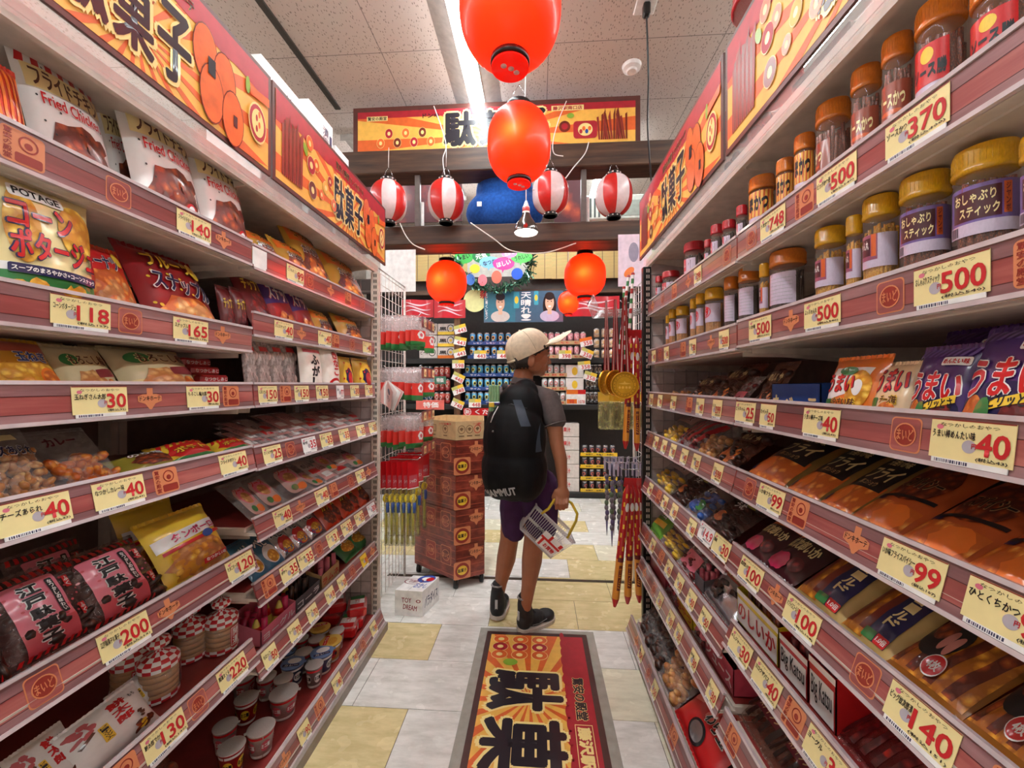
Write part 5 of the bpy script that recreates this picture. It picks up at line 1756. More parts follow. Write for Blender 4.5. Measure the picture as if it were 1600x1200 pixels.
for q, (a, b, v) in enumerate(((1034, 1062, 425), (1024, 1036, 432))):
	jar('red', 'R2', 0, a, b, v, 'red-lidded jar with %s, end of the far top jar tier' % ('colourful label', 'green band label')[q], turn=0.4)


# ------------------------------------------------------------------ cups, boxes and rolls on the low tiers
CUPW = M('cup_paper', (226, 220, 214), rough=0.5)
FOILLID = M('cup_lid_foil', (206, 200, 198), rough=0.3, metal=0.3)


def cup_proto(key):
	k = 'cup_' + key
	if k in PROTO:
		return PROTO[k]
	side_m = {'red': RED, 'white': M('cup_white_print', (210, 196, 190), rough=0.4), 'blue': P_('cup_blue', (70, 90, 140)), 'yellow': P_('cup_yellow', (220, 176, 70)), 'grey': P_('cup_grey', (150, 136, 134))}[key]
	lid_m = {'red': FOILLID, 'white': FOILLID, 'blue': P_('lid_blue', (110, 140, 190)), 'yellow': P_('lid_yellow', (230, 190, 90)), 'grey': FOILLID}[key]
	b = MB()
	b.lathe([(0.36, 0.0), (0.37, 0.0), (0.49, 0.95), (0.515, 0.955), (0.52, 0.975), (0.50, 0.985), (0.0, 0.985)], side_m, n=28)

	def S(x, y, off):
		r = 0.37 + 0.12 * y / 0.95
		return Vector((math.sin(x) * (r + off), -math.cos(x) * (r + off), y))
	st = 0.2
	b.rect2(-3.1, 0.03, 3.1, 0.14, CUPW, S, 0.006, st)
	for q in range(5):
		x = -2.9 + 1.25 * q
		b.ell2(x, 0.48, 0.42, 0.22, {'red': YEL, 'white': P_('rose_print', (206, 84, 96)), 'blue': WPR, 'yellow': RED, 'grey': WPR}[key], S, 0.006, st)
		b.text2('ミニ麺', x - 0.36, 0.40, x + 0.36, 0.60, INK if key != 'white' else WPR, S, 0.02, st, 0.05)
	b.rect2(-3.1, 0.80, 3.1, 0.90, {'red': WPR, 'white': RED, 'blue': WPR, 'yellow': WPR, 'grey': RED}[key], S, 0.006, st)
	o = b.build('noodle_cup')
	o['category'] = 'cup'
	l = MB()
	l.lathe([(0.515, 0.985), (0.525, 0.99), (0.50, 1.0), (0.0, 1.002)], lid_m, n=28)
	T = lambda x, y, off: Vector((x, y, 1.002 + off))
	if key in ('blue', 'yellow'):
		l.ell2(0.05, 0.1, 0.3, 0.2, F_YEL if key == 'yellow' else WPR, T, 0.004)
		l.rect2(-0.38, -0.3, 0.35, -0.12, RED if key == 'yellow' else NAVY, T, 0.005)
		l.text2('カレー', -0.3, -0.28, 0.3, -0.14, WPR, T, 0.008)
	l.box((0.44, -0.07, 0.99), (0.60, 0.07, 1.0), lid_m)
	l.build('lid', o)
	PROTO[k] = o
	return o


def cup(key, bayk, tier, u0, u1, vtop, label, group='noodle cups on the bottom chip tier'):
	"""A cup whose lid fills columns u0..u1 with its top at row vtop, standing on a shelf."""
	z0 = zsh(bayk, tier) + 0.002
	uc, d = (u0 + u1) / 2, 0.07
	h = 0.072
	p = onZ(uc, vtop, z0 + h)
	t = (CAMZ - z0 - h) * F / (vtop - 600)
	d = (u1 - u0) * t / F / math.sqrt(1 + ((uc - 800) / F) ** 2)
	p = onZ(uc, vtop + (d * 0.3) * F / t * 0.5, z0 + h)
	s = side(bayk)
	xf = abs(TIERS[bayk][tier][1]) + 0.036 + d / 2
	x = s * max(abs(p.x), xf)
	return spawn(cup_proto(key), (x, p.y, z0), (0, 0, rnd.uniform(0, 6)), (d, d, h), label, group)


CO = ['first', 'second', 'third', 'fourth', 'fifth', 'sixth', 'seventh']
for q, (ky, a, b, v) in enumerate((('white', 362, 400, 1050), ('red', 366, 404, 1085), ('white', 386, 430, 1130), ('white', 332, 372, 1128), ('red', 340, 384, 1160))):
	cup(ky, 'L1', 6, a, b, v, ('pale noodle cup at the shelf joint, bottom chip tier', 'red noodle cup below the 220 card', 'pale noodle cup in front of the red one below the 220 card', 'pale noodle cup beside the brown cracker bag', 'red noodle cup beside the brown cracker bag')[q])
for q, (ky, a, b, v, lb) in enumerate((
		('white', 428, 458, 1055, 'pale cup nearest the shelf joint on the far bottom tier'),
		('white', 421, 466, 1075, 'wide pale cup with dark lid print in the near front of the far bottom tier'),
		('white', 401, 432, 1052, 'pale cup behind the wide dark-lidded one'),
		('blue', 439, 476, 1030, 'blue-lidded dark cup, far bottom tier'),
		('grey', 477, 505, 1034, 'tall pale cup stacked look with silver lid, middle of the far bottom tier'),
		('grey', 461, 488, 1014, 'silver-lidded cup behind the tall pale one'),
		('blue', 486, 521, 1013, 'blue and white curry cup beside the yellow curry cup'),
		('blue', 439, 462, 1014, 'blue cup in the rear row, far bottom tier'),
		('yellow', 504, 538, 996, 'yellow curry cup beside the blue one'),
		('grey', 482, 507, 994, 'silver-lidded cup behind the yellow curry cup'),
		('white', 515, 538, 981, 'white-lidded cup next to the clear red tray, far bottom tier'),
		('yellow', 485, 516, 976, 'yellow cup in the rear row, far bottom tier'),
		('white', 460, 482, 993, 'pale cup in the rear corner, far bottom tier'))):
	cup(ky, 'L2', 7, a, b, v, lb)


def tray_pack():
	"""Flat rectangular snack tray wrapped in red, white and green film."""
	if 'tray' in PROTO:
		return PROTO['tray']
	m = MB()
	m.box((-0.06, -0.04, 0.0), (0.06, 0.04, 0.05), RED, 0.012)
	T = lambda x, y, off: Vector((x, y, 0.05 + off))
	m.rect2(-0.018, -0.03, 0.02, 0.03, WPR, T, 0.0006)
	m.rect2(0.022, -0.03, 0.05, 0.03, GRN, T, 0.0006)
	m.text2('ミニ焼', -0.015, -0.012, 0.017, 0.012, RED, T, 0.0012)
	S = flat((-0.06, -0.0402, 0), (1, 0, 0), (0, 0, 1))
	m.rect2(0.045, 0.012, 0.08, 0.04, WPR, S, 0.0006)
	m.rect2(0.082, 0.012, 0.108, 0.04, GRN, S, 0.0006)
	o = m.build('snack_tray')
	o['category'] = 'snack tray'
	MB().box((-0.062, -0.042, 0.049), (0.062, 0.042, 0.0496), FILM).build('clear_cover', o)
	PROTO['tray'] = o
	return o


for q, (u, v, z, rz) in enumerate(((568, 940, 0.035, 0.4), (556, 978, 0.0, 0.2), (582, 966, 0.0, 0.3), (524, 958, 0.0, 0.1), (536, 930, 0.05, 0.5))):
	p = onZ(u, v, 0.10 + z)
	x = min(p.x, -0.82)
	spawn(tray_pack(), (x, min(1.76, p.y), zsh('L2', 7) + 0.003 + z), (0, 0, PI / 2 + rz), (1, 1, 1), ('red, white and green snack tray on top of the pile at the far bottom corner', 'red and white snack tray next to the white-lidded cup', 'red and white snack tray at the end of the bottom chip tier', 'red snack tray behind the cups', 'red snack tray in the rear of the bottom pile')[q], 'snack trays on the bottom chip tier')


def open_box(bayk, tier, u0, u1, hgt, dep, mat, label, writing=None, ink=WPR, fill=None, back=0.035, lipm=None, fh=0.6):
	"""Open display carton with a low front, filled with goods."""
	s = side(bayk)
	X = TIERS[bayk][tier][1] + s * back
	ya, yb = sorted((onX(u0, X), onX(u1, X)))
	wd = yb - ya
	z0 = zsh(bayk, tier) + 0.002
	root = empty('display_box', (X + s * dep / 2, (ya + yb) / 2, z0), (0, 0, PI / 2 if s < 0 else -PI / 2))
	tag(root, label, 'display box', None)
	m = MB()
	h2 = hgt * fh
	th = 0.002
	a, d = wd / 2, dep / 2
	m.box((-a, -d, 0), (a, d, th), mat)
	m.box((-a, -d, 0), (a, -d + th, h2), mat)
	m.box((-a, d - th, 0), (a, d, hgt), mat)
	for sx in (-1, 1):
		x0, x1 = sorted((sx * a, sx * (a - th)))
		m.add([(x0, -d, 0), (x1, -d, 0), (x1, d, 0), (x0, d, 0), (x0, -d, h2), (x1, -d, h2), (x1, d, hgt), (x0, d, hgt)], [(0, 3, 2, 1), (4, 5, 6, 7), (0, 1, 5, 4), (1, 2, 6, 5), (2, 3, 7, 6), (3, 0, 4, 7)], mat)
	S = flat((-a, -d, 0), (1, 0, 0), (0, 0, 1))
	S2 = lambda x, y, off: S(x, y, off)
	if lipm:
		m.rect2(0.0, h2 - 0.012, wd, h2, lipm, S2, 0.0006)
	if writing:
		m.rect2(0.004, 0.004, wd - 0.004, h2 * 0.75, lipm or mat, S2, 0.0008)
		m.text2(writing, 0.008, h2 * 0.2, wd - 0.008, h2 * 0.7, ink, S2, 0.0014)
	m.build('carton', root)
	if fill:
		fm, n, r = fill
		q = MB()
		rr = random.Random(n)
		for i in range(n):
			x, y = rr.uniform(-a + r + .003, a - r - .003), rr.uniform(-d + r + .003, d - r - .003)
			q.tube([(x, y, 0.004), (x * 0.96, y * 0.96, hgt * rr.uniform(0.8, 1.05))], r, fm, 7)
		c = q.build('goods', root)
		c['kind'] = 'stuff'
	return root


open_box('L2', 6, 408, 462, 0.075, 0.11, PINK, 'pink display box with sawtooth lettering, far seventh chip tier', 'ヨーグル', WPR, (P_('magenta_print', (200, 40, 90)), 12, 0.009))
open_box('L2', 6, 462, 500, 0.075, 0.12, M('grey_board', (96, 88, 90), rough=0.6), 'grey display box beside the pink one', 'コーラ', WPR, (F_DARK, 14, 0.008))
open_box('L2', 6, 502, 530, 0.085, 0.1, TAN, 'tan display box with pink card behind the 18 card', 'ラムネ', RED, (PINK, 10, 0.009))
open_box('R1', 2, 1206, 1282, 0.085, 0.16, BLU, 'blue display box with cream lettering, third jar-side tier', 'たべっこ', FILM_CORN, None, back=0.06, fh=0.95)
YB = P_('box_yellow', (228, 200, 40))
open_box('R1', 5, 1152, 1216, 0.12, 0.12, YB, 'yellow-rimmed display box of brown sticks below the 30 cards', 'のしいか', RED, (F_BRN, 40, 0.006), lipm=WPR, fh=0.7)
open_box('R1', 5, 1218, 1262, 0.10, 0.17, RED, 'red display box of katsu strips below the 100 card', 'Big Katsu', INK, (F_RED, 26, 0.008), lipm=WPR, fh=0.8)
open_box('R1', 5, 1264, 1306, 0.12, 0.17, RED, 'red display box of katsu strips nearest the picture corner', 'Big Katsu', INK, (F_RED, 26, 0.008), lipm=WPR, fh=0.8)
open_box('R2', 6, 1016, 1040, 0.09, 0.1, P_('box_rose', (196, 70, 90)), 'rose display box at the far end of the seventh jar-side tier', None, WPR, (F_DARK, 12, 0.008))
open_box('R2', 6, 1058, 1082, 0.09, 0.12, YB, 'yellow display box on the far seventh jar-side tier', 'おやつ', RED, (F_YEL, 12, 0.009))
open_box('R2', 6, 1102, 1146, 0.085, 0.12, P_('box_rose', (196, 70, 90)), 'rose display box of dark candy by the shelf joint', 'ジュース', WPR, (F_DARK, 14, 0.009), fh=0.8)
open_box('R2', 5, 1086, 1100, 0.07, 0.12, M('grey_board', (96, 88, 90), rough=0.6), 'grey curved display box beside the silver bean packet', None, WPR, (F_PINK, 8, 0.008))
open_box('R1', 6, 1120 + 32, 1200, 0.1, 0.2, P_('box_crimson', (180, 30, 44)), 'crimson display box on the seventh jar-side tier', 'なつかし', WPR, (F_DARK, 20, 0.008), back=0.1)


def red_packet(i):
	if 'redpk' in PROTO:
		return PROTO['redpk']
	m = MB()
	m.box((-0.036, -0.012, 0), (0.036, 0.012, 0.022), P_('packet_red', (206, 60, 64)), 0.005)
	S = flat((-0.036, -0.0122, 0), (1, 0, 0), (0, 0, 1))
	m.text2('なつかしあじ', 0.006, 0.006, 0.066, 0.016, WPR, S, 0.0008)
	o = m.build('snack_packet')
	o['category'] = 'snack packet'
	PROTO['redpk'] = o
	return o


# slanted wooden riser of red packets at the joint of the third tier
Xr = XL - 0.04
yc = (onX(335, Xr) + onX(390, Xr)) / 2
for q in range(5):
	spawn(red_packet(0), (Xr - 0.010 - 0.025 * q, yc, zsh('L1', 2) + 0.003 + 0.022 * q), (0, 0, PI / 2), (1.25, 1.1, 1.0), 'red wrapped packet, %s from the bottom of the stepped block by the shelf joint' % CO[q], 'red packets stacked at the shelf joint')
	if q:
		b = MB().box((Xr - 0.025 * q - 0.025, yc - 0.044, zsh('L1', 2) + 0.001), (Xr - 0.025 * q + 0.003, yc + 0.044, zsh('L1', 2) + 0.0025 + 0.022 * q), TAN)
		if q == 1:
			RB = b
		else:
			RB.v, RB.f = RB.v, RB.f
			base = len(RB.v)
			RB.v += b.v
			RB.f += [tuple(base + k for k in f) for f in b.f]
			RB.m += b.m
			RB.s += b.s
rb = RB.build('display_step', None, (Xr - 0.06, yc, zsh('L1', 2)))
tag(rb, 'tan stepped carton under the red packets by the shelf joint', 'display stand')


def cookie_roll():
	"""Round cookies stacked under clear film with a red and white checked gathered top."""
	if 'roll' in PROTO:
		return PROTO['roll']
	root = empty('cookie_roll', (0, 0, 0))
	root['category'] = 'cookie roll'
	b = MB()
	ck = M('wafer_tan', (190, 140, 90), rough=0.6)
	for q in range(6):
		z = 0.008 + q * 0.013
		b.lathe([(0.0, z), (0.036, z), (0.038, z + 0.004), (0.038, z + 0.008), (0.036, z + 0.012), (0.0, z + 0.012)], ck, n=24)
	b.build('cookies', root)
	RC = P_('check_red', (200, 34, 44))

	def mf(i, k):
		return RC if (i + k // 2) % 2 else WPR
	t = MB()
	t.lathe([(0.0405, 0.070), (0.041, 0.078), (0.040, 0.086), (0.033, 0.093), (0.022, 0.098), (0.010, 0.103), (0.007, 0.1065), (0.012, 0.110), (0.022, 0.116), (0.024, 0.124), (0.019, 0.132), (0.008, 0.136), (0.0005, 0.133)], RC, n=28, matf=mf)
	t.build('checked_wrap', root)
	t = MB()
	t.lathe([(0.0395, 0.002), (0.0405, 0.008), (0.0405, 0.015)], RC, n=28, matf=mf)
	t.build('checked_base', root)
	f = MB()
	f.lathe([(0.039, 0.003), (0.0402, 0.01), (0.0402, 0.085)], FILM, n=28)

	def S(x, y, off):
		return Vector((math.sin(x) * (0.0405 + off), -math.cos(x) * (0.0405 + off), y))
	lb = MB()
	lb.rect2(-0.35, 0.012, 0.35, 0.066, RED, S, 0.0004, 0.1)
	lb.rect2(-0.31, 0.015, 0.31, 0.063, WPR, S, 0.0006, 0.1)
	lb.rect2(-0.28, 0.017, 0.28, 0.061, RED, S, 0.0008, 0.1)
	lb.vtext2('開運', -0.22, 0.018, 0.22, 0.060, WPR, S, 0.0012, 0.1)
	f.build('film_wrap', root)
	lb.build('paper_label', root)
	PROTO['roll'] = root
	return root


for q, (u, x, tn) in enumerate(((346, -0.845, 0.0), (298, -0.90, -0.5), (248, -0.86, -0.9), (206, -0.93, 0.4))):
	spawn(cookie_roll(), (x, onX(u, x), zsh('L1', 5) + 0.003), (0, 0, PI / 2 - tn), (0.95, 0.95, 1.0), ('checked-top cookie roll with red label facing out, above the 220 card', 'checked-top cookie roll in the rear between two others', 'checked-top cookie roll beside the white cracker bags', 'checked-top cookie roll half hidden behind the white cracker bags')[q], 'cookie rolls on the sixth chip tier')


def cone_pack():
	if 'cone' in PROTO:
		return PROTO['cone']
	m = MB()
	m.lathe([(0.004, 0.0), (0.010, 0.02), (0.024, 0.085), (0.026, 0.09)], P_('cone_yellow', (224, 196, 90)), n=20)
	o = m.build('candy_cone')
	o['category'] = 'candy cone'
	t = MB()
	t.ell((0, 0, 0.092), (0.025, 0.025, 0.016), F_YEL)
	t.build('candy_top', o)
	l = MB()
	l.lathe([(0.012, 0.028), (0.0185, 0.055)], RED, n=20)
	l.build('paper_band', o)
	PROTO['cone'] = o
	return o


for q, u in enumerate((400, 415, 436, 446)):
	spawn(cone_pack(), (-0.83 - 0.04 * (q % 2), onX(u, -0.83 - 0.04 * (q % 2)), zsh('L2', 6) + 0.07), (PI, 0, 0), (0.9, 0.9, 0.75), 'yellow candy cone, %s of four on the far seventh chip tier' % CO[q], 'candy cones on the far seventh chip tier')

# red tub lids peeking over the far jar-side sign
def tub():
	if 'tub' in PROTO:
		return PROTO['tub']
	m = MB()
	m.lathe([(0.07, 0), (0.075, 0.004), (0.078, 0.2), (0.0, 0.2)], JARW, n=28)
	o = m.build('candy_tub')
	o['category'] = 'tub'
	l = MB()
	l.lathe([(0.079, 0.195), (0.084, 0.2), (0.084, 0.208), (0.08, 0.212), (0.08, 0.236), (0.076, 0.242), (0.0, 0.242)], LIDR, n=32)
	l.build('lid', o)
	c = MB()
	for q in range(30):
		a, r = rnd.uniform(0, 6.28), 0.065 * math.sqrt(rnd.random())
		c.ell((r * math.cos(a), r * math.sin(a), rnd.uniform(0.015, 0.17)), 0.014, F_DARK, nu=8, nv=5)
	x = c.build('contents', o)
	x['kind'] = 'stuff'
	PROTO['tub'] = o
	return o


for q, (x, y, z) in enumerate(((0.61, 1.10, 1.723), (0.61, 1.10, 1.967), (0.62, 1.27, 1.723))):
	spawn(tub(), (x, y, z), (0, 0, 0), (1, 1, 1), ('clear tub with red lid under the top one above the jar shelving', 'topmost clear tub with red lid peeking over the sign', 'clear tub with red lid hidden behind the far sign')[q], 'red-lidded tubs above the jar shelving')


# ------------------------------------------------------------------ rug
RX0, RX1, RY0, RY1 = -0.232, 0.222, 0.55, 1.83
m = MB()
RUB = M('clear_mat_edge', (188, 182, 172), rough=0.3, coat=0.4, alpha=0.55)
RBR = M('mat_border', (72, 44, 42), rough=0.35, coat=0.3)
m.box((RX0, RY0, 0.0005), (RX1, RY1, 0.0045), RBR)
# picture runs along the aisle: its top looks towards the jar side
LR, WRG = RY1 - RY0, RX1 - RX0
S = flat((RX0, RY1, 0.0045), (0, -1, 0), (1, 0, 0))
b = 0.022
m.rect2(b, b, LR - b, WRG - b, SUN, S, 0.0002)
rays(m, S, b, b, LR - b, WRG - b, LR * 0.30, WRG * 0.45, 20, 0.0004)
m.rect2(b, WRG * 0.75, LR - b, WRG - b, SRED, S, 0.0006)
rr = random.Random(5)
for q in range(24):
	x = b + (LR - 2 * b) * q / 24
	m.ell2(x, WRG * 0.75, 0.03, 0.006 + 0.006 * rr.random(), SRED, S, 0.0007)
# snacks at the far end of the picture
for q in range(9):
	ring_snack(m, S, 0.055 + 0.05 * (q % 3), 0.07 + 0.085 * (q // 3), 0.028, (SORG, SRED, RAY)[q % 3], 0.0009 + 0.0001 * q)
m.ell2(0.20, 0.12, 0.02, 0.03, SGRN, S, 0.0018)
# big brush characters
for q, ch in enumerate('駄菓子'):
	x = 0.245 + q * 0.225
	m.text2(ch, x - 0.010, 0.03, x + 0.208, WRG * 0.745, SCREAM, S, 0.0012, bold=0.07)
	m.text2(ch, x, 0.045, x + 0.198, WRG * 0.72, SINK, S, 0.0016, bold=0.042, res=3)
m.text2('驚安の殿堂', 0.27, WRG * 0.80, 0.47, WRG * 0.90, SCREAM, S, 0.0010, bold=0.08)
m.text2('驚安の殿堂', 0.272, WRG * 0.803, 0.468, WRG * 0.897, SINK, S, 0.0014, bold=0.04)
m.rect2(0.485, WRG * 0.785, 0.80, WRG * 0.915, SCREAM, S, 0.0010)
m.rect2(0.488, WRG * 0.79, 0.797, WRG * 0.91, SRED, S, 0.0012)
m.text2('藤沢駅南口店', 0.495, WRG * 0.80, 0.79, WRG * 0.90, SCREAM, S, 0.0015, bold=0.05)
o = m.build('floor_mat', None, (0, (RY0 + RY1) / 2, 0.0))
tag(o, 'long floor mat with black brush lettering on a yellow sunburst', 'floor mat')
e = MB()
e.box((RX0 - 0.035, RY0, 0.0001), (RX1 + 0.035, RY1 + 0.03, 0.0005), RUB)
x = e.build('clear_backing', o, o.location)

# ------------------------------------------------------------------ wooden header at the end of the aisle
WB = wood('dark_stained_beam', (44, 28, 20), (70, 46, 32), (98, 68, 48), 'X', 3.2, rough=0.55)
YB0, YB1 = 2.45, 2.62


def beam(u0, v0, u1, v1, label):
	a, c = W(u0, v0, YB0), W(u1, v1, YB0)
	z0, z1 = a.z, c.z
	m = MB().box((-1.25, YB0, min(z0, z1)), (1.05, YB1, max(z0, z1)), WB, 0.006)
	o = m.build('wooden_beam', None, (-0.1, YB0, min(z0, z1)))
	tag(o, label, 'beam')
	return min(z0, z1), max(z0, z1)


zl0, zl1 = beam(790, 378, 790, 348, 'lower dark wooden beam across the aisle end, under the striped lanterns')
zu0, zu1 = beam(790, 263, 790, 226, 'upper dark wooden beam across the aisle end, under the long snack sign')
PSTL = M('grey_post', (120, 112, 108), rough=0.35, metal=0.5)
for u, lb in ((650, 'thin grey post between the beams, beside the first two striped lanterns'), (911, 'thin grey post between the beams, before the last striped lantern')):
	p = W(u, 300, YB0 + 0.05)
	m = MB().box((p.x - 0.017, YB0 + 0.03, zl1), (p.x + 0.017, YB0 + 0.06, zu0), PSTL, 0.003)
	m.box((p.x + 0.02, YB0 + 0.05, zl1), (p.x + 0.036, YB0 + 0.06, zl1 + 0.17), PAPERW)
	tag(m.build('post', None, (p.x, YB0 + 0.04, zl1)), lb, 'post')
# sign on the upper beam
a, c = W(545, 232, 2.5), W(997, 155, 2.5)
sx0, sx1 = a.x, c.x
H = 0.30
m = MB().box((sx0, 2.49, zu1), (sx1, 2.51, zu1 + H), SBORD)
S = flat((sx0, 2.49, zu1), (1, 0, 0), (0, 0, 1))
Wd = sx1 - sx0
m.rect2(0.03, 0.0, Wd - 0.03, H - 0.03, SUN, S, 0.0006)
rays(m, S, 0.03, 0.0, Wd - 0.03, H - 0.03, Wd * 0.5, H * 0.3, 26, 0.001)
m.rect2(0.03, H * 0.76, Wd - 0.03, H - 0.03, SRED, S, 0.0014)
for q, ch in enumerate('駄菓子'):
	x = Wd * (0.325 + 0.125 * q)
	m.text2(ch, x - 0.012, H * 0.05, x + Wd * 0.122, H * 0.88, SCREAM, S, 0.002, bold=0.08)
	m.text2(ch, x, H * 0.09, x + Wd * 0.115, H * 0.84, SINK, S, 0.003, bold=0.042, res=3)
m.rect2(Wd * 0.05, H * 0.70, Wd * 0.125, H * 0.80, SCREAM, S, 0.002)
m.text2('驚安の殿堂', Wd * 0.053, H * 0.71, Wd * 0.122, H * 0.79, SINK, S, 0.0026, bold=0.02)
m.text2('ドンキ', Wd * 0.25, H * 0.72, Wd * 0.31, H * 0.82, SINK, S, 0.0026, bold=0.04)
m.rect2(Wd * 0.70, H * 0.75, Wd * 0.81, H * 0.86, SCREAM, S, 0.002)
m.text2('藤沢駅南口店', Wd * 0.705, H * 0.765, Wd * 0.805, H * 0.845, SRED, S, 0.0026, bold=0.03)
for q in range(14):
	x = Wd * (0.86 + 0.007 * q)
	m.poly2([(x, H * 0.12), (x + 0.01, H * 0.12), (x + 0.02 * math.sin(q), H * (0.6 + 0.06 * (q % 4))), (x - 0.012 + 0.02 * math.sin(q), H * (0.58 + 0.05 * (q % 3)))], SBRN if q % 2 else STAMPD, S, 0.003 + 0.0001 * q)
m.rect2(Wd * 0.775, H * 0.16, Wd * 0.855, H * 0.52, SRED, S, 0.003, rad=0.02)
m.ell2(Wd * 0.815, H * 0.34, 0.045, 0.04, SCREAM, S, 0.004)
for q in range(4):
	m.ell2(Wd * 0.80 + 0.018 * q, H * (0.30 + 0.06 * (q % 2)), 0.01, 0.014, (SRED, SORG, BLU, SORG)[q], S, 0.005)
m.ell2(Wd * 0.745, H * 0.42, 0.035, 0.035, SBRN, S, 0.003)
m.ell2(Wd * 0.745, H * 0.42, 0.02, 0.02, SRED, S, 0.004)
m.ell2(Wd * 0.765, H * 0.64, 0.022, 0.016, SGRN, S, 0.003)
for q in range(7):
	ring_snack(m, S, Wd * (0.10 + 0.03 * q), H * (0.22 + 0.2 * (q % 2)), 0.026, (SORG, SRED, SBRN)[q % 3], 0.003 + 0.0002 * q)
tag(m.build('header_sign', None, ((sx0 + sx1) / 2, 2.5, zu1)), 'long snack sign standing on the upper beam, facing down the aisle', 'header sign')

# ------------------------------------------------------------------ lanterns
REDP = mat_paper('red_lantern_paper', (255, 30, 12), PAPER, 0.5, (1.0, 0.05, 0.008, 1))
SRP = mat_paper('striped_red_paper', (214, 36, 30), 0.0, 0.15)
SWP = mat_paper('striped_white_paper', (236, 214, 214), 0.0, 0.15)
RIM = M('lantern_rim', (24, 18, 18), rough=0.35)
BULB = M('bulb_glass', (255, 200, 120), emit=60.0, vary=0)


def lantern(c, R, H, label, group, striped=False, glow=0.0, black_dots=True, cord=None):
	root = empty('paper_lantern', c)
	tag(root, label, 'lantern', group)
	prof = []
	n = 64
	rt = 0.36 if not striped else 0.36
	for i in range(n + 1):
		f = i / n
		q_ = abs(2 * f - 1)
		r = R * max(0.05, 1 - (q_ * 0.945) ** 2.5) ** 0.5     # barrel closing to the rims
		r += R * 0.005 * math.cos(i * PI)
		prof.append((r, H * (f - 0.5)))
	s = MB()
	if striped:
		s.lathe(prof, SRP, n=48, matf=lambda i, k: SRP if (k // 6) % 2 else SWP)
	else:
		s.lathe(prof, REDP, n=48)
	# open tube ends so that the bulb shines through the paper only
	s.f = [f for f in s.f if len(f) == 4]
	s.m, s.s = s.m[:len(s.f)], s.s[:len(s.f)]
	s.build('paper_shade', root)
	for e, nm in ((1, 'top_rim'), (-1, 'bottom_rim')):
		r = MB()
		h = R * (0.17 if striped or e > 0 else 0.10)
		z0 = e * H / 2
		a, bz = (z0 - 0.002, z0 + h) if e > 0 else (z0 - h, z0 + 0.002)
		r.lathe([(R * (rt + 0.012), a), (R * (rt + 0.03), a + h * 0.15), (R * (rt + 0.03), bz - h * 0.1), (R * (rt + 0.0), bz), (R * (rt - 0.04), bz), (R * (rt - 0.04), a)], RIM, n=36)
		if striped:
			for q in range(10):
				t = 2 * PI * q / 10
				r.ell((R * (rt + 0.03) * math.cos(t), R * (rt + 0.03) * math.sin(t), (a + bz) / 2), (0.006, 0.006, 0.004), WHITE, nu=6, nv=4)
		r.build(nm, root)
	if not striped:
		d = MB()
		zb = -H / 2 - R * 0.17
		d.lathe([(0.0, zb), (R * 0.37, zb), (R * 0.37, zb + 0.006), (0.0, zb + 0.006)], REDP, n=32)
		for x, y in ((0.12, 0.1), (-0.12, -0.08), (0.02, 0.0)):
			d.lathe([(0.0, zb - 0.001), (R * 0.06, zb - 0.001), (R * 0.06, zb + 0.001)], M('vent_hole', (240, 190, 190), rough=0.6), c=(R * x, R * y, 0), n=12)
		d.build('bottom_disc', root)
		bl = MB()
		bl.ell((0, -0.25 * R, 0), (0.018, 0.018, 0.026), BULB)
		bl.tube([(0, -0.25 * R, 0.024), (0, 0, H / 2)], 0.01, RIM)
		bl.build('bulb', root)
		if glow:
			ld = bpy.data.lights.new('lantern_bulb', 'POINT')
			ld.energy = glow
			ld.color = (1.0, 0.55, 0.25)
			ld.shadow_soft_size = 0.012
			lo = bpy.data.objects.new('lantern_bulb', ld)
			COL.objects.link(lo)
			lo.parent = root
			lo.location = (-0.14 * R, -0.74 * R, -0.08 * R)
	if not cord:
		cord = ZC - c.z - H / 2 - R * 0.8
	w_ = MB()
	for q in (-1, 1):
		w_.tube([(q * R * rt * 0.8, 0, H / 2 + 0.01), (q * R * rt * 0.5, 0, H / 2 + R * 0.5), (0, 0, H / 2 + R * 0.8)], 0.0012, CHROME, 6)
	if cord:
		w_.tube([(0, 0, H / 2 + R * 0.8), (0.002, 0, H / 2 + R * 0.8 + cord)], 0.002, WIREW, 6)
	w_.build('hanging_wire', root)
	return root


def hang(u, v, Rpx, Hpx, Y, *a, **k):
	t = Y
	c = W(u, v, t)
	return lantern(c, Rpx * t / F, Hpx * t / F, *a, **k)


hang(797, 12, 79, 164, 1.13, 'largest red lantern, nearest, cut by the top of the picture', 'glowing red lanterns', glow=1.2)
hang(811, 226, 49, 110, 1.78, 'red lantern hanging before the long snack sign', 'glowing red lanterns', glow=1.2)
hang(698, 441, 31, 62, 2.85, 'small red lantern beside the white hanging sheet', 'glowing red lanterns', glow=1.2)
hang(914, 431, 32, 64, 2.85, 'small red lantern before the bamboo blind, jar side', 'glowing red lanterns', glow=1.2)
hang(888, 473, 16, 34, 3.55, 'smallest red lantern, half hidden behind another by the red banner', 'glowing red lanterns', glow=0.5)
for u, v, lb in ((607, 315, 'red and white striped lantern next to the far chip-side sign'), (697, 314, 'red and white striped lantern beside the blue cushion'), (860, 303, 'red and white striped lantern hanging lower beside the spot lamp'), (959, 306, 'red and white striped lantern nearest the jar-side sign')):
	hang(u, v, 28, 62, 2.42 if u != 860 else 2.40, lb, 'striped lanterns on the wooden beam', striped=True, cord=0.12)

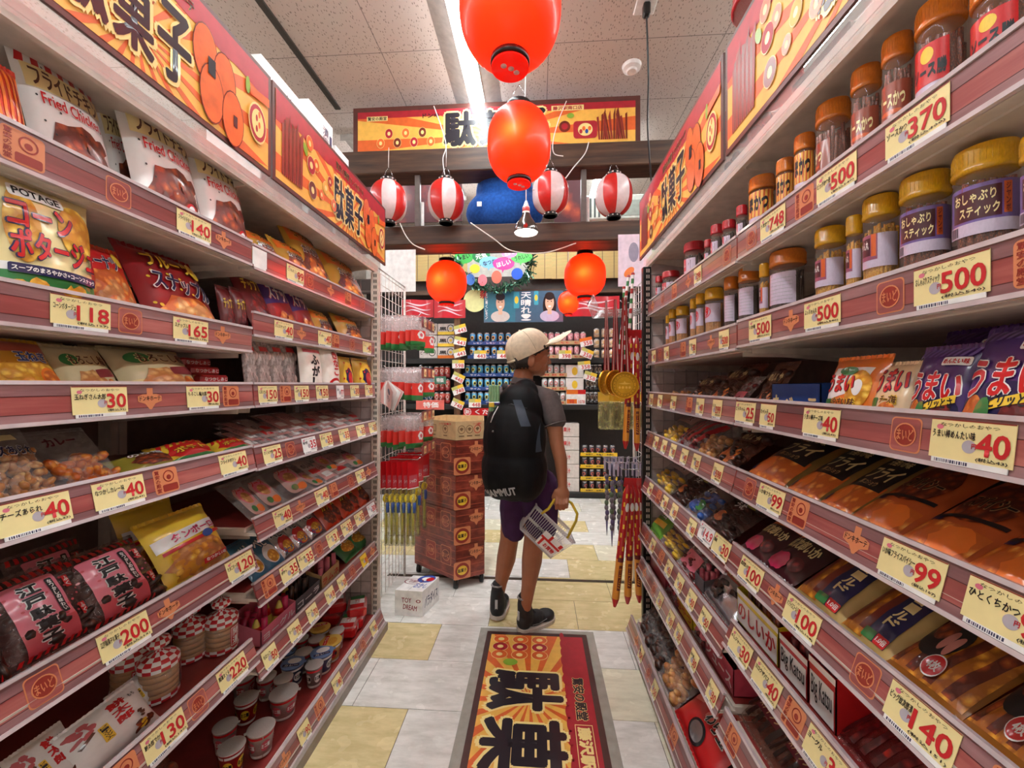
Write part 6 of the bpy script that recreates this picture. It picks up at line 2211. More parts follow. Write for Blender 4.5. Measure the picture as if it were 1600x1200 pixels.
# spot lamp under the second red lantern
p = W(822, 350, 2.2)
root = empty('spot_lamp', p)
tag(root, 'silver spot bulb hanging on a cord below the red lantern', 'lamp')
t_ = 2.2 / F
m = MB()
m.lathe([(0.019 * 3.4, -14 * t_), (0.0665, -12 * t_), (0.058, -2 * t_), (0.03, 10 * t_), (0.022, 16 * t_)], M('spot_silver', (120, 112, 108), rough=0.18, metal=0.9), n=32)
m.f, m.m, m.s = m.f[:-2], m.m[:-2], m.s[:-2]
m.build('reflector', root)
SPOT = M('spot_glow', (255, 244, 232), emit=14.0, vary=0)
MB().lathe([(0.0, -15.5 * t_), (0.03, -15.2 * t_), (0.058, -13.5 * t_), (0.064, -12.5 * t_)], SPOT, n=32).build('bulb_face', root)
m = MB()
m.lathe([(0.02, 15 * t_), (0.02, 26 * t_), (0.016, 28 * t_), (0.006, 36 * t_)], WHITE, n=20)
m.lathe([(0.021, 19 * t_), (0.021, 25 * t_)], P_('socket_band', (210, 90, 90)), n=20)
m.build('socket', root)
MB().tube([(0, 0, 34 * t_), (0, 0, 58 * t_), (-0.01, 0, 130 * t_), (0.0, 0, ZC - p.z)], 0.003, WHITE).build('cord', root)
sl = bpy.data.lights.new('spot_bulb', 'SPOT')
sl.energy = 25
sl.spot_size = 1.6
sl.shadow_soft_size = 0.05
so = bpy.data.objects.new('spot_bulb', sl)
COL.objects.link(so)
so.parent = root
so.location = (0, 0, -17 * t_)

# big blue cushion sitting on the lower beam
PLUSH = M('blue_plush', (28, 86, 170), rough=0.95, vary=0.12, nscale=60, bumps=0.6)
c = W(788, 300, YB0 + 0.2)
root = empty('plush_cushion', (c.x, c.y + 0.02, zl1))
tag(root, 'large blue plush cushion on the lower beam, behind the red lantern', 'cushion')
m = MB()
m.ell((0, 0.02, 0.16), (0.27, 0.17, 0.16), PLUSH)
m.ell((0, 0.02, 0.30), (0.20, 0.15, 0.17), PLUSH)
m.ell((0, 0.02, 0.43), (0.11, 0.11, 0.12), PLUSH)
b_ = m.fused('body', 0.012, 14, root, (0, 0, 0), PLUSH)
m = MB()
m.box((-0.165, -0.145, 0.14), (-0.135, -0.14, 0.17), PAPERW)
m.build('cloth_tag', root)
# back support plank for the cushion
tag(MB().box((-1.2, YB1, zl1 - 0.03), (1.0, YB1 + 0.3, zl1 - 0.001), WB).build('shelf_board', None, (-0.1, YB1, zl1 - 0.03)), 'dark board behind the lower beam carrying the blue cushion', 'shelf')

# white cords tied over the beams
CORD = M('white_cord', (226, 218, 214), rough=0.6)


def cord(pts, r, label, name='cord', mat=CORD):
	P = [W(*p) for p in pts]
	# Catmull-Rom smoothing
	out = []
	for i in range(len(P) - 1):
		p0, p1, p2, p3 = P[max(i - 1, 0)], P[i], P[i + 1], P[min(i + 2, len(P) - 1)]
		for q in range(8):
			t = q / 8
			out.append(0.5 * ((2 * p1) + (p2 - p0) * t + (2 * p0 - 5 * p1 + 4 * p2 - p3) * t * t + (3 * p1 - p0 - 3 * p2 + p3) * t ** 3))
	out.append(P[-1])
	m = MB().tube(out, r, mat, 6)
	o = m.build(name, None, out[0])
	tag(o, label, 'cord')


cord([(678, 166, 2.44), (690, 200, 2.43), (697, 228, 2.42), (692, 250, 2.42), (697, 285, 2.42)], 0.003, 'white cord tied round the upper beam above the second striped lantern')
cord([(885, 158, 2.44), (872, 190, 2.43), (864, 222, 2.42), (866, 240, 2.42), (880, 244, 2.41)], 0.003, 'white cord knotted beside the red lantern, jar side')
cord([(920, 222, 2.42), (914, 240, 2.42), (896, 262, 2.40), (880, 282, 2.38), (860, 292, 2.38), (832, 297, 2.36)], 0.0035, 'white cord sagging from the sign to the lower striped lantern')
cord([(625, 349, 2.42), (634, 368, 2.43), (646, 382, 2.44), (664, 390, 2.44)], 0.0035, 'white cord looped over the lower beam, chip side')
cord([(735, 348, 2.42), (770, 372, 2.43), (800, 392, 2.44), (850, 395, 2.44), (900, 380, 2.44)], 0.0035, 'white cord running down across the lower beam')
cord([(1010, 20, 1.92), (1013, 120, 2.0), (1012, 200, 2.1), (1018, 290, 2.2)], 0.0045, 'black power cord hanging from the ceiling socket', 'power_cord', BLACK)
p = W(1010, 18, 1.92)
m = MB().box((p.x - 0.05, p.y - 0.06, ZC - 0.012), (p.x + 0.05, p.y + 0.06, ZC), WHITE, 0.003)
m.box((p.x - 0.016, p.y - 0.02, ZC - 0.07), (p.x + 0.016, p.y + 0.02, ZC - 0.012), BLACK, 0.006)
tag(m.build('ceiling_socket', None, (p.x, p.y, ZC)), 'ceiling socket with a black plug', 'socket')
p = W(987, 103, ZC and (ZC - CAMZ) * F / (600 - 103))
m = MB()
m.lathe([(0.0, -0.036), (0.026, -0.036), (0.03, -0.026), (0.05, -0.018), (0.055, 0.0)], WHITE, n=28, smooth=False)
o = m.build('smoke_detector')
o.location = (p.x, p.y, ZC)
tag(o, 'round white smoke detector on the ceiling by the hanging power cord', 'smoke detector')


# ------------------------------------------------------------------ wire panels with hanging goods at the aisle end
def wire_panel(s, Xp, y0, y1, z0, z1, label, dark=False):
	root = empty('wire_rack', (Xp, (y0 + y1) / 2, 0))
	tag(root, label, 'wire rack')
	O = root.location
	f = MB()
	f.tube([(Xp, y0, 0.0), (Xp, y0, z1), (Xp, y1, z1), (Xp, y1, 0.0)], 0.007, WIREW, 8)
	f.build('frame', root, O)
	g = MB()
	n = max(2, int((y1 - y0) / 0.05))
	for q in range(1, n):
		y = y0 + (y1 - y0) * q / n
		g.tube([(Xp, y, z0), (Xp, y, z1)], 0.0018, WIREW, 5)
	z = z0
	while z < z1:
		g.tube([(Xp, y0, z), (Xp, y1, z)], 0.0018, WIREW, 5)
		z += 0.055
	g.build('grid', root, O)
	return root


LP = wire_panel(-1, -0.795, 1.93, 2.33, 0.06, 1.73, 'white wire panel with hanging puff bags at the end of the chip shelving')
RP = wire_panel(1, 0.56, 1.93, 2.35, 0.06, 1.70, 'white wire panel with hanging toys at the end of the jar shelving')


def hook(root, Xp, y, z, s, ln):
	"""Peg hook with its price bracket, part of the panel."""
	O = root.location
	m = MB()
	e = -s * ln          # towards the aisle
	m.tube([(Xp, y, z + 0.01), (Xp + e * 0.1, y, z), (Xp + e * 0.92, y, z), (Xp + e, y, z + 0.012)], 0.0022, CHROME, 6)
	m.build('peg_hook', root, O)


def puff():
	"""Hanging clear bag of red puff sticks with a green base, like a watermelon slice."""
	if 'puffbag' in PROTO:
		return PROTO['puffbag']
	W_, H_ = 0.075, 0.15
	fm = P_('melon_red', (222, 60, 52))
	m = MB()

	def S(x, y, off=0.0):
		a, b = x / (W_ / 2), y / H_
		return Vector((x, -0.011 * max(0, 1 - abs(a) ** 3) ** 0.6 * max(0, 1 - abs(2 * b - 1) ** 4) ** 0.6 - off, y - H_))

	def mf(i, j):
		return GRN if j < 3 else (fm if j < 10 else FILM2)
	m.grid(lambda a, b: S((a - 0.5) * W_, b * H_), 8, 18, fm, matf=mf)
	m.grid(lambda a, b: Vector((1, -1, 1)) * 1 if False else Vector((S((a - 0.5) * W_, b * H_).x, -S((a - 0.5) * W_, b * H_).y, b * H_ - H_)), 8, 18, fm, flip=True, matf=mf)
	m.ell2(0.008, 0.06, 0.016, 0.02, WPR, S, 0.0008, 0.012, wob=0.4)
	m.ell2(0.01, 0.06, 0.007, 0.01, P_('rose_print', (206, 84, 96)), S, 0.0014, 0.012, wob=0.4)
	o = m.build('puff_bag')
	o['category'] = 'snack bag'
	h = MB()
	h.box((-W_ / 2, -0.0006, -0.004), (W_ / 2, 0.0006, 0.012), FILM2)
	h.build('hang_strip', o)
	PROTO['puffbag'] = o
	return o


n = 0
for row, (z, cnt) in enumerate(((1.50, 6), (1.235, 6), (0.99, 6))):
	for hk, y in enumerate((2.00, 2.19)):
		hook(LP, -0.795, y, z, -1, 0.20)
		for q in range(cnt):
			n += 1
			x = -0.775 + 0.033 * q
			spawn(puff(), (x, y, z - 0.012), (0, rnd.uniform(-0.06, 0.06), PI / 2 - 0.55 + rnd.uniform(-0.2, 0.2)), (1.15, 1, rnd.uniform(0.95, 1.1)), 'hanging red puff bag, %s out on the %s hook of the %s row' % (('innermost', 'second', 'third', 'fourth', 'fifth', 'outermost')[q], ('near', 'far')[hk], ('top', 'middle', 'lower')[row]), 'hanging red puff bags')


def price_holder(a, b, z, label):
	"""Printed strip clipped across the hook ends."""
	a, b = Vector((a[0], a[1], z)), Vector((b[0], b[1], z))
	d = (b - a)
	L = d.length
	S = flat(a, d.normalized(), (0, 0, 1))
	m = MB()
	nn = d.normalized().cross(Vector((0, 0, 1)))
	q = [S(0, 0, 0), S(L, 0, 0), S(L, 0.055, 0), S(0, 0.055, 0)]
	q += [p - nn * 0.003 for p in q]
	m.add(q, [(0, 1, 2, 3), (7, 6, 5, 4), (0, 4, 5, 1), (1, 5, 6, 2), (2, 6, 7, 3), (3, 7, 4, 0)], RAILWOOD)
	for k in range(int(L / 0.08)):
		x = 0.035 + 0.08 * k
		m.rect2(x, 0.008, x + 0.042, 0.047, YEL_CARD if k % 2 == 0 else STAMP, S, 0.0006)
		m.text2('40', x + 0.006, 0.014, x + 0.036, 0.036, RED_INK, S, 0.0012, 0.05)
	o = m.build('price_strip', None, a)
	tag(o, label, 'price strip')


price_holder((-0.585, 1.98), (-0.585, 2.22), 1.44, 'plank-print price strip on the upper hooks of the chip-end panel')
price_holder((-0.585, 1.98), (-0.585, 2.22), 1.18, 'plank-print price strip on the middle hooks of the chip-end panel')
price_holder((-0.585, 1.98), (-0.585, 2.22), 0.955, 'plank-print price strip above the wand toys')
price_holder((-0.585, 1.98), (-0.585, 2.22), 0.78, 'plank-print price strip across the red wand headers')


def wand():
	"""Bubble wand toy: red header card and a clear tube with a yellow and blue stick."""
	if 'wand' in PROTO:
		return PROTO['wand']
	m = MB()
	m.box((-0.03, -0.0015, -0.14), (0.03, 0.0015, 0.0), P_('header_card_red', (206, 26, 34)))
	S = flat((-0.03, -0.0016, -0.14), (1, 0, 0), (0, 0, 1))
	m.rect2(0.008, 0.012, 0.052, 0.07, P_('rose_print', (206, 84, 96)), S, 0.0004)
	m.text2('シャボン', 0.011, 0.03, 0.049, 0.05, WPR, S, 0.0009)
	m.rect2(0.0, 0.0, 0.06, 0.006, WPR, S, 0.0004)
	o = m.build('bubble_wand')
	o['category'] = 'toy'
	t = MB()
	t.tube([(0, 0, -0.14), (0, 0, -0.43)], 0.012, mat_film('olive_film', (170, 160, 96), 0.4), 10)
	t.build('clear_sleeve', o)
	k = MB()
	k.tube([(0, 0, -0.20), (0, 0, -0.42)], 0.006, P_('wand_yellow', (210, 200, 80)), 8)
	k.build('stick', o)
	k = MB()
	k.ell((0, 0, -0.19), (0.018, 0.008, 0.024), P_('wand_bright_yellow', (236, 210, 30)))
	k.build('ring_head', o)
	k = MB()
	k.tube([(0, -0.013, -0.21), (0, -0.013, -0.26)], 0.008, BLU, 8)
	k.build('cap', o)
	PROTO['wand'] = o
	return o


for hk, y in enumerate((1.99, 2.12, 2.24)):
	hook(LP, -0.795, y, 0.765, -1, 0.20)
	for q in range(6 if hk == 0 else 4):
		spawn(wand(), (-0.775 + (0.028 if hk == 0 else 0.042) * q, y, 0.755), (0, 0, PI / 2 - 0.7), (1.1, 1, 1), 'bubble wand toy with red card, %s out on the %s wand hook' % (('innermost', 'second', 'third', 'fourth', 'fifth', 'sixth')[q], ('near', 'middle', 'far')[hk]), 'bubble wand toys')

# cluster of white leaflets clipped to the upright
m = MB()
p0 = W(606, 612, 1.9)
for q in range(7):
	R = Matrix.Rotation(0.25 * q - 0.9, 3, 'Z') @ Matrix.Rotation(0.3, 3, 'Y')
	vs_ = [R @ Vector((x, 0.004 * q, z)) + p0 for x, z in ((-0.02, 0.05), (0.07, 0.02), (0.055, -0.08), (-0.035, -0.05))]
	m.add(vs_ + [v + Vector((0, 0.0008, 0)) for v in vs_], [(0, 1, 2, 3), (7, 6, 5, 4), (0, 4, 5, 1), (1, 5, 6, 2), (2, 6, 7, 3), (3, 7, 4, 0)], PAPERW if q % 3 else P_('leaflet_pink', (220, 170, 165)))
	if q == 0:
		S = flat(vs_[3] + (vs_[0] - vs_[3]).cross(vs_[2] - vs_[3]).normalized() * 0.0, (vs_[2] - vs_[3]).normalized(), (vs_[0] - vs_[3]).normalized())
		m.ell2(0.045, 0.07, 0.02, 0.012, NAVY, S, 0.0012)
		m.text2('ガリ', 0.03, 0.03, 0.07, 0.05, NAVY, S, 0.0012)
tag(m.build('leaflet_bundle', None, p0), 'fanned bundle of white leaflets with blue marks clipped to the white upright', 'leaflets')

# white sheet hanging under the lower beam and the pink one opposite
a, c = W(604, 458, 2.40), W(646, 386, 2.40)
m = MB().box((a.x - 0.06, 2.40, a.z + 0.02), (c.x, 2.4015, c.z), PAPERW)
tag(m.build('hanging_sheet', None, (a.x, 2.4, a.z)), 'plain white sheet hanging below the lower beam, chip side', 'sheet')
a, c = W(964, 450, 2.25), W(1001, 370, 2.25)
m = MB().box((a.x, 2.25, a.z), (c.x + 0.05, 2.2515, c.z), M('lilac_sheet', (226, 206, 220), rough=0.6))
S = flat((a.x, 2.25, a.z), (1, 0, 0), (0, 0, 1))
m.ell2(0.085, 0.19, 0.028, 0.055, M('grey_print', (150, 140, 160), rough=0.6), S, 0.0006)
m.ell2(0.06, 0.08, 0.035, 0.02, ORG, S, 0.0006, rot=0.8)
tag(m.build('hanging_sheet', None, (a.x, 2.25, a.z)), 'lilac sheet with a grey oval print, hanging before the jar-side panel', 'sheet')

# ---- jar-side hanging goods
GOLD = M('gold_medal', (214, 160, 40), rough=0.3, metal=0.7)


def medal():
	if 'medal' in PROTO:
		return PROTO['medal']
	m = MB()
	R = 0.062
	prof = [(0.0, 0.0), (R * 0.86, 0.0), (R * 0.88, 0.002), (R * 0.92, 0.005), (R * 0.98, 0.005), (R, 0.002), (R, -0.004), (0.0, -0.004)]
	vs_ = MB().lathe(prof, GOLD, n=40)
	m.add([Vector((p[0], -p[2], p[1])) for p in vs_.v], vs_.f, GOLD, False)
	S = lambda x, y, off: Vector((x, -0.0004 - off, y))
	DG = M('gold_relief', (150, 104, 20), rough=0.35, metal=0.6)
	LG = M('gold_light', (240, 196, 90), rough=0.3, metal=0.6)
	m.ell2(0, 0, R * 0.84, R * 0.84, DG, S, 0.0004, inner=0.96, n=36)
	m.ell2(0, 0, R * 0.64, R * 0.64, DG, S, 0.0004, inner=0.96, n=36)
	for q in range(20):
		t = PI * (0.1 + q / 20 * 1.95)
		m.ell2(R * 0.73 * math.cos(t), R * 0.73 * math.sin(t), 0.0022, 0.003, DG, S, 0.0006, n=6)
	m.poly2([(-0.028, 0.008), (-0.004, 0.012), (0, 0.02), (0.004, 0.012), (0.028, 0.008), (0.01, 0.004), (-0.01, 0.004)], LG, S, 0.0008)
	for q in (-0.022, -0.008, 0.008, 0.022):
		m.ell2(q, -0.010, 0.005, 0.006, LG, S, 0.0008, n=10)
	o = m.build('gold_medal')
	o['category'] = 'medal'
	r = MB()
	rm, wm = M('ribbon_red', (176, 32, 40), rough=0.5), M('ribbon_white', (226, 206, 200), rough=0.5)
	for sx in (-1, 1):
		for k, mt in enumerate((rm, wm, rm)):
			x0 = sx * (0.004 + 0.007 * k)
			r.add([(x0, 0.001 * sx, R - 0.004), (x0 + sx * 0.007, 0.001 * sx, R - 0.004), (x0 * 0.2 + sx * 0.006, 0.001 * sx + 0.003, 0.40), (x0 * 0.2, 0.001 * sx + 0.003, 0.40)], [(0, 1, 2, 3), (3, 2, 1, 0)], mt)
	r.build('ribbon', o)
	PROTO['medal'] = o
	return o


hook(RP, 0.56, 1.96, 1.545, 1, 0.16)
for q, (u, v, t, rz) in enumerate(((976, 602, 1.80, -0.12), (948, 598, 1.93, 0.75), (962, 598, 1.90, 0.5))):
	spawn(medal(), W(u, v, t), (0, 0, rz), (1, 1, 1), ('front gold medal facing out on a red ribbon', 'gold medal turned sideways, farthest of three', 'gold medal just behind the front one')[q], 'gold toy medals on ribbons')


def long_pack():
	"""Long printed snack tube with pinched ends."""
	if 'long' in PROTO:
		return PROTO['long']
	R = 0.017
	rd = P_('long_red', (190, 30, 34))
	yl = P_('long_orange', (230, 150, 50))
	m = MB()
	prof = []
	L = 0.55
	n = 28
	for i in range(n + 1):
		f = i / n
		prof.append((R * min(1, 10 * f + 0.35, 10 * (1 - f) + 0.3), -L + L * f))

	def mf(i, k):
		f = i / n
		if f < 0.07 or f > 0.93:
			return rd
		if f < 0.38:
			return yl
		return rd if (i * 3 + k) % 7 else YEL
	m.lathe(prof, rd, n=14, matf=mf)

	def S(x, y, off):
		return Vector((math.sin(x) * (R + off), -math.cos(x) * (R + off), y - L))
	m.rect2(-0.5, 0.08, 0.5, 0.19, P_('long_brown', (120, 40, 30)), S, 0.0006, 0.1)
	m.vtext2('サラミ', -0.36, 0.085, 0.36, 0.185, yl, S, 0.0012, 0.1)
	m.rect2(-1.0, 0.205, 1.0, 0.225, MAROON, S, 0.0006, 0.15)
	m.ell2(0, 0.45, 0.5, 0.02, WPR, S, 0.0006, 0.15)
	o = m.build('snack_tube')
	o['category'] = 'snack tube'
	h = MB()
	h.box((-0.02, -0.001, -0.01), (0.02, 0.001, 0.03), rd)
	h.build('hang_header', o)
	PROTO['long'] = o
	return o


hook(RP, 0.56, 1.96, 0.735, 1, 0.16)
hook(RP, 0.56, 1.96, 1.33, 1, 0.12)
LN = ['first', 'second', 'third', 'fourth']
for q, (u, lean, tz) in enumerate(((981, 0.20, 0.30), (987, 0.06, 0.1), (993, -0.05, -0.2), (999, -0.10, -0.3))):
	p = W(u, 757, 1.80 + 0.03 * q)
	spawn(long_pack(), p, (0, lean * 0.6, tz), (1, 1, 1.0), 'long red and yellow snack tube, %s of four hanging low by the black upright' % LN[q], 'long snack tubes on the lower hook')
for q, (u, lean, tz, sc) in enumerate(((986, 0.10, 0.4, 0.95), (995, 0.0, 0.0, 0.98), (1005, -0.03, -0.4, 1.0))):
	p = W(u, 525, 1.84 + 0.02 * q)
	spawn(long_pack(), p, (0, lean * 0.6, tz), (0.85, 0.85, sc), 'long red snack tube, %s of three hanging beside the medals' % LN[q], 'long snack tubes beside the medals')


def skewer():
	if 'skewer' in PROTO:
		return PROTO['skewer']
	m = MB()
	hm = M('sword_grip', (52, 46, 72), rough=0.4)
	bl = [M('toy_grey', (120, 112, 122), rough=0.35, bumps=0.4), M('toy_violet', (96, 84, 120), rough=0.35), M('toy_green', (92, 110, 84), rough=0.4)]
	z = 0.0
	m.tube([(0, 0, 0), (0, 0, -0.08)], 0.005, hm, 7)
	for q in range(9):
		m.ell((0.002 * math.sin(q * 2), 0.002 * math.cos(q), -0.10 - 0.028 * q), (0.010, 0.009, 0.017), bl[q % 3 if q % 4 else 0], nu=8, nv=6)
	m.tube([(0, 0, -0.33), (0, 0, -0.42)], [0.006, 0.001], bl[1], 6)
	o = m.build('toy_chain')
	o['category'] = 'toy'
	h = MB()
	h.box((-0.014, -0.001, -0.06), (0.014, 0.001, 0.012), M('lilac_header', (190, 180, 200), rough=0.4, coat=0.3))
	h.build('header_card', o)
	PROTO['skewer'] = o
	return o


for hk, y in enumerate((2.05, 2.20)):
	hook(RP, 0.56, y, 0.75, 1, 0.22)
	for q in range(5):
		spawn(skewer(), (0.53 - 0.038 * q, y, 0.742), (0, 0, rnd.uniform(-1, 1)), (1.2, 1.2, 1.0), 'dark grey beaded toy strand, %s out on the %s strand hook' % (('innermost', 'second', 'third', 'fourth', 'outermost')[q], ('near', 'far')[hk]), 'hanging toy strands')


def clear_toy():
	if 'ctoy' in PROTO:
		return PROTO['ctoy']
	m = MB()
	m.box((-0.035, -0.016, -0.15), (0.035, 0.016, -0.02), mat_film('straw_film', (226, 220, 150), 0.3), 0.008)
	o = m.build('toy_pack')
	o['category'] = 'toy'
	k = MB()
	for x in (-0.016, 0.014):
		k.box((x - 0.008, -0.006, -0.14), (x + 0.008, 0.006, -0.04), M('toy_olive', (104, 104, 70), rough=0.4), 0.004)
	c = k.build('contents', o)
	h = MB()
	h.box((-0.036, -0.001, -0.025), (0.036, 0.001, 0.02), YEL)
	h.build('header_card', o)
	PROTO['ctoy'] = o
	return o


hook(RP, 0.56, 2.10, 1.10, 1, 0.22)
for q in range(4):
	spawn(clear_toy(), (0.52 - 0.055 * q, 2.10, 1.085), (0, 0, 0.5 - 0.2 * q), (1.1, 1.1, 1.15), 'clear toy pack with yellow card, %s on the hook below the medals' % LN[q], 'clear toy packs below the medals')
# wire tray high on the panel
m = MB()
a = W(935, 478, 2.1)
x0, x1 = 0.28, 0.55
for q in range(9):
	y = 2.02 + 0.03 * q
	m.tube([(x0, y, 1.60), (x0 + 0.03, y, 1.52), (x1, y, 1.53)], 0.002, CHROME, 6)
for x, z in ((x0, 1.60), (x0 + 0.03, 1.52), (x1, 1.53), (0.43, 1.525)):
	m.tube([(x, 2.02, z), (x, 2.26, z)], 0.0026, CHROME, 6)
o = m.build('wire_tray', None, (0.42, 2.14, 1.52))
tag(o, 'chrome wire tray fixed high on the jar-side panel', 'wire tray')
# slim hanging canes beside the ribbons
m_ = P_('cane_red', (176, 40, 40))


def cane():
	if 'cane' in PROTO:
		return PROTO['cane']
	m = MB()
	m.lathe([(0.007, -0.40 + 0.025 * q) for q in range(17)], WPR, n=8, matf=lambda i, k: (m_, WPR, GRN, WPR)[i % 4])
	o = m.build('toy_cane')
	o['category'] = 'toy'
	k = MB()
	k.ell((0, 0, 0.0), 0.009, m_, nu=10, nv=6)
	k.build('end_cap', o)
	PROTO['cane'] = o
	return o


for q, (u, v, t) in enumerate(((982, 432, 1.93), (989, 428, 1.90), (975, 450, 1.98))):
	spawn(cane(), W(u, v, t), (0, 0.12 - 0.06 * q, 0), (1, 1, 0.95), 'slim striped toy stick, %s beside the medal ribbons' % LN[q], 'striped toy sticks')

# ------------------------------------------------------------------ wood-print cart with a cardboard tray
CW = wood('cart_plank_print', (84, 28, 22), (122, 46, 34), (168, 76, 56), 'X', 2.6, rough=0.35, coat=0.4)
A = onZ(712, 914, 0.03)
B = onZ(757, 903, 0.03)
E_ = onZ(648, 886, 0.03)
poly = [Vector((A.x, A.y, 0)), Vector((B.x, B.y, 0)), Vector((B.x - 0.05, B.y + 0.36, 0)), Vector((E_.x + 0.12, E_.y + 0.30, 0)), Vector((E_.x, E_.y, 0))]
ZT = 0.835
root = empty('stock_cart', (A.x - 0.1, A.y + 0.2, 0))
tag(root, 'tall stock cart wrapped in reddish plank print with shop stamps, left of the boy', 'cart')
O = root.location
m = MB()
NB = 4
for k in range(NB):
	z0, z1 = 0.055 + (ZT - 0.055) * k / NB, 0.055 + (ZT - 0.055) * (k + 1) / NB - 0.003
	g = 1.0 + 0.012 * (k % 2)
	cx = sum((p for p in poly), Vector()) / len(poly)
	P = [cx + (p - cx) * g for p in poly]
	n = len(P)
	m.add([(p.x, p.y, z0) for p in P] + [(p.x, p.y, z1) for p in P], [tuple(range(n))[::-1], tuple(range(n, 2 * n))] + [(q, (q + 1) % n, n + (q + 1) % n, n + q) for q in range(n)], CW)
	for (a, b_, right) in ((P[0], P[1], True), (P[4], P[0], False)):
		d = (b_ - a)
		L = d.length
		S = flat((a.x, a.y, z0), d.normalized(), (0, 0, 1))
		hz = z1 - z0
		for yy in (0.02, 0.07, 0.115, 0.16):
			m.rect2(0.004, yy, L - 0.004, yy + 0.004, P_('plank_gap', (176, 84, 62)), S, 0.0004)
		if right:
			x = L * 0.70
			m.poly2([(x - 0.045, 0.155), (x - 0.01, 0.165), (x - 0.01, 0.185), (x + 0.01, 0.185), (x + 0.01, 0.165), (x + 0.045, 0.155), (x + 0.035, 0.125), (x + 0.012, 0.115), (x, 0.095), (x - 0.012, 0.115), (x - 0.035, 0.125)], STAMP, S, 0.0008)
			m.text2('ドンキホーテ', x - 0.04, 0.13, x + 0.04, 0.152, INK, S, 0.0014, 0.03)
			x = L * 0.22
			m.rect2(x - 0.05, -0.005 + 0.005, x + 0.05, 0.098, STAMP, S, 0.0008, rad=0.01)
			m.ell2(x, 0.049, 0.042, 0.042, STAMPD, S, 0.0014)
			m.ell2(x, 0.049, 0.030, 0.026, YEL, S, 0.0018)
			m.text2('駄菓子', x - 0.026, 0.038, x + 0.026, 0.06, INK, S, 0.0022, 0.04)
		else:
			for x, kk in ((L * 0.78, 0), (L * 0.42, 1)):
				m.rect2(x - 0.042, 0.07, x + 0.042, 0.175, STAMP, S, 0.0008, rad=0.01)
				m.rect2(x - 0.039, 0.073, x + 0.039, 0.172, CW if kk == 0 else STAMPD, S, 0.0012, rad=0.009)
				m.ell2(x, 0.122, 0.032, 0.032, STAMP, S, 0.0016, inner=0.9)
				m.text2('まいど' if kk == 0 else '元気', x - 0.026, 0.108, x + 0.026, 0.136, STAMP, S, 0.002, 0.03)
m.build('wrapped_body', root, O)
for p in poly[:2] + poly[3:]:
	w_ = MB()
	c = cx + (p - cx) * 0.9
	w_.tube([(c.x - 0.01, c.y, 0.025), (c.x + 0.012, c.y, 0.025)], 0.025, BLACK, 14)
	w_.box((c.x - 0.013, c.y - 0.008, 0.03), (c.x + 0.014, c.y + 0.008, 0.058), STEEL)
	w_.build('caster', root, O)
# open carton tray lying on the cart
m = MB()
P = [cx + (p - cx) * 0.985 for p in poly]
Q = [cx + (p - cx) * 0.965 for p in poly]
n = len(P)
zt0, zt1 = ZT + 0.0, ZT + 0.105
vs_ = [(p.x, p.y, zt0) for p in P] + [(p.x, p.y, zt1) for p in P] + [(p.x, p.y, zt1) for p in Q] + [(p.x, p.y, zt0 + 0.02) for p in Q]
fs = [tuple(range(n))[::-1], tuple(range(3 * n, 4 * n))]
for q in range(n):
	k = (q + 1) % n
	fs += [(q, k, n + k, n + q), (n + q, n + k, 2 * n + k, 2 * n + q), (2 * n + q, 2 * n + k, 3 * n + k, 3 * n + q)]
KB = M('tan_cardboard', (198, 168, 124), rough=0.7)
KI = M('cardboard_ink', (120, 92, 62), rough=0.7, vary=0)
m.add(vs_, fs, KB)
for (a, b_) in ((P[0], P[1]), (P[4], P[0])):
	d = b_ - a
	L = d.length
	S = flat((a.x, a.y, zt0), d.normalized(), (0, 0, 1))
	for q in range(3):
		x = L * (0.2 + 0.28 * q)
		if q == 1 and L > 0.25:
			m.rect2(x - 0.02, 0.04, x + 0.02, 0.08, KI, S, 0.0006)
			m.rect2(x - 0.017, 0.043, x + 0.017, 0.077, KB, S, 0.0009)
		else:
			m.ell2(x, 0.058, 0.022, 0.024, KI if q != 2 or L > 0.25 else RED_INK, S, 0.0006, inner=0.85)
			m.poly2([(x - 0.012, 0.062), (x, 0.048), (x + 0.012, 0.062), (x, 0.07)], KI, S, 0.0008)
		m.rect2(x - 0.016, 0.018, x + 0.016, 0.024, KI, S, 0.0006)
	m.text2('いいお菓子', L * 0.62, 0.082, L * 0.9, 0.094, RED_INK, S, 0.0008)
o = m.build('cardboard_tray', None, (cx.x, cx.y, zt0))
tag(o, 'open tan cardboard tray with printed symbols lying on the plank-print cart', 'cardboard tray')

# white carton on the floor by the upright
a, b_, c = onZ(617, 961), onZ(660, 964), onZ(686, 938)
ux = (b_ - a)
uy = (c - b_)
hB = 0.125
root = None
m = MB()
P = [a, b_, b_ + uy, a + uy]
for p in P:
	p.z = 0
m.add([tuple(p) for p in P] + [(p.x, p.y, hB) for p in P], [(3, 2, 1, 0), (4, 5, 6, 7), (0, 1, 5, 4), (1, 2, 6, 5), (2, 3, 7, 6), (3, 0, 4, 7)], PAPERW)
BI, RI = P_('blue_carton_ink', (60, 90, 180)), P_('dark_red_carton_ink', (150, 50, 70))
S = flat(P[0], ux.normalized(), (0, 0, 1))
L = ux.length
m.text2('TOY', L * 0.25, 0.065, L * 0.6, 0.09, RI, S, 0.0006)
m.text2('DREAM', L * 0.3, 0.03, L * 0.8, 0.055, RI, S, 0.0006, rot=-0.12)
m.ell2(L * 0.85, 0.075, 0.012, 0.008, RI, S, 0.0006, inner=0.6)
S = flat(P[1], uy.normalized(), (0, 0, 1))
L2 = uy.length
m.text2('パラダイス', L2 * 0.12, 0.03, L2 * 0.9, 0.085, NAVY, S, 0.0006)
S = flat((P[0].x, P[0].y, hB), ux.normalized(), uy.normalized())
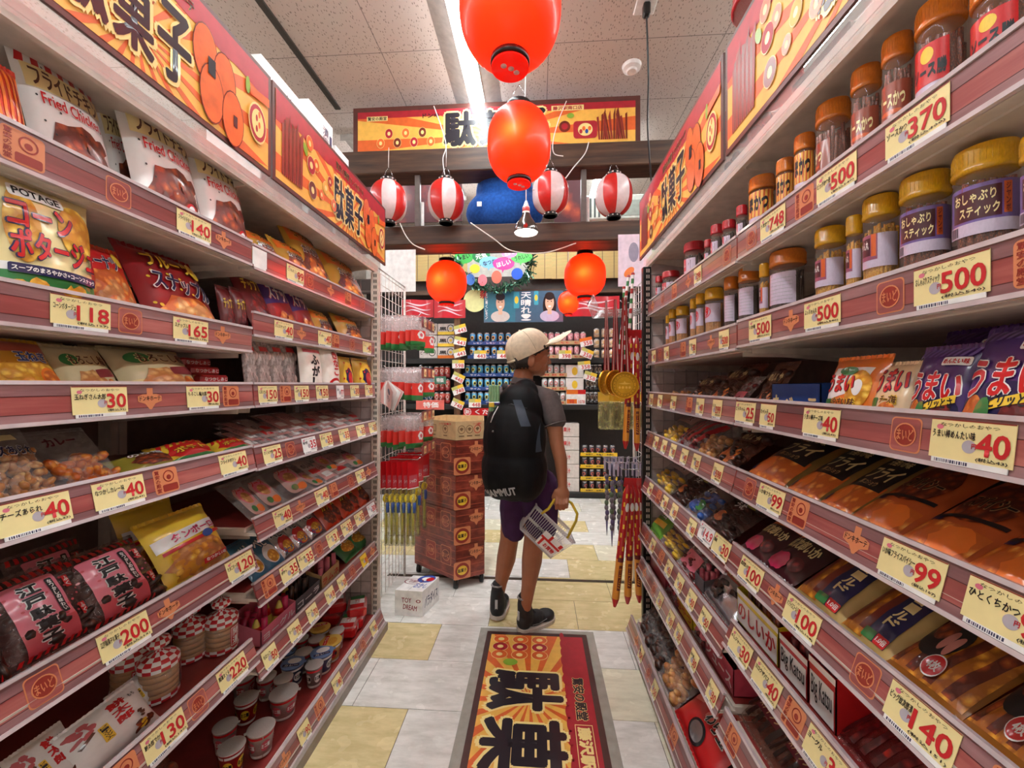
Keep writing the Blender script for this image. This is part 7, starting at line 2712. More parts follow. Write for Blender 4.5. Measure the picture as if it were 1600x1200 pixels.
m.rect2(L * 0.46, 0.0, L * 0.48, L2, M('carton_seam', (190, 186, 184), rough=0.6), S, 0.0004)
m.ell2(L * 0.3, L2 * 0.6, 0.05, 0.03, RI, S, 0.0006, inner=0.88)
m.text2('TOY DREAM', L * 0.12, L2 * 0.5, L * 0.45, L2 * 0.7, RI, S, 0.0009)
m.text2('おかし', L * 0.5, L2 * 0.2, L * 0.95, L2 * 0.5, BI, S, 0.0009)
m.ell2(L * 0.65, L2 * 0.8, 0.045, 0.04, BI, S, 0.0006, inner=0.55)
m.ell2(L * 0.8, L2 * 0.78, 0.02, 0.02, RED, S, 0.0009)
o = m.build('carton', None, ((P[0].x + P[2].x) / 2, (P[0].y + P[2].y) / 2, 0))
tag(o, 'white carton with blue and red print standing on the floor by the white upright', 'carton')


# ------------------------------------------------------------------ drinks wall across the far aisle
YD = 4.02
DW = M('drinks_shelf_black', (30, 28, 28), rough=0.5)
POSTW = wood('drinks_post_wood', (70, 44, 28), (104, 68, 42), (134, 92, 60), 'Z', 3.0)


def D(u, v, y=YD):
	"""Point of the plane y = const seen at a pixel."""
	r = (u - 800.0) / F
	t = y / (cs + r * sn)
	return W(u, v, t)


xl, xr = D(604, 600).x, D(1010, 600).x
root = empty('drinks_shelving', ((xl + xr) / 2, YD + 0.25, 0))
tag(root, 'long dark drinks shelving across the far aisle, stocked with cans', 'shelving')
O = root.location
MB().box((xl - 0.4, YD + 0.42, 0.0), (xr + 0.4, YD + 0.45, 2.2), M('drinks_back', (52, 44, 42), rough=0.7)).build('back_panel', root, O)
zs = {}
for nm, v in (('top', 560), ('mid', 632), ('low', 768)):
	z = D(800, v).z
	zs[nm] = z
	s_ = MB().box((xl - 0.4, YD + 0.0, z - 0.05), (xr + 0.4, YD + 0.42, z), DW, 0.004)
	s_.build('shelf', root, O)
zs['low2'] = D(800, 700).z
MB().box((xl - 0.4, YD + 0.02, 0.0), (xr + 0.4, YD + 0.42, 0.06), M('drinks_plinth', (60, 40, 34), rough=0.5)).build('base', root, O)
for u in (715, 716 + 212):
	x = D(u, 600).x
	if u < 800:
		MB().box((x - 0.03, YD - 0.03, 0), (x + 0.03, YD + 0.03, 1.95), POSTW).build('post', root, O)


def can_proto(key, body, band, lab, r=0.028, h=0.125):
	k = 'can_' + key
	if k in PROTO:
		return PROTO[k]
	m = MB()
	cm_ = P_('can_' + key, body, rough=0.25)
	bm_ = P_('canband_' + key, band, rough=0.25)
	m.lathe([(r * 0.8, 0), (r, h * 0.05), (r, h * 0.30)], bm_, n=16)
	m.lathe([(r, h * 0.30), (r, h * 0.88)], cm_, n=16)

	def S(x, y, off):
		return Vector((math.sin(x) * (r + off), -math.cos(x) * (r + off), y))
	lm = P_('canlab_' + key, lab)
	m.ell2(0, h * 0.58, 0.62, h * 0.16, lm, S, 0.0006, 0.2, n=14)
	m.ell2(0, h * 0.58, 0.40, h * 0.10, INK if key in ('blue', 'lime') else cm_, S, 0.0012, 0.2, n=12)
	m.rect2(-0.4, h * 0.33, 0.4, h * 0.37, WPR, S, 0.0006, 0.2)
	o = m.build('drink_can')
	o['category'] = 'can'
	t = MB()
	t.lathe([(r, h * 0.88), (r * 0.82, h * 0.97), (r * 0.80, h), (r * 0.74, h * 0.985), (0, h * 0.985)], M('can_alu', (196, 196, 198), rough=0.25, metal=0.8), n=16)
	t.build('can_top', o)
	PROTO[k] = o
	return o


def cans(key, cols, u0, u1, z, layers, label, group, y=YD + 0.06, body=(70, 140, 190), band=(40, 70, 130), lab=(240, 190, 60), h=0.125, tray=None):
	p = can_proto(key, body, band, lab, h=h)
	for l in range(layers):
		for q in range(cols):
			u = u0 + (u1 - u0) * (q + 0.5) / cols
			x = D(u, 600, y).x
			spawn(p, (x, y, z + 0.002 + l * (h + 0.016)), (0, 0, rnd.uniform(-0.5, 0.5)), (1, 1, 1), label, group)
		if tray:
			xa, xb = D(u0, 600, y).x, D(u1, 600, y).x
			m = MB()
			zz = z + l * (h + 0.016)
			m.box((xa - 0.01, y - 0.034, zz), (xb + 0.01, y - 0.031, zz + 0.036), tray[0])
			m.box((xa - 0.01, y - 0.034, zz - 0.0006), (xb + 0.01, y + 0.034, zz + 0.0016), tray[0])
			S = flat((xa, y - 0.0342, zz), (1, 0, 0), (0, 0, 1))
			for c_ in range(3):
				xx = (xb - xa) * (0.12 + 0.3 * c_)
				m.text2(tray[1], xx, 0.01, xx + (xb - xa) * 0.2, 0.027, tray[2], S, 0.0006)
			o = m.build('can_tray', None, ((xa + xb) / 2, y, zz))
			tag(o, '%s, %s layer from the shelf' % (tray[3], ('first', 'second', 'third', 'fourth')[l]), 'tray')


BT = P_('tray_blue', (44, 78, 140))
cans('blue', 6, 733, 800, zs['top'], 2, 'blue lemon drink can in the block on the upper drinks shelf', 'blue cans on the upper drinks shelf', body=(84, 150, 200), band=(40, 80, 150), lab=(244, 180, 60), tray=(BT, 'レモン', WPR, 'blue card tray of the upper blue can block'))
cans('lime', 8, 726, 806, zs['mid'], 3, 'light blue lime drink can in the block on the middle drinks shelf', 'light blue cans on the middle drinks shelf', body=(90, 170, 210), band=(60, 110, 190), lab=(220, 210, 60), tray=(BT, 'ライム', WPR, 'blue card tray of the middle can block'))
cans('pink', 7, 846, 916, zs['top'], 2, 'pink and teal drink can behind the cap on the upper drinks shelf', 'pink cans on the upper drinks shelf', body=(222, 150, 160), band=(70, 130, 130), lab=(240, 210, 210), tray=(KB, 'もも', RED, 'tan card tray of the pink cans'))
cans('cream', 3, 926, 962, zs['top'], 3, 'cream and yellow drink can at the jar-side end of the upper drinks shelf', 'cream cans on the upper drinks shelf', body=(220, 200, 180), band=(190, 160, 130), lab=(240, 190, 70), h=0.09)
cans('mixed', 4, 846, 884, zs['mid'], 3, 'pale mixed drink can on the middle drinks shelf beside the lemon cartons', 'pale cans on the middle drinks shelf', body=(200, 200, 200), band=(150, 120, 110), lab=(220, 90, 80), tray=(KB, '果実', RED, 'tan card tray of the pale cans'))
cans('dark', 4, 914, 940, zs['mid'], 3, 'dark brown drink can on the middle drinks shelf, jar side', 'dark cans on the middle drinks shelf', body=(70, 56, 52), band=(40, 34, 34), lab=(130, 110, 90))
cans('teal', 3, 656, 676, zs['mid'], 3, 'teal drink can stacked on the middle drinks shelf, chip side', 'teal cans on the middle drinks shelf', body=(40, 96, 120), band=(30, 60, 84), lab=(200, 200, 210), h=0.12)
cans('coral', 3, 678, 704, zs['mid'], 3, 'coral red drink can stacked beside the teal ones', 'coral cans on the middle drinks shelf', body=(206, 96, 84), band=(150, 50, 50), lab=(236, 210, 200), h=0.12)
YT = P_('tray_yellow', (232, 190, 40))
for k_, v in enumerate((768, 741, 716, 693)):
	pass
cans('cassis', 5, 908, 962, zs['low'], 4, 'small dark drink can in the yellow trays low on the drinks wall', 'small cans in the yellow trays', body=(70, 60, 66), band=(60, 50, 54), lab=(200, 80, 60), h=0.105, tray=(YT, '本搾り', INK, 'yellow card tray in the low stack'))


def drink_box(u0, u1, v0, v1, mat, label, writing=None, ink=INK, extra=None, y=YD + 0.03, group=None, dep=0.14):
	a, c = D(u0, v1, y), D(u1, v0, y)
	m = MB().box((a.x, y, a.z), (c.x, y + dep, c.z), mat, 0.004)
	S = flat((a.x, y, a.z), (1, 0, 0), (0, 0, 1))
	w_, h_ = c.x - a.x, c.z - a.z
	if extra:
		extra(m, S, w_, h_)
	if writing:
		m.text2(writing, w_ * 0.08, h_ * 0.35, w_ * 0.5, h_ * 0.7, ink, S, 0.0012)
	o = m.build('drink_carton', None, (a.x, y, a.z))
	tag(o, label, 'carton', group)
	return o


def ring_print(col, bandcol=None):
	def f(m, S, w_, h_):
		m.ell2(w_ * 0.72, h_ * 0.55, h_ * 0.32, h_ * 0.36, INK, S, 0.0006, inner=0.8)
		m.ell2(w_ * 0.72, h_ * 0.55, h_ * 0.12, h_ * 0.12, col, S, 0.0008)
		if bandcol:
			m.rect2(0.0, 0.0, w_, h_ * 0.28, bandcol, S, 0.0007)
	return f


cwhite = M('carton_greyish', (214, 204, 198), rough=0.5)
zt_ = 560
for r in range(3):
	v1 = 560 - r * 18.5
	drink_box(655, 683, v1 - 17.5, v1, cwhite, 'pale beer carton with a ring emblem, %s from the bottom of its column' % LN[r], 'ビール', INK, ring_print(SILVER), group='pale beer cartons on the upper drinks shelf')
	drink_box(684, 712, v1 - 17.5, v1, cwhite, 'pale beer carton with a yellow band, %s from the bottom of its column' % LN[r], '黒', INK, ring_print(YEL, YEL if r else ORG), group='yellow-band beer cartons on the upper drinks shelf')
def lemon(m, S, w_, h_):
	m.ell2(w_ * 0.5, h_ * 0.5, h_ * 0.22, h_ * 0.32, YEL, S, 0.0008)


for r in range(3):
	v1 = 632 - r * 21
	drink_box(884, 912, v1 - 20, v1, WPR if r else cwhite, 'white lemon drink carton, %s from the bottom, above the 98 price sign' % LN[r], None, INK, lemon, group='white lemon cartons')
for r in range(5):
	v1 = 768 - r * 21.5
	drink_box(878, 905, v1 - 20.5, v1, cwhite, 'white low carton with small print, %s from the floor beside the yellow trays' % ('first', 'second', 'third', 'fourth', 'fifth')[r], '果汁', RED, None, group='white cartons beside the yellow trays')
drink_box(655, 706, 655, 690, P_('ice_blue', (150, 200, 214)), 'ice-blue cooler carton behind the cardboard tray', '生', NAVY, None)
drink_box(724, 742, 662, 700, cwhite, 'pale carton under the red banner', None, INK, None)
# green bottle tubes carried upright behind the backpack come later; low bottles
bp = None


def bottle():
	if 'bottle' in PROTO:
		return PROTO['bottle']
	m = MB()
	m.lathe([(0.028, 0), (0.032, 0.006), (0.032, 0.15), (0.014, 0.19), (0.012, 0.23), (0.014, 0.235)], M('bottle_dark', (44, 40, 34), rough=0.12, coat=0.5), n=16)
	o = m.build('bottle')
	o['category'] = 'bottle'
	l = MB()
	l.lathe([(0.0325, 0.04), (0.0325, 0.12)], P_('bottle_label', (180, 170, 150)), n=16)
	l.build('paper_label', o)
	k = MB()
	k.lathe([(0.0145, 0.222), (0.0145, 0.245), (0.0, 0.247)], P_('bottle_cap', (150, 140, 60)), n=14)
	k.build('cap', o)
	PROTO['bottle'] = o
	return o


for q in range(12):
	u = 728 + 9 * q if q < 8 else 916 + 11 * (q - 8)
	z = zs['low'] + 0.002 if q < 8 else D(930, 690).z
	if q >= 8:
		continue
	spawn(bottle(), (D(u, 600, YD + 0.08).x, YD + 0.08, z), (0, 0, 0), (1.2, 1.2, 1.5), 'dark bottle in the row below the red banner', 'dark bottles on the low drinks shelf')

# dangling price cards on the drinks wall
CG = P_('tag_green_band', (200, 196, 110))
NP = 0
for u, v, rot, val, wh in ((719, 514, 0.25, '443', 0), (719, 533, -0.2, '443', 0), (718, 551, 0.25, '443', 0), (716, 569, 0.0, '598', 1), (716, 590, -0.45, '448', 0), (716, 609, 0.35, '748', 0), (715, 631, -0.4, '748', 0), (750, 554, 0.0, '443', 0), (786, 554, 0.0, '443', 0), (742, 630, 0.0, '448', 0), (883, 554, 0.0, '398', 0), (916, 534, 0.2, '358', 2), (917, 552, -0.4, '358', 0), (913, 571, 0.1, '358', 0), (922, 588, -0.3, '358', 0)):
	NP += 1
	y = YD - 0.035 - 0.002 * (NP % 4)
	c = D(u, v, y)
	S = flat(c, (math.cos(rot), 0, math.sin(rot)), (-math.sin(rot), 0, math.cos(rot)))
	m = MB()
	hw, hh = 0.062, 0.042
	q4 = [S(-hw, -hh, 0), S(hw, -hh, 0), S(hw, hh, 0), S(-hw, hh, 0)]
	m.add(q4 + [p + Vector((0, 0.0015, 0)) for p in q4], [(0, 1, 2, 3), (7, 6, 5, 4), (0, 4, 5, 1), (1, 5, 6, 2), (2, 6, 7, 3), (3, 7, 4, 0)], PAPERW)
	m.rect2(-hw, hh * 0.2, 0, hh, CG if wh != 2 else ORG, S, 0.0004)
	m.rect2(0, hh * 0.2, hw, hh, YEL if wh != 2 else ORG, S, 0.0004)
	m.text2(val, -hw * 0.5, -hh * 0.85, hw * 0.9, hh * 0.1, RED_INK, S, 0.0008, 0.06)
	o = m.build('price_card', None, c)
	tag(o, 'white drinks price card reading %s, %s' % (val, {719: 'topmost on the wooden post' if v < 520 else 'second down the wooden post', 718: 'third down the wooden post', 716: 'by the wooden post', 715: 'lowest on the wooden post', 750: 'below the blue cans', 786: 'beside the cap', 742: 'above the red banner', 883: 'below the pink cans', 916: 'orange-topped beside the pink cans', 917: 'tilted below the orange-topped card', 913: 'fourth in the jar-side chain', 922: 'lowest in the jar-side chain'}[u]), 'price card', 'drinks price cards')
# big 98 price sign
a, c = D(885, 632, YD + 0.02), D(915, 609, YD + 0.02)
m = MB().box((a.x, YD + 0.018, a.z), (c.x, YD + 0.022, c.z), PAPERW)
S = flat((a.x, YD + 0.018, a.z), (1, 0, 0), (0, 0, 1))
w_, h_ = c.x - a.x, c.z - a.z
m.rect2(0, h_ * 0.7, w_ * 0.6, h_, ORG, S, 0.0006)
m.rect2(w_ * 0.6, h_ * 0.7, w_, h_, RED, S, 0.0006)
m.rect2(w_ * 0.02, h_ * 0.06, w_ * 0.55, h_ * 0.36, ORG, S, 0.0006)
m.text2('98', w_ * 0.15, h_ * 0.08, w_ * 0.4, h_ * 0.34, RED_INK, S, 0.001, 0.06)
m.text2('1078', w_ * 0.62, h_ * 0.08, w_ * 0.95, h_ * 0.3, RED_INK, S, 0.001, 0.06)
tag(m.build('price_sign', None, (a.x, YD, a.z)), 'white and orange price sign reading 98 on the lemon cartons', 'price sign')
# red banner 新! くだもの
a, c = D(724, 649, YD - 0.02), D(800, 638, YD - 0.02)
m = MB().box((a.x, YD - 0.022, a.z), (c.x, YD - 0.019, c.z), RED)
S = flat((a.x, YD - 0.022, a.z), (1, 0, 0), (0, 0, 1))
w_, h_ = c.x - a.x, c.z - a.z
m.ell2(w_ * 0.09, h_ * 0.5, h_ * 0.5, h_ * 0.5, WPR, S, 0.0006, inner=0.88)
m.text2('新!', w_ * 0.04, h_ * 0.2, w_ * 0.16, h_ * 0.8, WPR, S, 0.001, 0.06)
m.text2('くだもの', w_ * 0.24, h_ * 0.15, w_ * 0.9, h_ * 0.85, WPR, S, 0.001, 0.05)
tag(m.build('banner', None, (a.x, YD, a.z)), 'small red banner with white lettering below the light blue cans', 'banner')
# coral tags on teal and red cans
for q, (u0, v0, u1, v1, mt, lb) in enumerate(((658, 591, 676, 602, P_('tag_teal', (40, 130, 150)), 'teal shelf talker on the teal cans'), (677, 588, 697, 600, P_('tag_pine', (60, 110, 90)), 'pine green shelf talker on the coral cans'), (650, 625, 694, 640, P_('tag_coral', (226, 110, 100)), 'coral paper strip below the coral cans'))):
	y = YD - 0.01
	a, c = D(u0, v1, y), D(u1, v0, y)
	m = MB().box((a.x, y, a.z), (c.x, y + 0.002, c.z), mt)
	S = flat((a.x, y, a.z), (1, 0, 0), (0, 0, 1))
	m.text2('特価', (c.x - a.x) * 0.25, (c.z - a.z) * 0.2, (c.x - a.x) * 0.8, (c.z - a.z) * 0.8, WPR, S, 0.0008)
	tag(m.build('shelf_talker', None, (a.x, y, a.z)), lb, 'shelf sign')

# ---- above the drinks
# advertising board with two smiling people
y = YD - 0.03
a, c = D(756, 504, y), D(880, 454, y)
m = MB().box((a.x, y, a.z), (c.x, y + 0.012, c.z), P_('poster_teal', (56, 120, 140)))
S = flat((a.x, y, a.z), (1, 0, 0), (0, 0, 1))
w_, h_ = c.x - a.x, c.z - a.z
m.rect2(w_ * 0.4, 0, w_, h_, P_('poster_slate', (70, 100, 124)), S, 0.0006)
SK = P_('poster_skin', (222, 178, 150))
for x, shirt in ((0.21, P_('poster_shirt', (206, 196, 190))), (0.83, P_('poster_blouse', (190, 180, 206)))):
	if x > 0.5:
		m.ell2(w_ * x, h_ * 0.52, w_ * 0.085, h_ * 0.44, P_('poster_hair', (40, 28, 26)), S, 0.0008)
	m.ell2(w_ * x, h_ * 0.19, w_ * 0.12, h_ * 0.185, shirt, S, 0.001)
	m.rect2(w_ * (x - 0.025), h_ * 0.25, w_ * (x + 0.025), h_ * 0.45, SK, S, 0.0012)
	m.ell2(w_ * x, h_ * 0.62, w_ * 0.055, h_ * 0.25, SK, S, 0.0014)
	m.ell2(w_ * x, h_ * 0.83, w_ * 0.06, h_ * 0.13, P_('poster_hair', (40, 28, 26)), S, 0.0016)
	for sx in (-1, 1):
		m.ell2(w_ * x + sx * w_ * 0.022, h_ * 0.66, w_ * 0.008, h_ * 0.02, INK, S, 0.0018, n=8)
	m.ell2(w_ * x, h_ * 0.50, w_ * 0.02, h_ * 0.03, WPR, S, 0.0018, n=10)
m.rect2(0, 0, w_, h_ * 0.02, P_('poster_slate', (70, 100, 124)), S, 0.002)
m.vtext2('天晴れ!', w_ * 0.47, h_ * 0.04, w_ * 0.60, h_ * 0.98, WPR, S, 0.002)
m.rect2(w_ * 0.38, h_ * 0.45, w_ * 0.45, h_ * 0.98, P_('poster_can', (70, 160, 180)), S, 0.0022, rad=0.01)
m.ell2(w_ * 0.415, h_ * 0.72, w_ * 0.025, h_ * 0.12, YEL, S, 0.0026)
m.rect2(w_ * 0.635, h_ * 0.55, w_ * 0.69, h_ * 1.0, P_('poster_can', (70, 160, 180)), S, 0.0022, rad=0.01)
m.ell2(w_ * 0.662, h_ * 0.78, w_ * 0.02, h_ * 0.1, YEL, S, 0.0026)
m.vtext2('天に輝くレモン', w_ * 0.02, h_ * 0.1, w_ * 0.05, h_ * 0.95, WPR, S, 0.001)
tag(m.build('advert_board', None, (a.x, y, a.z)), 'teal advertising board with two smiling people and white characters above the cans', 'poster')
y = YD - 0.02
c0 = D(742, 470, y)
m = MB()
vs_ = MB().lathe([(0.0, 0.0), (0.115, 0.0), (0.115, 0.008), (0, 0.008)], P_('moon_cream', (226, 226, 160)), n=32)
m.add([Vector((c0.x + p[0], c0.y - p[2], c0.z + p[1])) for p in vs_.v], vs_.f, vs_.mats[0])
S = flat((c0.x, c0.y - 0.009, c0.z), (1, 0, 0), (0, 0, 1))
m.text2('祭', 0.05, 0.02, 0.13, 0.10, RED, S, 0.001, 0.08)
tag(m.build('round_sign', None, tuple(c0)), 'round cream sign with a red festival character beside the advertising board', 'sign')
# red wave banners
WVR, WVW = P_('banner_red', (196, 40, 52)), P_('banner_pale', (232, 200, 206))
for q, (u0, v0, u1, v1, lb) in enumerate(((628, 468, 677, 496, 'red banner with pale swirls behind the chip-side panel'), (678, 468, 727, 497, 'red banner with pale swirls below the chip-side small lantern'), (884, 462, 968, 495, 'red banner with pale swirls behind the smallest lantern'))):
	y = YD - 0.05 - 0.01 * q
	a, c = D(u0, v1, y), D(u1, v0, y)
	w_, h_ = c.x - a.x, c.z - a.z

	def S(x, z, off, a=a, y=y, w_=w_):
		return Vector((a.x + x, y - 0.02 * math.sin(x / w_ * 6.0) - off, a.z + z))
	m = MB()
	m.grid(lambda i, j: S(i * w_, j * h_, 0), 16, 4, WVR)
	m.grid(lambda i, j: S(i * w_, j * h_, -0.002), 16, 4, WVR, flip=True)
	for k in range(3):
		pts, n = [], 14
		for i in range(n + 1):
			f = i / n
			pts.append((w_ * (0.08 + 0.84 * f), h_ * (0.25 + 0.25 * k + 0.12 * math.sin(f * 5 + k))))
		for i in range(n, -1, -1):
			f = i / n
			pts.append((w_ * (0.08 + 0.84 * f), h_ * (0.25 + 0.25 * k + 0.12 * math.sin(f * 5 + k) + 0.09 * math.sin(f * PI))))
		m.poly2(pts[1:-1], WVW, S, 0.002, 0.05)
	tag(m.build('wave_banner', None, tuple(a)), lb, 'banner', 'red swirl banners')
# bamboo blinds
def mat_bamboo():
	mm, nt, bs = newmat('bamboo_slats')
	v = coords(nt, (1, 1, 1))
	wv = node(nt, 'ShaderNodeTexWave', wave_type='BANDS', bands_direction='Z')
	wv.inputs['Scale'].default_value = 26
	wv.inputs['Distortion'].default_value = 0.6
	nt.links.new(v, wv.inputs['Vector'])
	nt.links.new(ramp(nt, wv.outputs['Fac'], [(0.1, C(120, 92, 50)), (0.5, C(186, 152, 90)), (0.9, C(214, 184, 120))]), bs.inputs['Base Color'])
	bs.inputs['Roughness'].default_value = 0.6
	bump(nt, bs, wv.outputs['Fac'], 0.5)
	return mm


BAM = mat_bamboo()
for q, (u0, v0, u1, v1, lb) in enumerate(((628, 392, 730, 440, 'bamboo blind hanging behind the white sheet, chip side'), (826, 388, 862, 436, 'bamboo blind in the middle, beside the tinsel garland'), (862, 388, 970, 436, 'wide bamboo blind behind the small lantern, jar side'))):
	y = YD + 0.2
	a, c = D(u0, v1, y), D(u1, v0, y)
	m = MB().box((a.x, y, a.z), (c.x, y + 0.012, c.z), BAM)
	for k in range(int((c.x - a.x) / 0.12) + 1):
		x = a.x + 0.05 + 0.12 * k
		if x < c.x:
			m.box((x - 0.003, y - 0.003, a.z), (x + 0.003, y, c.z), P_('blind_thread', (90, 66, 40)))
	tag(m.build('bamboo_blind', None, (a.x, y, a.z)), lb, 'blind', 'bamboo blinds')
a, c = D(604, 462, YD + 0.1), D(1000, 449, YD + 0.1)
m = MB().box((a.x, YD + 0.1, a.z), (c.x, YD + 0.16, c.z), WB)
tag(m.build('wooden_beam', None, (0, YD + 0.1, a.z)), 'thin dark wooden rail above the red swirl banners', 'beam')
m = MB().box((a.x - 0.4, YD + 0.26, D(800, 455, YD + 0.26).z), (c.x + 0.4, YD + 0.3, D(800, 432, YD + 0.26).z), M('upper_dark_board', (60, 48, 44), rough=0.7))  # board in one dark brown
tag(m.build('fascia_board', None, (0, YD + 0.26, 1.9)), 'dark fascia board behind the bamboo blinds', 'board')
m = MB().box((a.x - 0.4, YD + 0.5, 0), (c.x + 0.4, YD + 0.53, 2.75), M('pale_partition', (206, 200, 192), rough=0.7))
tag(m.build('wall_partition'), kind='structure')

# tinsel garland with paper speech bubbles
TIN = M('tinsel_green', (96, 140, 120), rough=0.2, metal=0.8)
y = YD - 0.06
rr = random.Random(4)
m = MB()
path = [(712, 398), (722, 430), (745, 447), (775, 452), (805, 446), (825, 430), (832, 400)]
for i in range(len(path) - 1):
	for k in range(46):
		f = rr.random()
		u = path[i][0] + (path[i + 1][0] - path[i][0]) * f
		v = path[i][1] + (path[i + 1][1] - path[i][1]) * f
		p = D(u, v, y) + Vector((rr.gauss(0, 0.012), rr.gauss(0, 0.012), rr.gauss(0, 0.012)))
		d = Vector((rr.gauss(0, 1), rr.gauss(0, 1), rr.gauss(0, 1))).normalized() * 0.06
		e = d.cross(Vector((rr.gauss(0, 1), rr.gauss(0, 1), rr.gauss(0, 1)))).normalized() * 0.006
		m.add([p - d - e, p - d + e, p + d + e, p + d - e], [(0, 1, 2, 3)], TIN)
o = m.build('tinsel_garland', None, tuple(D(770, 450, y)))
tag(o, 'green tinsel garland drooping round the paper bubbles above the advertising board', 'garland', kind='thing')
for q, (u, v, ru, rv, col, tx) in enumerate(((725, 402, 15, 10, (70, 170, 80), 'うまい'), (752, 400, 14, 11, (40, 120, 70), '元気'), (765, 410, 16, 9, (120, 180, 220), 'なつか'), (787, 412, 17, 10, (214, 60, 140), 'ほしい'), (815, 402, 17, 9, (90, 190, 90), 'うれしい'), (796, 396, 12, 7, (230, 130, 180), 'だがし'), (735, 437, 7, 9, (70, 110, 180), ''), (754, 438, 7, 9, (226, 120, 130), ''), (776, 433, 8, 10, (226, 110, 90), ''), (808, 428, 9, 9, (50, 90, 190), ''), (742, 420, 8, 7, (230, 200, 60), ''))):
	yy = y - 0.02 - 0.004 * q
	c = D(u, v, yy)
	rx, rz = abs(D(u + ru, v, yy).x - c.x), abs(D(u, v - rv, yy).z - c.z)
	m = MB()
	cm_ = P_('bubble_%d' % q, col)
	vs_ = MB().lathe([(0, 0), (1, 0), (1, 0.006), (0, 0.006)], cm_, n=24)
	m.add([Vector((c.x + p[0] * rx, c.y - p[2], c.z + p[1] * rz)) for p in vs_.v], vs_.f, cm_)
	S = flat((c.x, c.y - 0.007, c.z), (1, 0, 0), (0, 0, 1))
	if tx:
		m.poly2([(-rx * 0.2, -rz * 0.8), (rx * 0.1, -rz * 0.8), (-rx * 0.1, -rz * 1.5)], cm_, S, 0.0)
		m.text2(tx, -rx * 0.65, -rz * 0.4, rx * 0.65, rz * 0.4, WPR if q % 2 else INK, S, 0.001, 0.05, rot=0.25)
	cn = ('leaf green', 'dark green', 'pale blue', 'magenta', 'light green', 'pale pink', 'small blue', 'small pink', 'small coral', 'deep blue', 'small yellow')[q]
	tag(m.build('paper_bubble' if tx else 'paper_disc', None, tuple(c)), '%s paper %s inside the tinsel garland' % (cn, 'speech bubble with lettering' if tx else 'disc'), 'paper decoration', 'paper decorations in the garland')
# dark red board under the lower beam
a, c = W(706, 393, 2.66), W(850, 376, 2.66)
m = MB().box((a.x, 2.64, a.z), (c.x, 2.66, c.z + 0.06), P_('board_brick', (150, 62, 46)))
S = flat((a.x, 2.64, a.z), (1, 0, 0), (0, 0, 1))
w_ = c.x - a.x
m.rect2(0.01, 0.008, w_ - 0.01, 0.012, INK, S, 0.0006)
m.text2('飲む酒菓子', 0.03, 0.02, w_ - 0.03, 0.115, INK, S, 0.0008, 0.06)
tag(m.build('hanging_sign', None, (a.x, 2.65, a.z)), 'brick-red board with black lettering half hidden behind the lower beam', 'sign')
# flame-coloured boards and the air conditioner behind the striped lanterns
for u0, u1, v0, v1, lb in ((560, 722, 274, 346, 'rusty picture board behind the first striped lanterns'), (866, 912, 268, 346, 'rusty picture board behind the lower striped lantern')):
	y = 3.3
	a, c = D(u0, v1 + 4, y), D(u1, v0, y)
	m = MB().box((a.x, y, a.z), (c.x, y + 0.01, c.z), food('flame_print', [(206, 110, 60), (130, 50, 40), (70, 36, 40)], 6.0, 0))
	for x in (a.x + 0.05, c.x - 0.05):
		m.tube([(x, y + 0.005, c.z), (x, y + 0.005, ZC)], 0.002, CHROME, 5)
	tag(m.build('picture_board', None, (a.x, y, a.z)), lb, 'picture board')
y = 3.3
a, c = D(905, 344, y), D(1010, 302, y)
m = MB().box((a.x, y, a.z), (c.x, y + 0.25, c.z), M('aircon_body', (196, 200, 190), rough=0.5), 0.01)
for q in range(4):
	m.box((a.x + 0.05 + 0.035 * q, y - 0.004, a.z + 0.02), (a.x + 0.065 + 0.035 * q, y, c.z - 0.03), M('aircon_slot', (60, 64, 60), rough=0.6))
m.box((a.x + 0.25, y - 0.003, a.z + 0.03), (c.x - 0.03, y, c.z - 0.05), M('aircon_panel', (150, 156, 146), rough=0.5))
tag(m.build('air_conditioner', None, (a.x, y, a.z)), 'pale air conditioner box behind the last striped lantern', 'air conditioner')


# ------------------------------------------------------------------ the boy
SKIN = M('skin', (166, 106, 76), rough=0.5, vary=0.05, nscale=14)
TEE = M('charcoal_jersey', (96, 86, 86), rough=0.85, vary=0.08, nscale=40)
SHORT = M('purple_shorts', (66, 30, 78), rough=0.85, vary=0.1, nscale=20)
HAIR = M('dark_hair', (34, 24, 20), rough=0.5, vary=0.2, nscale=120, bumps=0.5)
CAPM = M('beige_cap', (216, 200, 174), rough=0.85, vary=0.05, nscale=60)
SHOE = M('black_shoe', (30, 29, 32), rough=0.6, vary=0.15, nscale=60)
SOLE = M('pale_sole', (206, 190, 178), rough=0.6)
SOCK = M('sock_dark', (46, 42, 44), rough=0.9)
BAGM = M('black_nylon', (13, 13, 16), rough=0.6, vary=0.15, nscale=18, bumps=0.15)
BAGM.node_tree.nodes['Principled BSDF'].inputs['Specular IOR Level'].default_value = 0.2
BAGB = M('slate_nylon', (52, 64, 80), rough=0.6)
TB = 1.88
PX = TB / F
RT = Vector((cs, sn, 0))          # image right
FW = Vector((-sn, cs, 0))         # away from the camera
UP = Vector((0, 0, 1))
base = W(812, 985, TB)
base.z = 0
person = empty('person', base)
tag(person, 'person in beige cap, charcoal T-shirt and purple shorts, head turned aside, holding a basket', 'person')


def px(*r):
	return [q * PX for q in r]


body = MB()
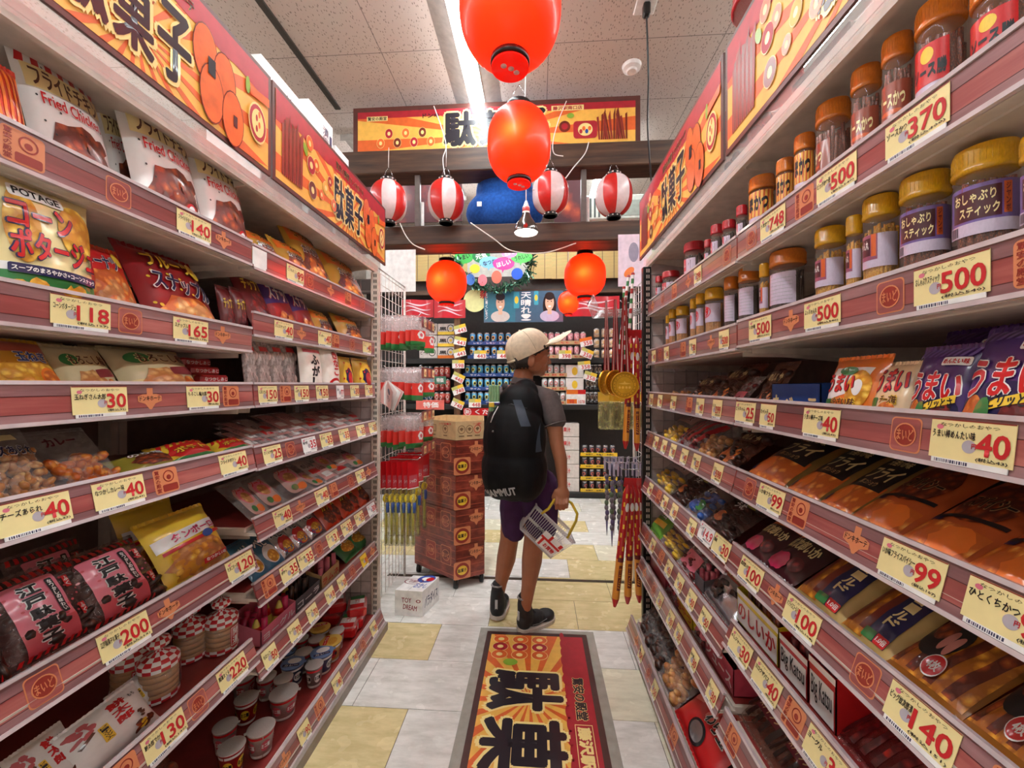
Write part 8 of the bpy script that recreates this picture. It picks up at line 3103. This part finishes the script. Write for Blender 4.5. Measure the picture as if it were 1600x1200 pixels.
# legs
hipL, hipR = W(808, 752, 1.92), W(842, 757, 1.86)
kneL, kneR = W(796, 842, 1.92), W(834, 845, 1.85)
ankL, ankR = W(779, 930, 1.97), W(822, 940, 1.85)
calL, calR = W(791, 872, 1.945), W(831, 876, 1.865)
body.limb([hipL, W(802, 800, 1.915), kneL, calL, W(783, 908, 1.96), ankL], px(22, 19.5, 15, 15.5, 10.5, 9), SKIN)
body.limb([hipR, W(840, 805, 1.85), kneR, calR, W(826, 915, 1.85), ankR], px(24, 21, 15.5, 16, 11, 9.5), SKIN)
body.limb([ankL, W(777, 958, 1.945)], px(9, 8), SKIN)
body.limb([ankR, W(820, 966, 1.86)], px(9.5, 8), SKIN)
# trunk
pel, wst, che = W(824, 748, 1.89), W(822, 715, 1.89), W(819, 655, 1.88)
body.limb([pel, wst, che, W(816, 622, 1.875)], px(32, 28, 32, 22), SKIN)
shR, shL = W(857, 626, 1.82), W(783, 622, 1.94)
body.limb([shL, W(816, 616, 1.875), shR], px(15, 16, 15), SKIN)
# neck
body.limb([W(815, 612, 1.875), W(818, 585, 1.87)], px(16, 15.5), SKIN)
# right arm, hanging
elR, wrR = W(870, 694, 1.775), W(879, 758, 1.755)
body.limb([shR, W(866, 660, 1.795), elR, W(876, 718, 1.765), wrR], px(14.5, 13, 10.5, 9.8, 6.8), SKIN)
# left arm, bent in front of the chest
elL, wrL = W(772, 690, 2.03), W(800, 672, 2.10)
body.limb([shL, elL, wrL], px(14, 10.5, 7), SKIN)
# ---- hands
tb_ = 1.755


def hand_right(m):
	m.limb([wrR, W(879, 770, tb_)], px(6.8, 8), SKIN)
	ax = (RT, FW, UP)
	m.ell(W(878.5, 772, tb_ - 0.004), px(11, 6.5, 12), SKIN, ax, 14, 10)
	for q, (u, ln) in enumerate(((870.0, 0.93), (875.8, 1.0), (881.4, 0.97), (886.4, 0.82))):
		p0 = W(u, 778, tb_ - 0.012)
		p1 = W(u - 0.3, 778 + 10 * ln, tb_ - 0.027)
		p2 = W(u - 0.8, 778 + 17.5 * ln, tb_ - 0.014)
		p3 = W(u - 1.0, 778 + 15.5 * ln, tb_ + 0.008)
		m.limb([p0, p1, p2, p3], px(2.75, 2.65, 2.4, 2.0), SKIN, 10)
	m.limb([W(869.5, 768, tb_ - 0.004), W(865, 777, tb_ + 0.002), W(867.5, 786, tb_ - 0.004), W(872, 791, tb_ - 0.016)], px(4.0, 3.6, 3.1, 2.5), SKIN, 10)


hand_right(body)
# left hand holding the strap in front
body.ell(W(806, 668, 2.12), px(9, 7, 10), SKIN, (RT, FW, UP))
for q in range(4):
	c = W(806 + 2 * q, 662 + 5 * q, 2.13)
	body.limb([c, c + RT * 0.022 + FW * 0.006, c + RT * 0.030 - FW * 0.012], px(3.2, 3, 2.5), SKIN, 8)
body.limb([W(803, 661, 2.12), W(808, 655, 2.125), W(814, 654, 2.12)], px(3.6, 3.2, 2.6), SKIN, 8)
# ---- head, turned to the right and a little away
HC = W(827, 553, 1.87)
fd = (RT * 0.95 + FW * 0.31).normalized()     # where the face looks
sd = fd.cross(UP)                             # ear side towards the camera
HX = (fd, sd, UP)


def hp(f, s, z):
	return HC + fd * (f * PX) + sd * (s * PX) + UP * (z * PX)


def he(f, s, z, r, ax=None):
	body.ell(hp(f, s, z), px(*r), SKIN, ax or HX, 18, 12)


he(-1, 0, 4, (31, 25, 32))
he(8, 0, -10, (21, 20, 20))
he(12, 0, -20, (15, 15, 14))
he(20, 0, -29, (6, 8, 6))
for s_ in (-1, 1):
	he(16, s_ * 12, -9, (10, 8, 10))
	he(2, s_ * 17, -20, (11, 4, 9))
	he(25, s_ * 9, 1, (4, 8, 4))
	# ears
	he(-6, s_ * 24, -12, (6.5, 3.2, 10.5))
	he(-3, s_ * 25, -12, (3.5, 3.5, 6))
he(26, 0, 7, (5, 16, 9))
body.limb([hp(27, 0, 0), hp(31.5, 0, -9), hp(33, 0, -12.5)], px(3.2, 3.8, 4.2), SKIN, 10)
for s_ in (-1, 1):
	he(29.5, s_ * 3.6, -13.5, (3, 2.6, 2.4))
he(26.5, 0, -20, (5, 8, 2.6))
he(26.0, 0, -24, (4.5, 7, 2.8))
he(24, 0, -17, (5, 9, 5))
bo = body.fused('body', 0.0031, 4, person, base, SKIN)
# eyes, brows, lips
for s_, nm in ((1, 'eye'), (-1, 'eye')):
	e = MB()
	e.ell(hp(26.4, s_ * 10, -2.5), px(3.2, 4.2, 2.0), M('eye_white', (226, 216, 210), rough=0.25), HX, 12, 8)
	e.ell(hp(28.6, s_ * 10.4, -2.5), px(1.4, 2.0, 1.9), M('eye_dark', (30, 20, 18), rough=0.2), HX, 10, 6)
	e.build('eye', person, base)
	e = MB()
	e.limb([hp(30, s_ * 4, 3.2), hp(29.2, s_ * 10, 5), hp(25, s_ * 16, 3.6)], px(1.0, 1.4, 0.8), HAIR, 8)
	e.build('eyebrow', person, base)
e = MB()
e.ell(hp(29.8, 0, -20), px(2.2, 5.5, 1.3), M('lips', (150, 76, 66), rough=0.45), HX, 12, 8)
e.ell(hp(29.2, 0, -23.2), px(2.2, 4.8, 1.5), M('lips', (150, 76, 66)), HX, 12, 8)
e.build('lips', person, base)
# hair: bowl under the cap, sideburn in front of the ear, fringe below the brim
h = MB()
h.ell(hp(-4, 0, 7), px(30, 27, 25), HAIR, HX, 22, 14)
h.ell(hp(-20, 0, -8), px(13, 20, 16), HAIR, HX, 18, 12)
rh = random.Random(3)
for q in range(9):       # fringe tufts over the forehead
	s_ = -17 + 34 * q / 8
	h.limb([hp(21 - abs(s_) * 0.25, s_, 11), hp(28 - abs(s_) * 0.35, s_ * 1.02, 9), hp(31.5 - abs(s_) * 0.4, s_ * 1.0 + rh.uniform(-2, 2), 7 + rh.uniform(-1.5, 1.5))], px(4, 3.4, 1.2), HAIR, 8)
for s_ in (-1, 1):
	for q in range(4):
		f = 1 + 4 * q
		h.limb([hp(f, s_ * 24, 9), hp(f + 1, s_ * (24.2 - 0.5 * q), 7), hp(f + 0.5, s_ * (22.8 - 0.6 * q), (-5, 1, 4, 6)[q])], px(5, 3.6, 1.2), HAIR, 8)
	for q in range(4):
		f = -26 + 5 * q
		h.limb([hp(f, s_ * (14 + 2.5 * q), 0), hp(f, s_ * (14.5 + 2.4 * q), -14), hp(f + 1, s_ * (13.5 + 2 * q), -24)], px(5, 4, 1.2), HAIR, 8)
h.fused('hair', 0.0042, 2, person, base, HAIR)
# cap: tilted back, brim rising in front
tl = math.radians(26)
cf = (fd * math.cos(tl) + UP * math.sin(tl)).normalized()
cu = (UP * math.cos(tl) - fd * math.sin(tl)).normalized()
CC = hp(-3.5, 0, 9)
cp = MB()


def capP(a, b, r=1.0):
	th = 2 * PI * a
	ph = b * PI / 2
	R1, R2, R3 = 36.5 * PX * r, 31 * PX * r, 36 * PX * r
	k = 1 - 0.10 * b * b
	return CC + cf * (R1 * math.cos(th) * math.cos(ph)) + sd * (R2 * math.sin(th) * math.cos(ph)) + cu * (R3 * math.sin(ph) * k - 4 * PX)


cp.grid(lambda a, b: capP(a, b), 48, 14, CAPM)
cp.grid(lambda a, b: capP(a, b * 0.995, 0.965), 48, 14, CAPM, flip=True)
cp.grid(lambda a, b: capP(a, -0.10 + 0.10 * b, 1.0 if b < 0.5 else 1.0), 48, 2, CAPM)
capo = cp.build('cap', person, base)
sm_ = MB()
SEAM = M('cap_seam', (196, 180, 154), rough=0.9)
for q in range(6):
	a = q / 6 + 1 / 12
	sm_.tube([capP(a, i / 12, 1.006) for i in range(13)], 0.0011, SEAM, 5)
sm_.build('seam_stitching', capo)
for o_ in (KIDS[capo.name][-1],):
	for v in o_.data.vertices:
		v.co -= base
bt = MB()
bt.ell(capP(0, 1.0, 1.01), 0.006, CAPM, nu=10, nv=6)
bt.build('top_button', capo, base)
br = MB()


def brimP(a, b, e=0.0):
	"""a across, b outwards."""
	th = (a - 0.5) * 2.35
	r0 = 34 * PX
	ext = 44 * PX * math.cos((a - 0.5) * 2.2) ** 0.7 * b
	p = CC + cf * (math.cos(th) * r0) + sd * (math.sin(th) * 29.5 * PX) - cu * (5.0 * PX)
	out = (cf * 1.0 + sd * math.sin(th) * 0.18).normalized()
	return p + out * ext - cu * (abs(a - 0.5) ** 2 * 20 * PX * b) + cu * e


br.grid(lambda a, b: brimP(a, b, 0.0014), 22, 8, CAPM)
br.grid(lambda a, b: brimP(a, b, -0.0014), 22, 8, CAPM, flip=True)
rim = [brimP(i / 22, 1.0) for i in range(23)]
br.tube(rim, 0.0016, CAPM, 6)
br.build('brim', capo, base)
st = MB()
st.tube([capP(0.5 + d, -0.06, 1.015) for d in (-0.09, -0.045, 0, 0.045, 0.09)], 0.0055, CAPM, 8)
st.build('back_strap', capo, base)
# T-shirt
t = MB()
t.limb([W(824, 742, 1.89), wst, che, W(816, 624, 1.875)], px(34.5, 32, 35, 25), TEE)
t.limb([shL, W(816, 614, 1.875), shR], px(18, 18.5, 18), TEE)
t.limb([W(816, 606, 1.873), W(816, 599, 1.872)], px(19, 18.2), TEE)
t.limb([shR, W(862, 642, 1.805), W(866.5, 655, 1.797)], px(18, 18, 17.5), TEE)
t.limb([shL, W(776, 652, 1.985)], px(17.5, 16), TEE)
rf = random.Random(9)
t.fused('t_shirt', 0.0055, 5, person, base, TEE, disp=lambda c: 0.0030 * math.sin((c.z * 55 + c.x * 70)) * mnoise.noise(c * 9))
cl = MB()
cl.tube([W(816, 597, 1.872) + RT * (18.3 * PX * math.cos(a)) + FW * (18.3 * PX * math.sin(a)) + UP * (2.5 * PX * math.sin(a)) for a in [2 * PI * i / 28 for i in range(29)]], 0.0048, TEE, 8)
cl.build('collar', person, base)
sv = MB()
d_ = (W(866.5, 655, 1.797) - shR).normalized()
e1 = d_.cross(FW).normalized()
e2 = d_.cross(e1)
cS = W(866.8, 664, 1.794)
sv.tube([cS + e1 * (17.6 * PX * math.cos(a)) + e2 * (17.6 * PX * math.sin(a)) for a in [2 * PI * i / 28 for i in range(29)]], 0.0034, TEE, 6)
sv.build('sleeve_hem', person, base)
# shorts
s_ = MB()
s_.limb([W(824, 738, 1.89), pel], px(33.5, 36), SHORT)
s_.limb([W(810, 758, 1.91), W(804, 795, 1.915), W(802, 826, 1.917)], px(27, 24.5, 20.5), SHORT)
s_.limb([W(842, 760, 1.865), W(844, 795, 1.85), W(846, 818, 1.845)], px(30, 28.5, 25.5), SHORT)
s_.fused('shorts', 0.0055, 5, person, base, SHORT, disp=lambda c: 0.004 * mnoise.noise(Vector((c.x * 26, c.y * 26, c.z * 7))))
# shoes and socks


def shoe(heel, toe, ank, lift, nm):
	d = toe - heel
	L = d.length
	fx = Vector((d.x, d.y, 0)).normalized()
	pit = math.asin(max(-0.9, min(0.9, (toe.z - heel.z) / L)))
	fx2 = (fx * math.cos(pit) + UP * math.sin(pit)).normalized()
	sy = UP.cross(fx)
	uz = fx2.cross(sy)
	P = lambda f, s, z: heel + fx2 * (f * L) + sy * (s * L) + uz * (z * L)
	m = MB()
	ax = (fx2, sy, uz)
	m.ell(P(0.17, 0, 0.20), (0.17 * L, 0.17 * L, 0.20 * L), SHOE, ax)
	m.ell(P(0.45, 0, 0.17), (0.26 * L, 0.185 * L, 0.16 * L), SHOE, ax)
	m.ell(P(0.74, 0.0, 0.13), (0.25 * L, 0.20 * L, 0.115 * L), SHOE, ax)
	m.limb([P(0.22, 0, 0.25), P(0.19, 0, 0.45), P(0.17, 0, 0.56)], [0.18 * L, 0.165 * L, 0.15 * L], SHOE)
	so = m.fused('shoe', 0.004, 3, person, base, SHOE)
	k = MB()

	def outline(f):
		w_ = 0.17 + 0.04 * math.sin((f - 0.2) * 4.0)
		if f < 0.15:
			w_ *= math.sqrt(max(0, 1 - ((0.15 - f) / 0.15) ** 2))
		if f > 0.78:
			w_ *= math.sqrt(max(0, 1 - ((f - 0.78) / 0.23) ** 2))
		return w_
	n = 22
	fs_ = [0.0 + 1.005 * i / n for i in range(n + 1)]
	ring = [(f, outline(f)) for f in fs_] + [(f, -outline(f)) for f in fs_[::-1]]
	N = len(ring)
	vs_ = [P(f, s * 1.04, 0.0) for f, s in ring] + [P(f, s * 1.08, 0.075) for f, s in ring]
	k.add(vs_, [tuple(range(N))[::-1], tuple(range(N, 2 * N))] + [(i, (i + 1) % N, N + (i + 1) % N, N + i) for i in range(N)], SOLE)
	k.build('sole', so, base)
	k = MB()
	for i in range(4):
		f = 0.42 + 0.07 * i
		k.tube([P(f, -0.08, 0.33 - 0.035 * i), P(f + 0.01, 0, 0.355 - 0.035 * i), P(f, 0.08, 0.33 - 0.035 * i)], 0.0022, M('shoe_lace', (56, 54, 56), rough=0.8), 6)
	k.build('lace', so, base)
	k = MB()
	k.box((-0.002, -0.006, -0.02), (0.002, 0.006, 0.03), M('reflective_tab', (190, 190, 192), rough=0.3))
	R = Matrix((fx2, sy, uz)).transposed()
	c = P(0.02, 0, 0.30)
	k.v = [tuple(R @ Vector(p) + c) for p in k.v]
	k.build('heel_tab', so, base)
	k = MB()
	pts = [P(0.28, -0.168, 0.14), P(0.45, -0.175, 0.12), P(0.66, -0.182, 0.16)]
	k.tube(pts, 0.0018, M('shoe_line', (120, 118, 122), rough=0.5), 6)
	k.build('side_line', so, base)
	k = MB()
	k.limb([P(0.17, 0, 0.55), P(0.165, 0, 0.70)], [0.14 * L, 0.128 * L], SOCK)
	k.tube([P(0.165, 0, 0.715) + fx2 * (0.130 * L * math.cos(a)) + sy * (0.130 * L * math.sin(a)) for a in [2 * PI * i / 20 for i in range(21)]], 0.0045, M('sock_cuff', (150, 142, 140), rough=0.9, vary=0.4, nscale=200), 6)
	k.build('sock', person, base)


h_ = onZ(775, 974)
shoe(h_ + UP * 0.012, h_ + Vector((0.012, 0.215, 0.0)), ankL, 0.02, 'left')
h_ = onZ(809, 988)
t2 = onZ(857, 967)
shoe(h_, h_ + (t2 - h_).normalized() * 0.215, ankR, 0.0, 'right')

# ------------------------------------------------------------------ backpack
bc = W(802, 692, 1.72)
rucksack = empty('backpack', bc)
tag(rucksack, 'black backpack with pale brand lettering and a slate side panel worn by the boy', 'backpack')
bdx = (RT * 0.94 - FW * 0.34).normalized()     # across the back
bdy = bdx.cross(UP) * -1                       # into the back
if bdy.dot(FW) < 0:
	bdy = -bdy


def bk(x, z, y=0.0):
	"""Pixel offsets from the pack's centre: across, up, depth in metres."""
	return bc + bdx * (x * PX) + UP * (z * PX) + bdy * y


b = MB()
AX = (bdx, bdy, UP)
b.ell(bk(-2, -38, 0.03), (49 * PX, 0.115, 48 * PX), BAGM, AX, 22, 14)
b.ell(bk(-2, 2, 0.03), (47 * PX, 0.11, 62 * PX), BAGM, AX, 22, 14)
for q in (-21, 17):
	b.ell(bk(q, -47, 0.03), (29 * PX, 0.105, 38 * PX), BAGM, AX, 20, 12)
b.ell(bk(2, 46, 0.055), (36 * PX, 0.085, 40 * PX), BAGM, AX, 22, 14)
b.ell(bk(8, 70, 0.08), (22 * PX, 0.05, 22 * PX), BAGM, AX, 18, 12)
pb = b.fused('pack_body', 0.006, 7, rucksack, bc, BAGM, disp=lambda c: 0.006 * mnoise.noise(Vector((c.x * 14, c.y * 14, c.z * 6))))


from mathutils.bvhtree import BVHTree
PT = BVHTree.FromPolygons([v.co for v in pb.data.vertices], [tuple(p.vertices) for p in pb.data.polygons])


def packS(x, z, off):
	"""Point on the rear face of the pack (towards the camera)."""
	hit = PT.ray_cast(bk(x, z, -0.5) - bc, bdy)[0]
	return (hit + bc if hit else bk(x, z, 0)) - bdy * off


k = MB()
k.text2('MAMMUT', -38, -73, 13, -61, M('grey_logo', (176, 178, 182), rough=0.4, vary=0), lambda x, y, off: packS(x, y, 0.007 + off), 0.0, 3.0, 0.06, rot=0.2)
k.build('brand_lettering', rucksack, bc)
k = MB()
k.tube([packS(x, z, 0.002) for x, z in ((-36, 46), (-20, 52), (0, 56), (22, 50))], 0.0016, M('zip_track', (52, 52, 56), rough=0.4), 6)
k.build('zip', rucksack, bc)
k = MB()
k.tube([packS(-20, 52, 0.006), packS(-24, 40, 0.008), packS(-27, 30, 0.008)], 0.0022, WHITE, 6)
k.build('zip_pull', rucksack, bc)
k = MB()
k.grid(lambda a, b_: packS(2 + 12 * a + 16 * (1 - b_), 26 + 36 * b_, 0.003) if True else None, 8, 10, BAGB)
k.build('slate_panel', rucksack, bc)
k = MB()
k.grid(lambda a, b_: packS(36 + 6 * a * (1 - b_) + 3 * b_, -10 + 40 * b_, 0.003), 4, 8, BAGB)
k.build('side_stripe', rucksack, bc)
k = MB()
k.ell(packS(-22, 18, 0.002), 0.005, STEEL, nu=10, nv=6)
k.build('badge', rucksack, bc)
# shoulder straps with buckle
k = MB()
sp = [bk(14, 66, 0.07), W(818, 621, 1.775), W(832, 612, 1.80), W(840, 611, 1.84), W(843, 618, 1.90), W(842, 648, 1.965)]
k.tube(sp, [0.014, 0.014, 0.013, 0.012, 0.012, 0.012], BAGM, 10)
k.build('shoulder_strap', rucksack, bc)
k = MB()
sp = [bk(-10, 72, 0.09), W(790, 608, 1.86), W(789, 603, 1.91), W(788, 612, 1.96), W(790, 650, 2.03)]
k.tube(sp, 0.015, BAGM, 10)
k.build('shoulder_strap', rucksack, bc)
k = MB()
c = W(801, 607, 1.755)
k.box(tuple(c - Vector((0.014, 0.003, 0.010))), tuple(c + Vector((0.014, 0.003, 0.010))), M('grey_buckle', (70, 70, 74), rough=0.35), 0.003)
k.build('buckle', rucksack, bc)
# rolled green sheath strapped on the pack's left
roll = W(772, 622, 1.74)
root = empty('green_mat_roll', roll)
tag(root, 'pale green folded mat strapped beside the top of the backpack', 'mat')
k = MB()
GM = M('pale_green_foam', (140, 180, 136), rough=0.6)
for q in range(4):
	c = W(766 + 4.2 * q, 622, 1.75)
	k.box((c.x - 0.006, c.y - 0.012, c.z - 0.060), (c.x + 0.006, c.y + 0.012, c.z + 0.058), GM, 0.004)
k.build('mat', root, roll)
k = MB()
c = W(772, 630, 1.75)
k.box((c.x - 0.029, c.y - 0.016, c.z - 0.008), (c.x + 0.029, c.y + 0.016, c.z + 0.006), P_('strap_violet', (60, 44, 110)), 0.003)
k.build('strap', root, roll)
k = MB()
c = W(768, 632, 1.735)
k.box((c.x - 0.012, c.y - 0.002, c.z - 0.012), (c.x + 0.012, c.y + 0.002, c.z + 0.010), YEL, 0.002)
k.build('tag', root, roll)

# ------------------------------------------------------------------ the basket
BCL = mat_glass('frosted_plastic', (236, 232, 236), 0.5)
BHN = M('yellow_handle', (206, 176, 40), rough=0.3, coat=0.3)
tk = 1.74
e1 = (W(898, 848, tk) - W(838.5, 791, tk))
Lb = e1.length
e1.normalize()
dn = (W(815, 829, tk) - W(838.5, 791, tk))
Db = dn.length
e3 = dn.normalized()
e3 = (e3 - e1 * e3.dot(e1)).normalized()
e2 = e1.cross(e3)
if e2.dot(FW) < 0:
	e2 = -e2
O_ = W(838.5, 791, tk)
Wb = 0.17
basket = empty('shopping_basket', O_)
tag(basket, 'small clear plastic basket with a yellow handle tilted in the hand', 'basket')


def bp_(x, y, d):
	"""x along the rim 0..1, y across 0..1, d down 0..1 with taper."""
	tp = 0.10 * d
	return O_ + e1 * (Lb * (tp + x * (1 - 2 * tp))) + e2 * (Wb * (tp + y * (1 - 2 * tp))) + e3 * (Db * d)


k = MB()
k.tube([bp_(0, 0, 0), bp_(1, 0, 0), bp_(1, 1, 0), bp_(0, 1, 0), bp_(0, 0, 0)], 0.0045, BCL, 8)
k.build('rim', basket, O_)
k = MB()
k.tube([bp_(0, 0, 1), bp_(1, 0, 1), bp_(1, 1, 1), bp_(0, 1, 1), bp_(0, 0, 1)], 0.004, BCL, 8)
k.grid(lambda a, b_: bp_(a, b_, 0.99), 2, 2, BCL)
k.build('floor_panel', basket, O_)
k = MB()


def wallp(fn, n):
	"""Perforated wall: thin slats with two solid bands."""
	for q in range(n + 1):
		a = q / n
		k.tube([fn(a, 0.0), fn(a, 1.0)], 0.0016, BCL, 5)
	for d0, d1 in ((0.0, 0.10), (0.44, 0.54), (0.90, 1.0)):
		k.grid(lambda a, b_: fn(a, d0 + (d1 - d0) * b_), 4, 1, BCL)
		k.grid(lambda a, b_: fn(a, d0 + (d1 - d0) * b_), 4, 1, BCL, flip=True)


wallp(lambda a, d: bp_(a, 0, d), 20)
wallp(lambda a, d: bp_(a, 1, d), 20)
wallp(lambda a, d: bp_(0, a, d), 12)
wallp(lambda a, d: bp_(1, a, d), 12)
k.build('slatted_wall', basket, O_)
k = MB()
S = lambda x, y, off: bp_(x, 0, 1 - y) - e2 * (0.003 + off)
k.rect2(0.45, 0.04, 0.97, 0.62, WPR, S, 0.0, 0.2)
k.rect2(0.45, 0.34, 0.97, 0.42, RED, S, 0.0006, 0.2)
k.rect2(0.62, 0.42, 0.68, 0.62, RED, S, 0.0006, 0.2)
k.rect2(0.50, 0.06, 0.56, 0.34, RED, S, 0.0006, 0.2)
k.rect2(0.88, 0.44, 0.95, 0.60, RED, S, 0.0006, 0.2)
k.text2('お買物', 0.62, 0.12, 0.92, 0.28, RED_INK, S, 0.001, None, 0.05)
k.text2('ドンキ', 0.28, 0.40, 0.42, 0.54, INK, S, 0.0006, None, 0.05)
k.build('red_label', basket, O_)
k = MB()
mid = bp_(0.12, 0.5, 0.02)
hpts = [bp_(0.16, 0.0, 0.06), W(857, 795, tk - 0.005), W(866, 781, tb_ - 0.012), W(872, 780, tb_ - 0.013), W(884, 781, tb_ - 0.013), W(893, 786, tb_ - 0.01), W(902, 803, tk), W(900, 814, tk), bp_(0.84, 0.0, 0.06)]
k.tube(hpts, 0.0062, BHN, 10)
k.build('handle', basket, O_)
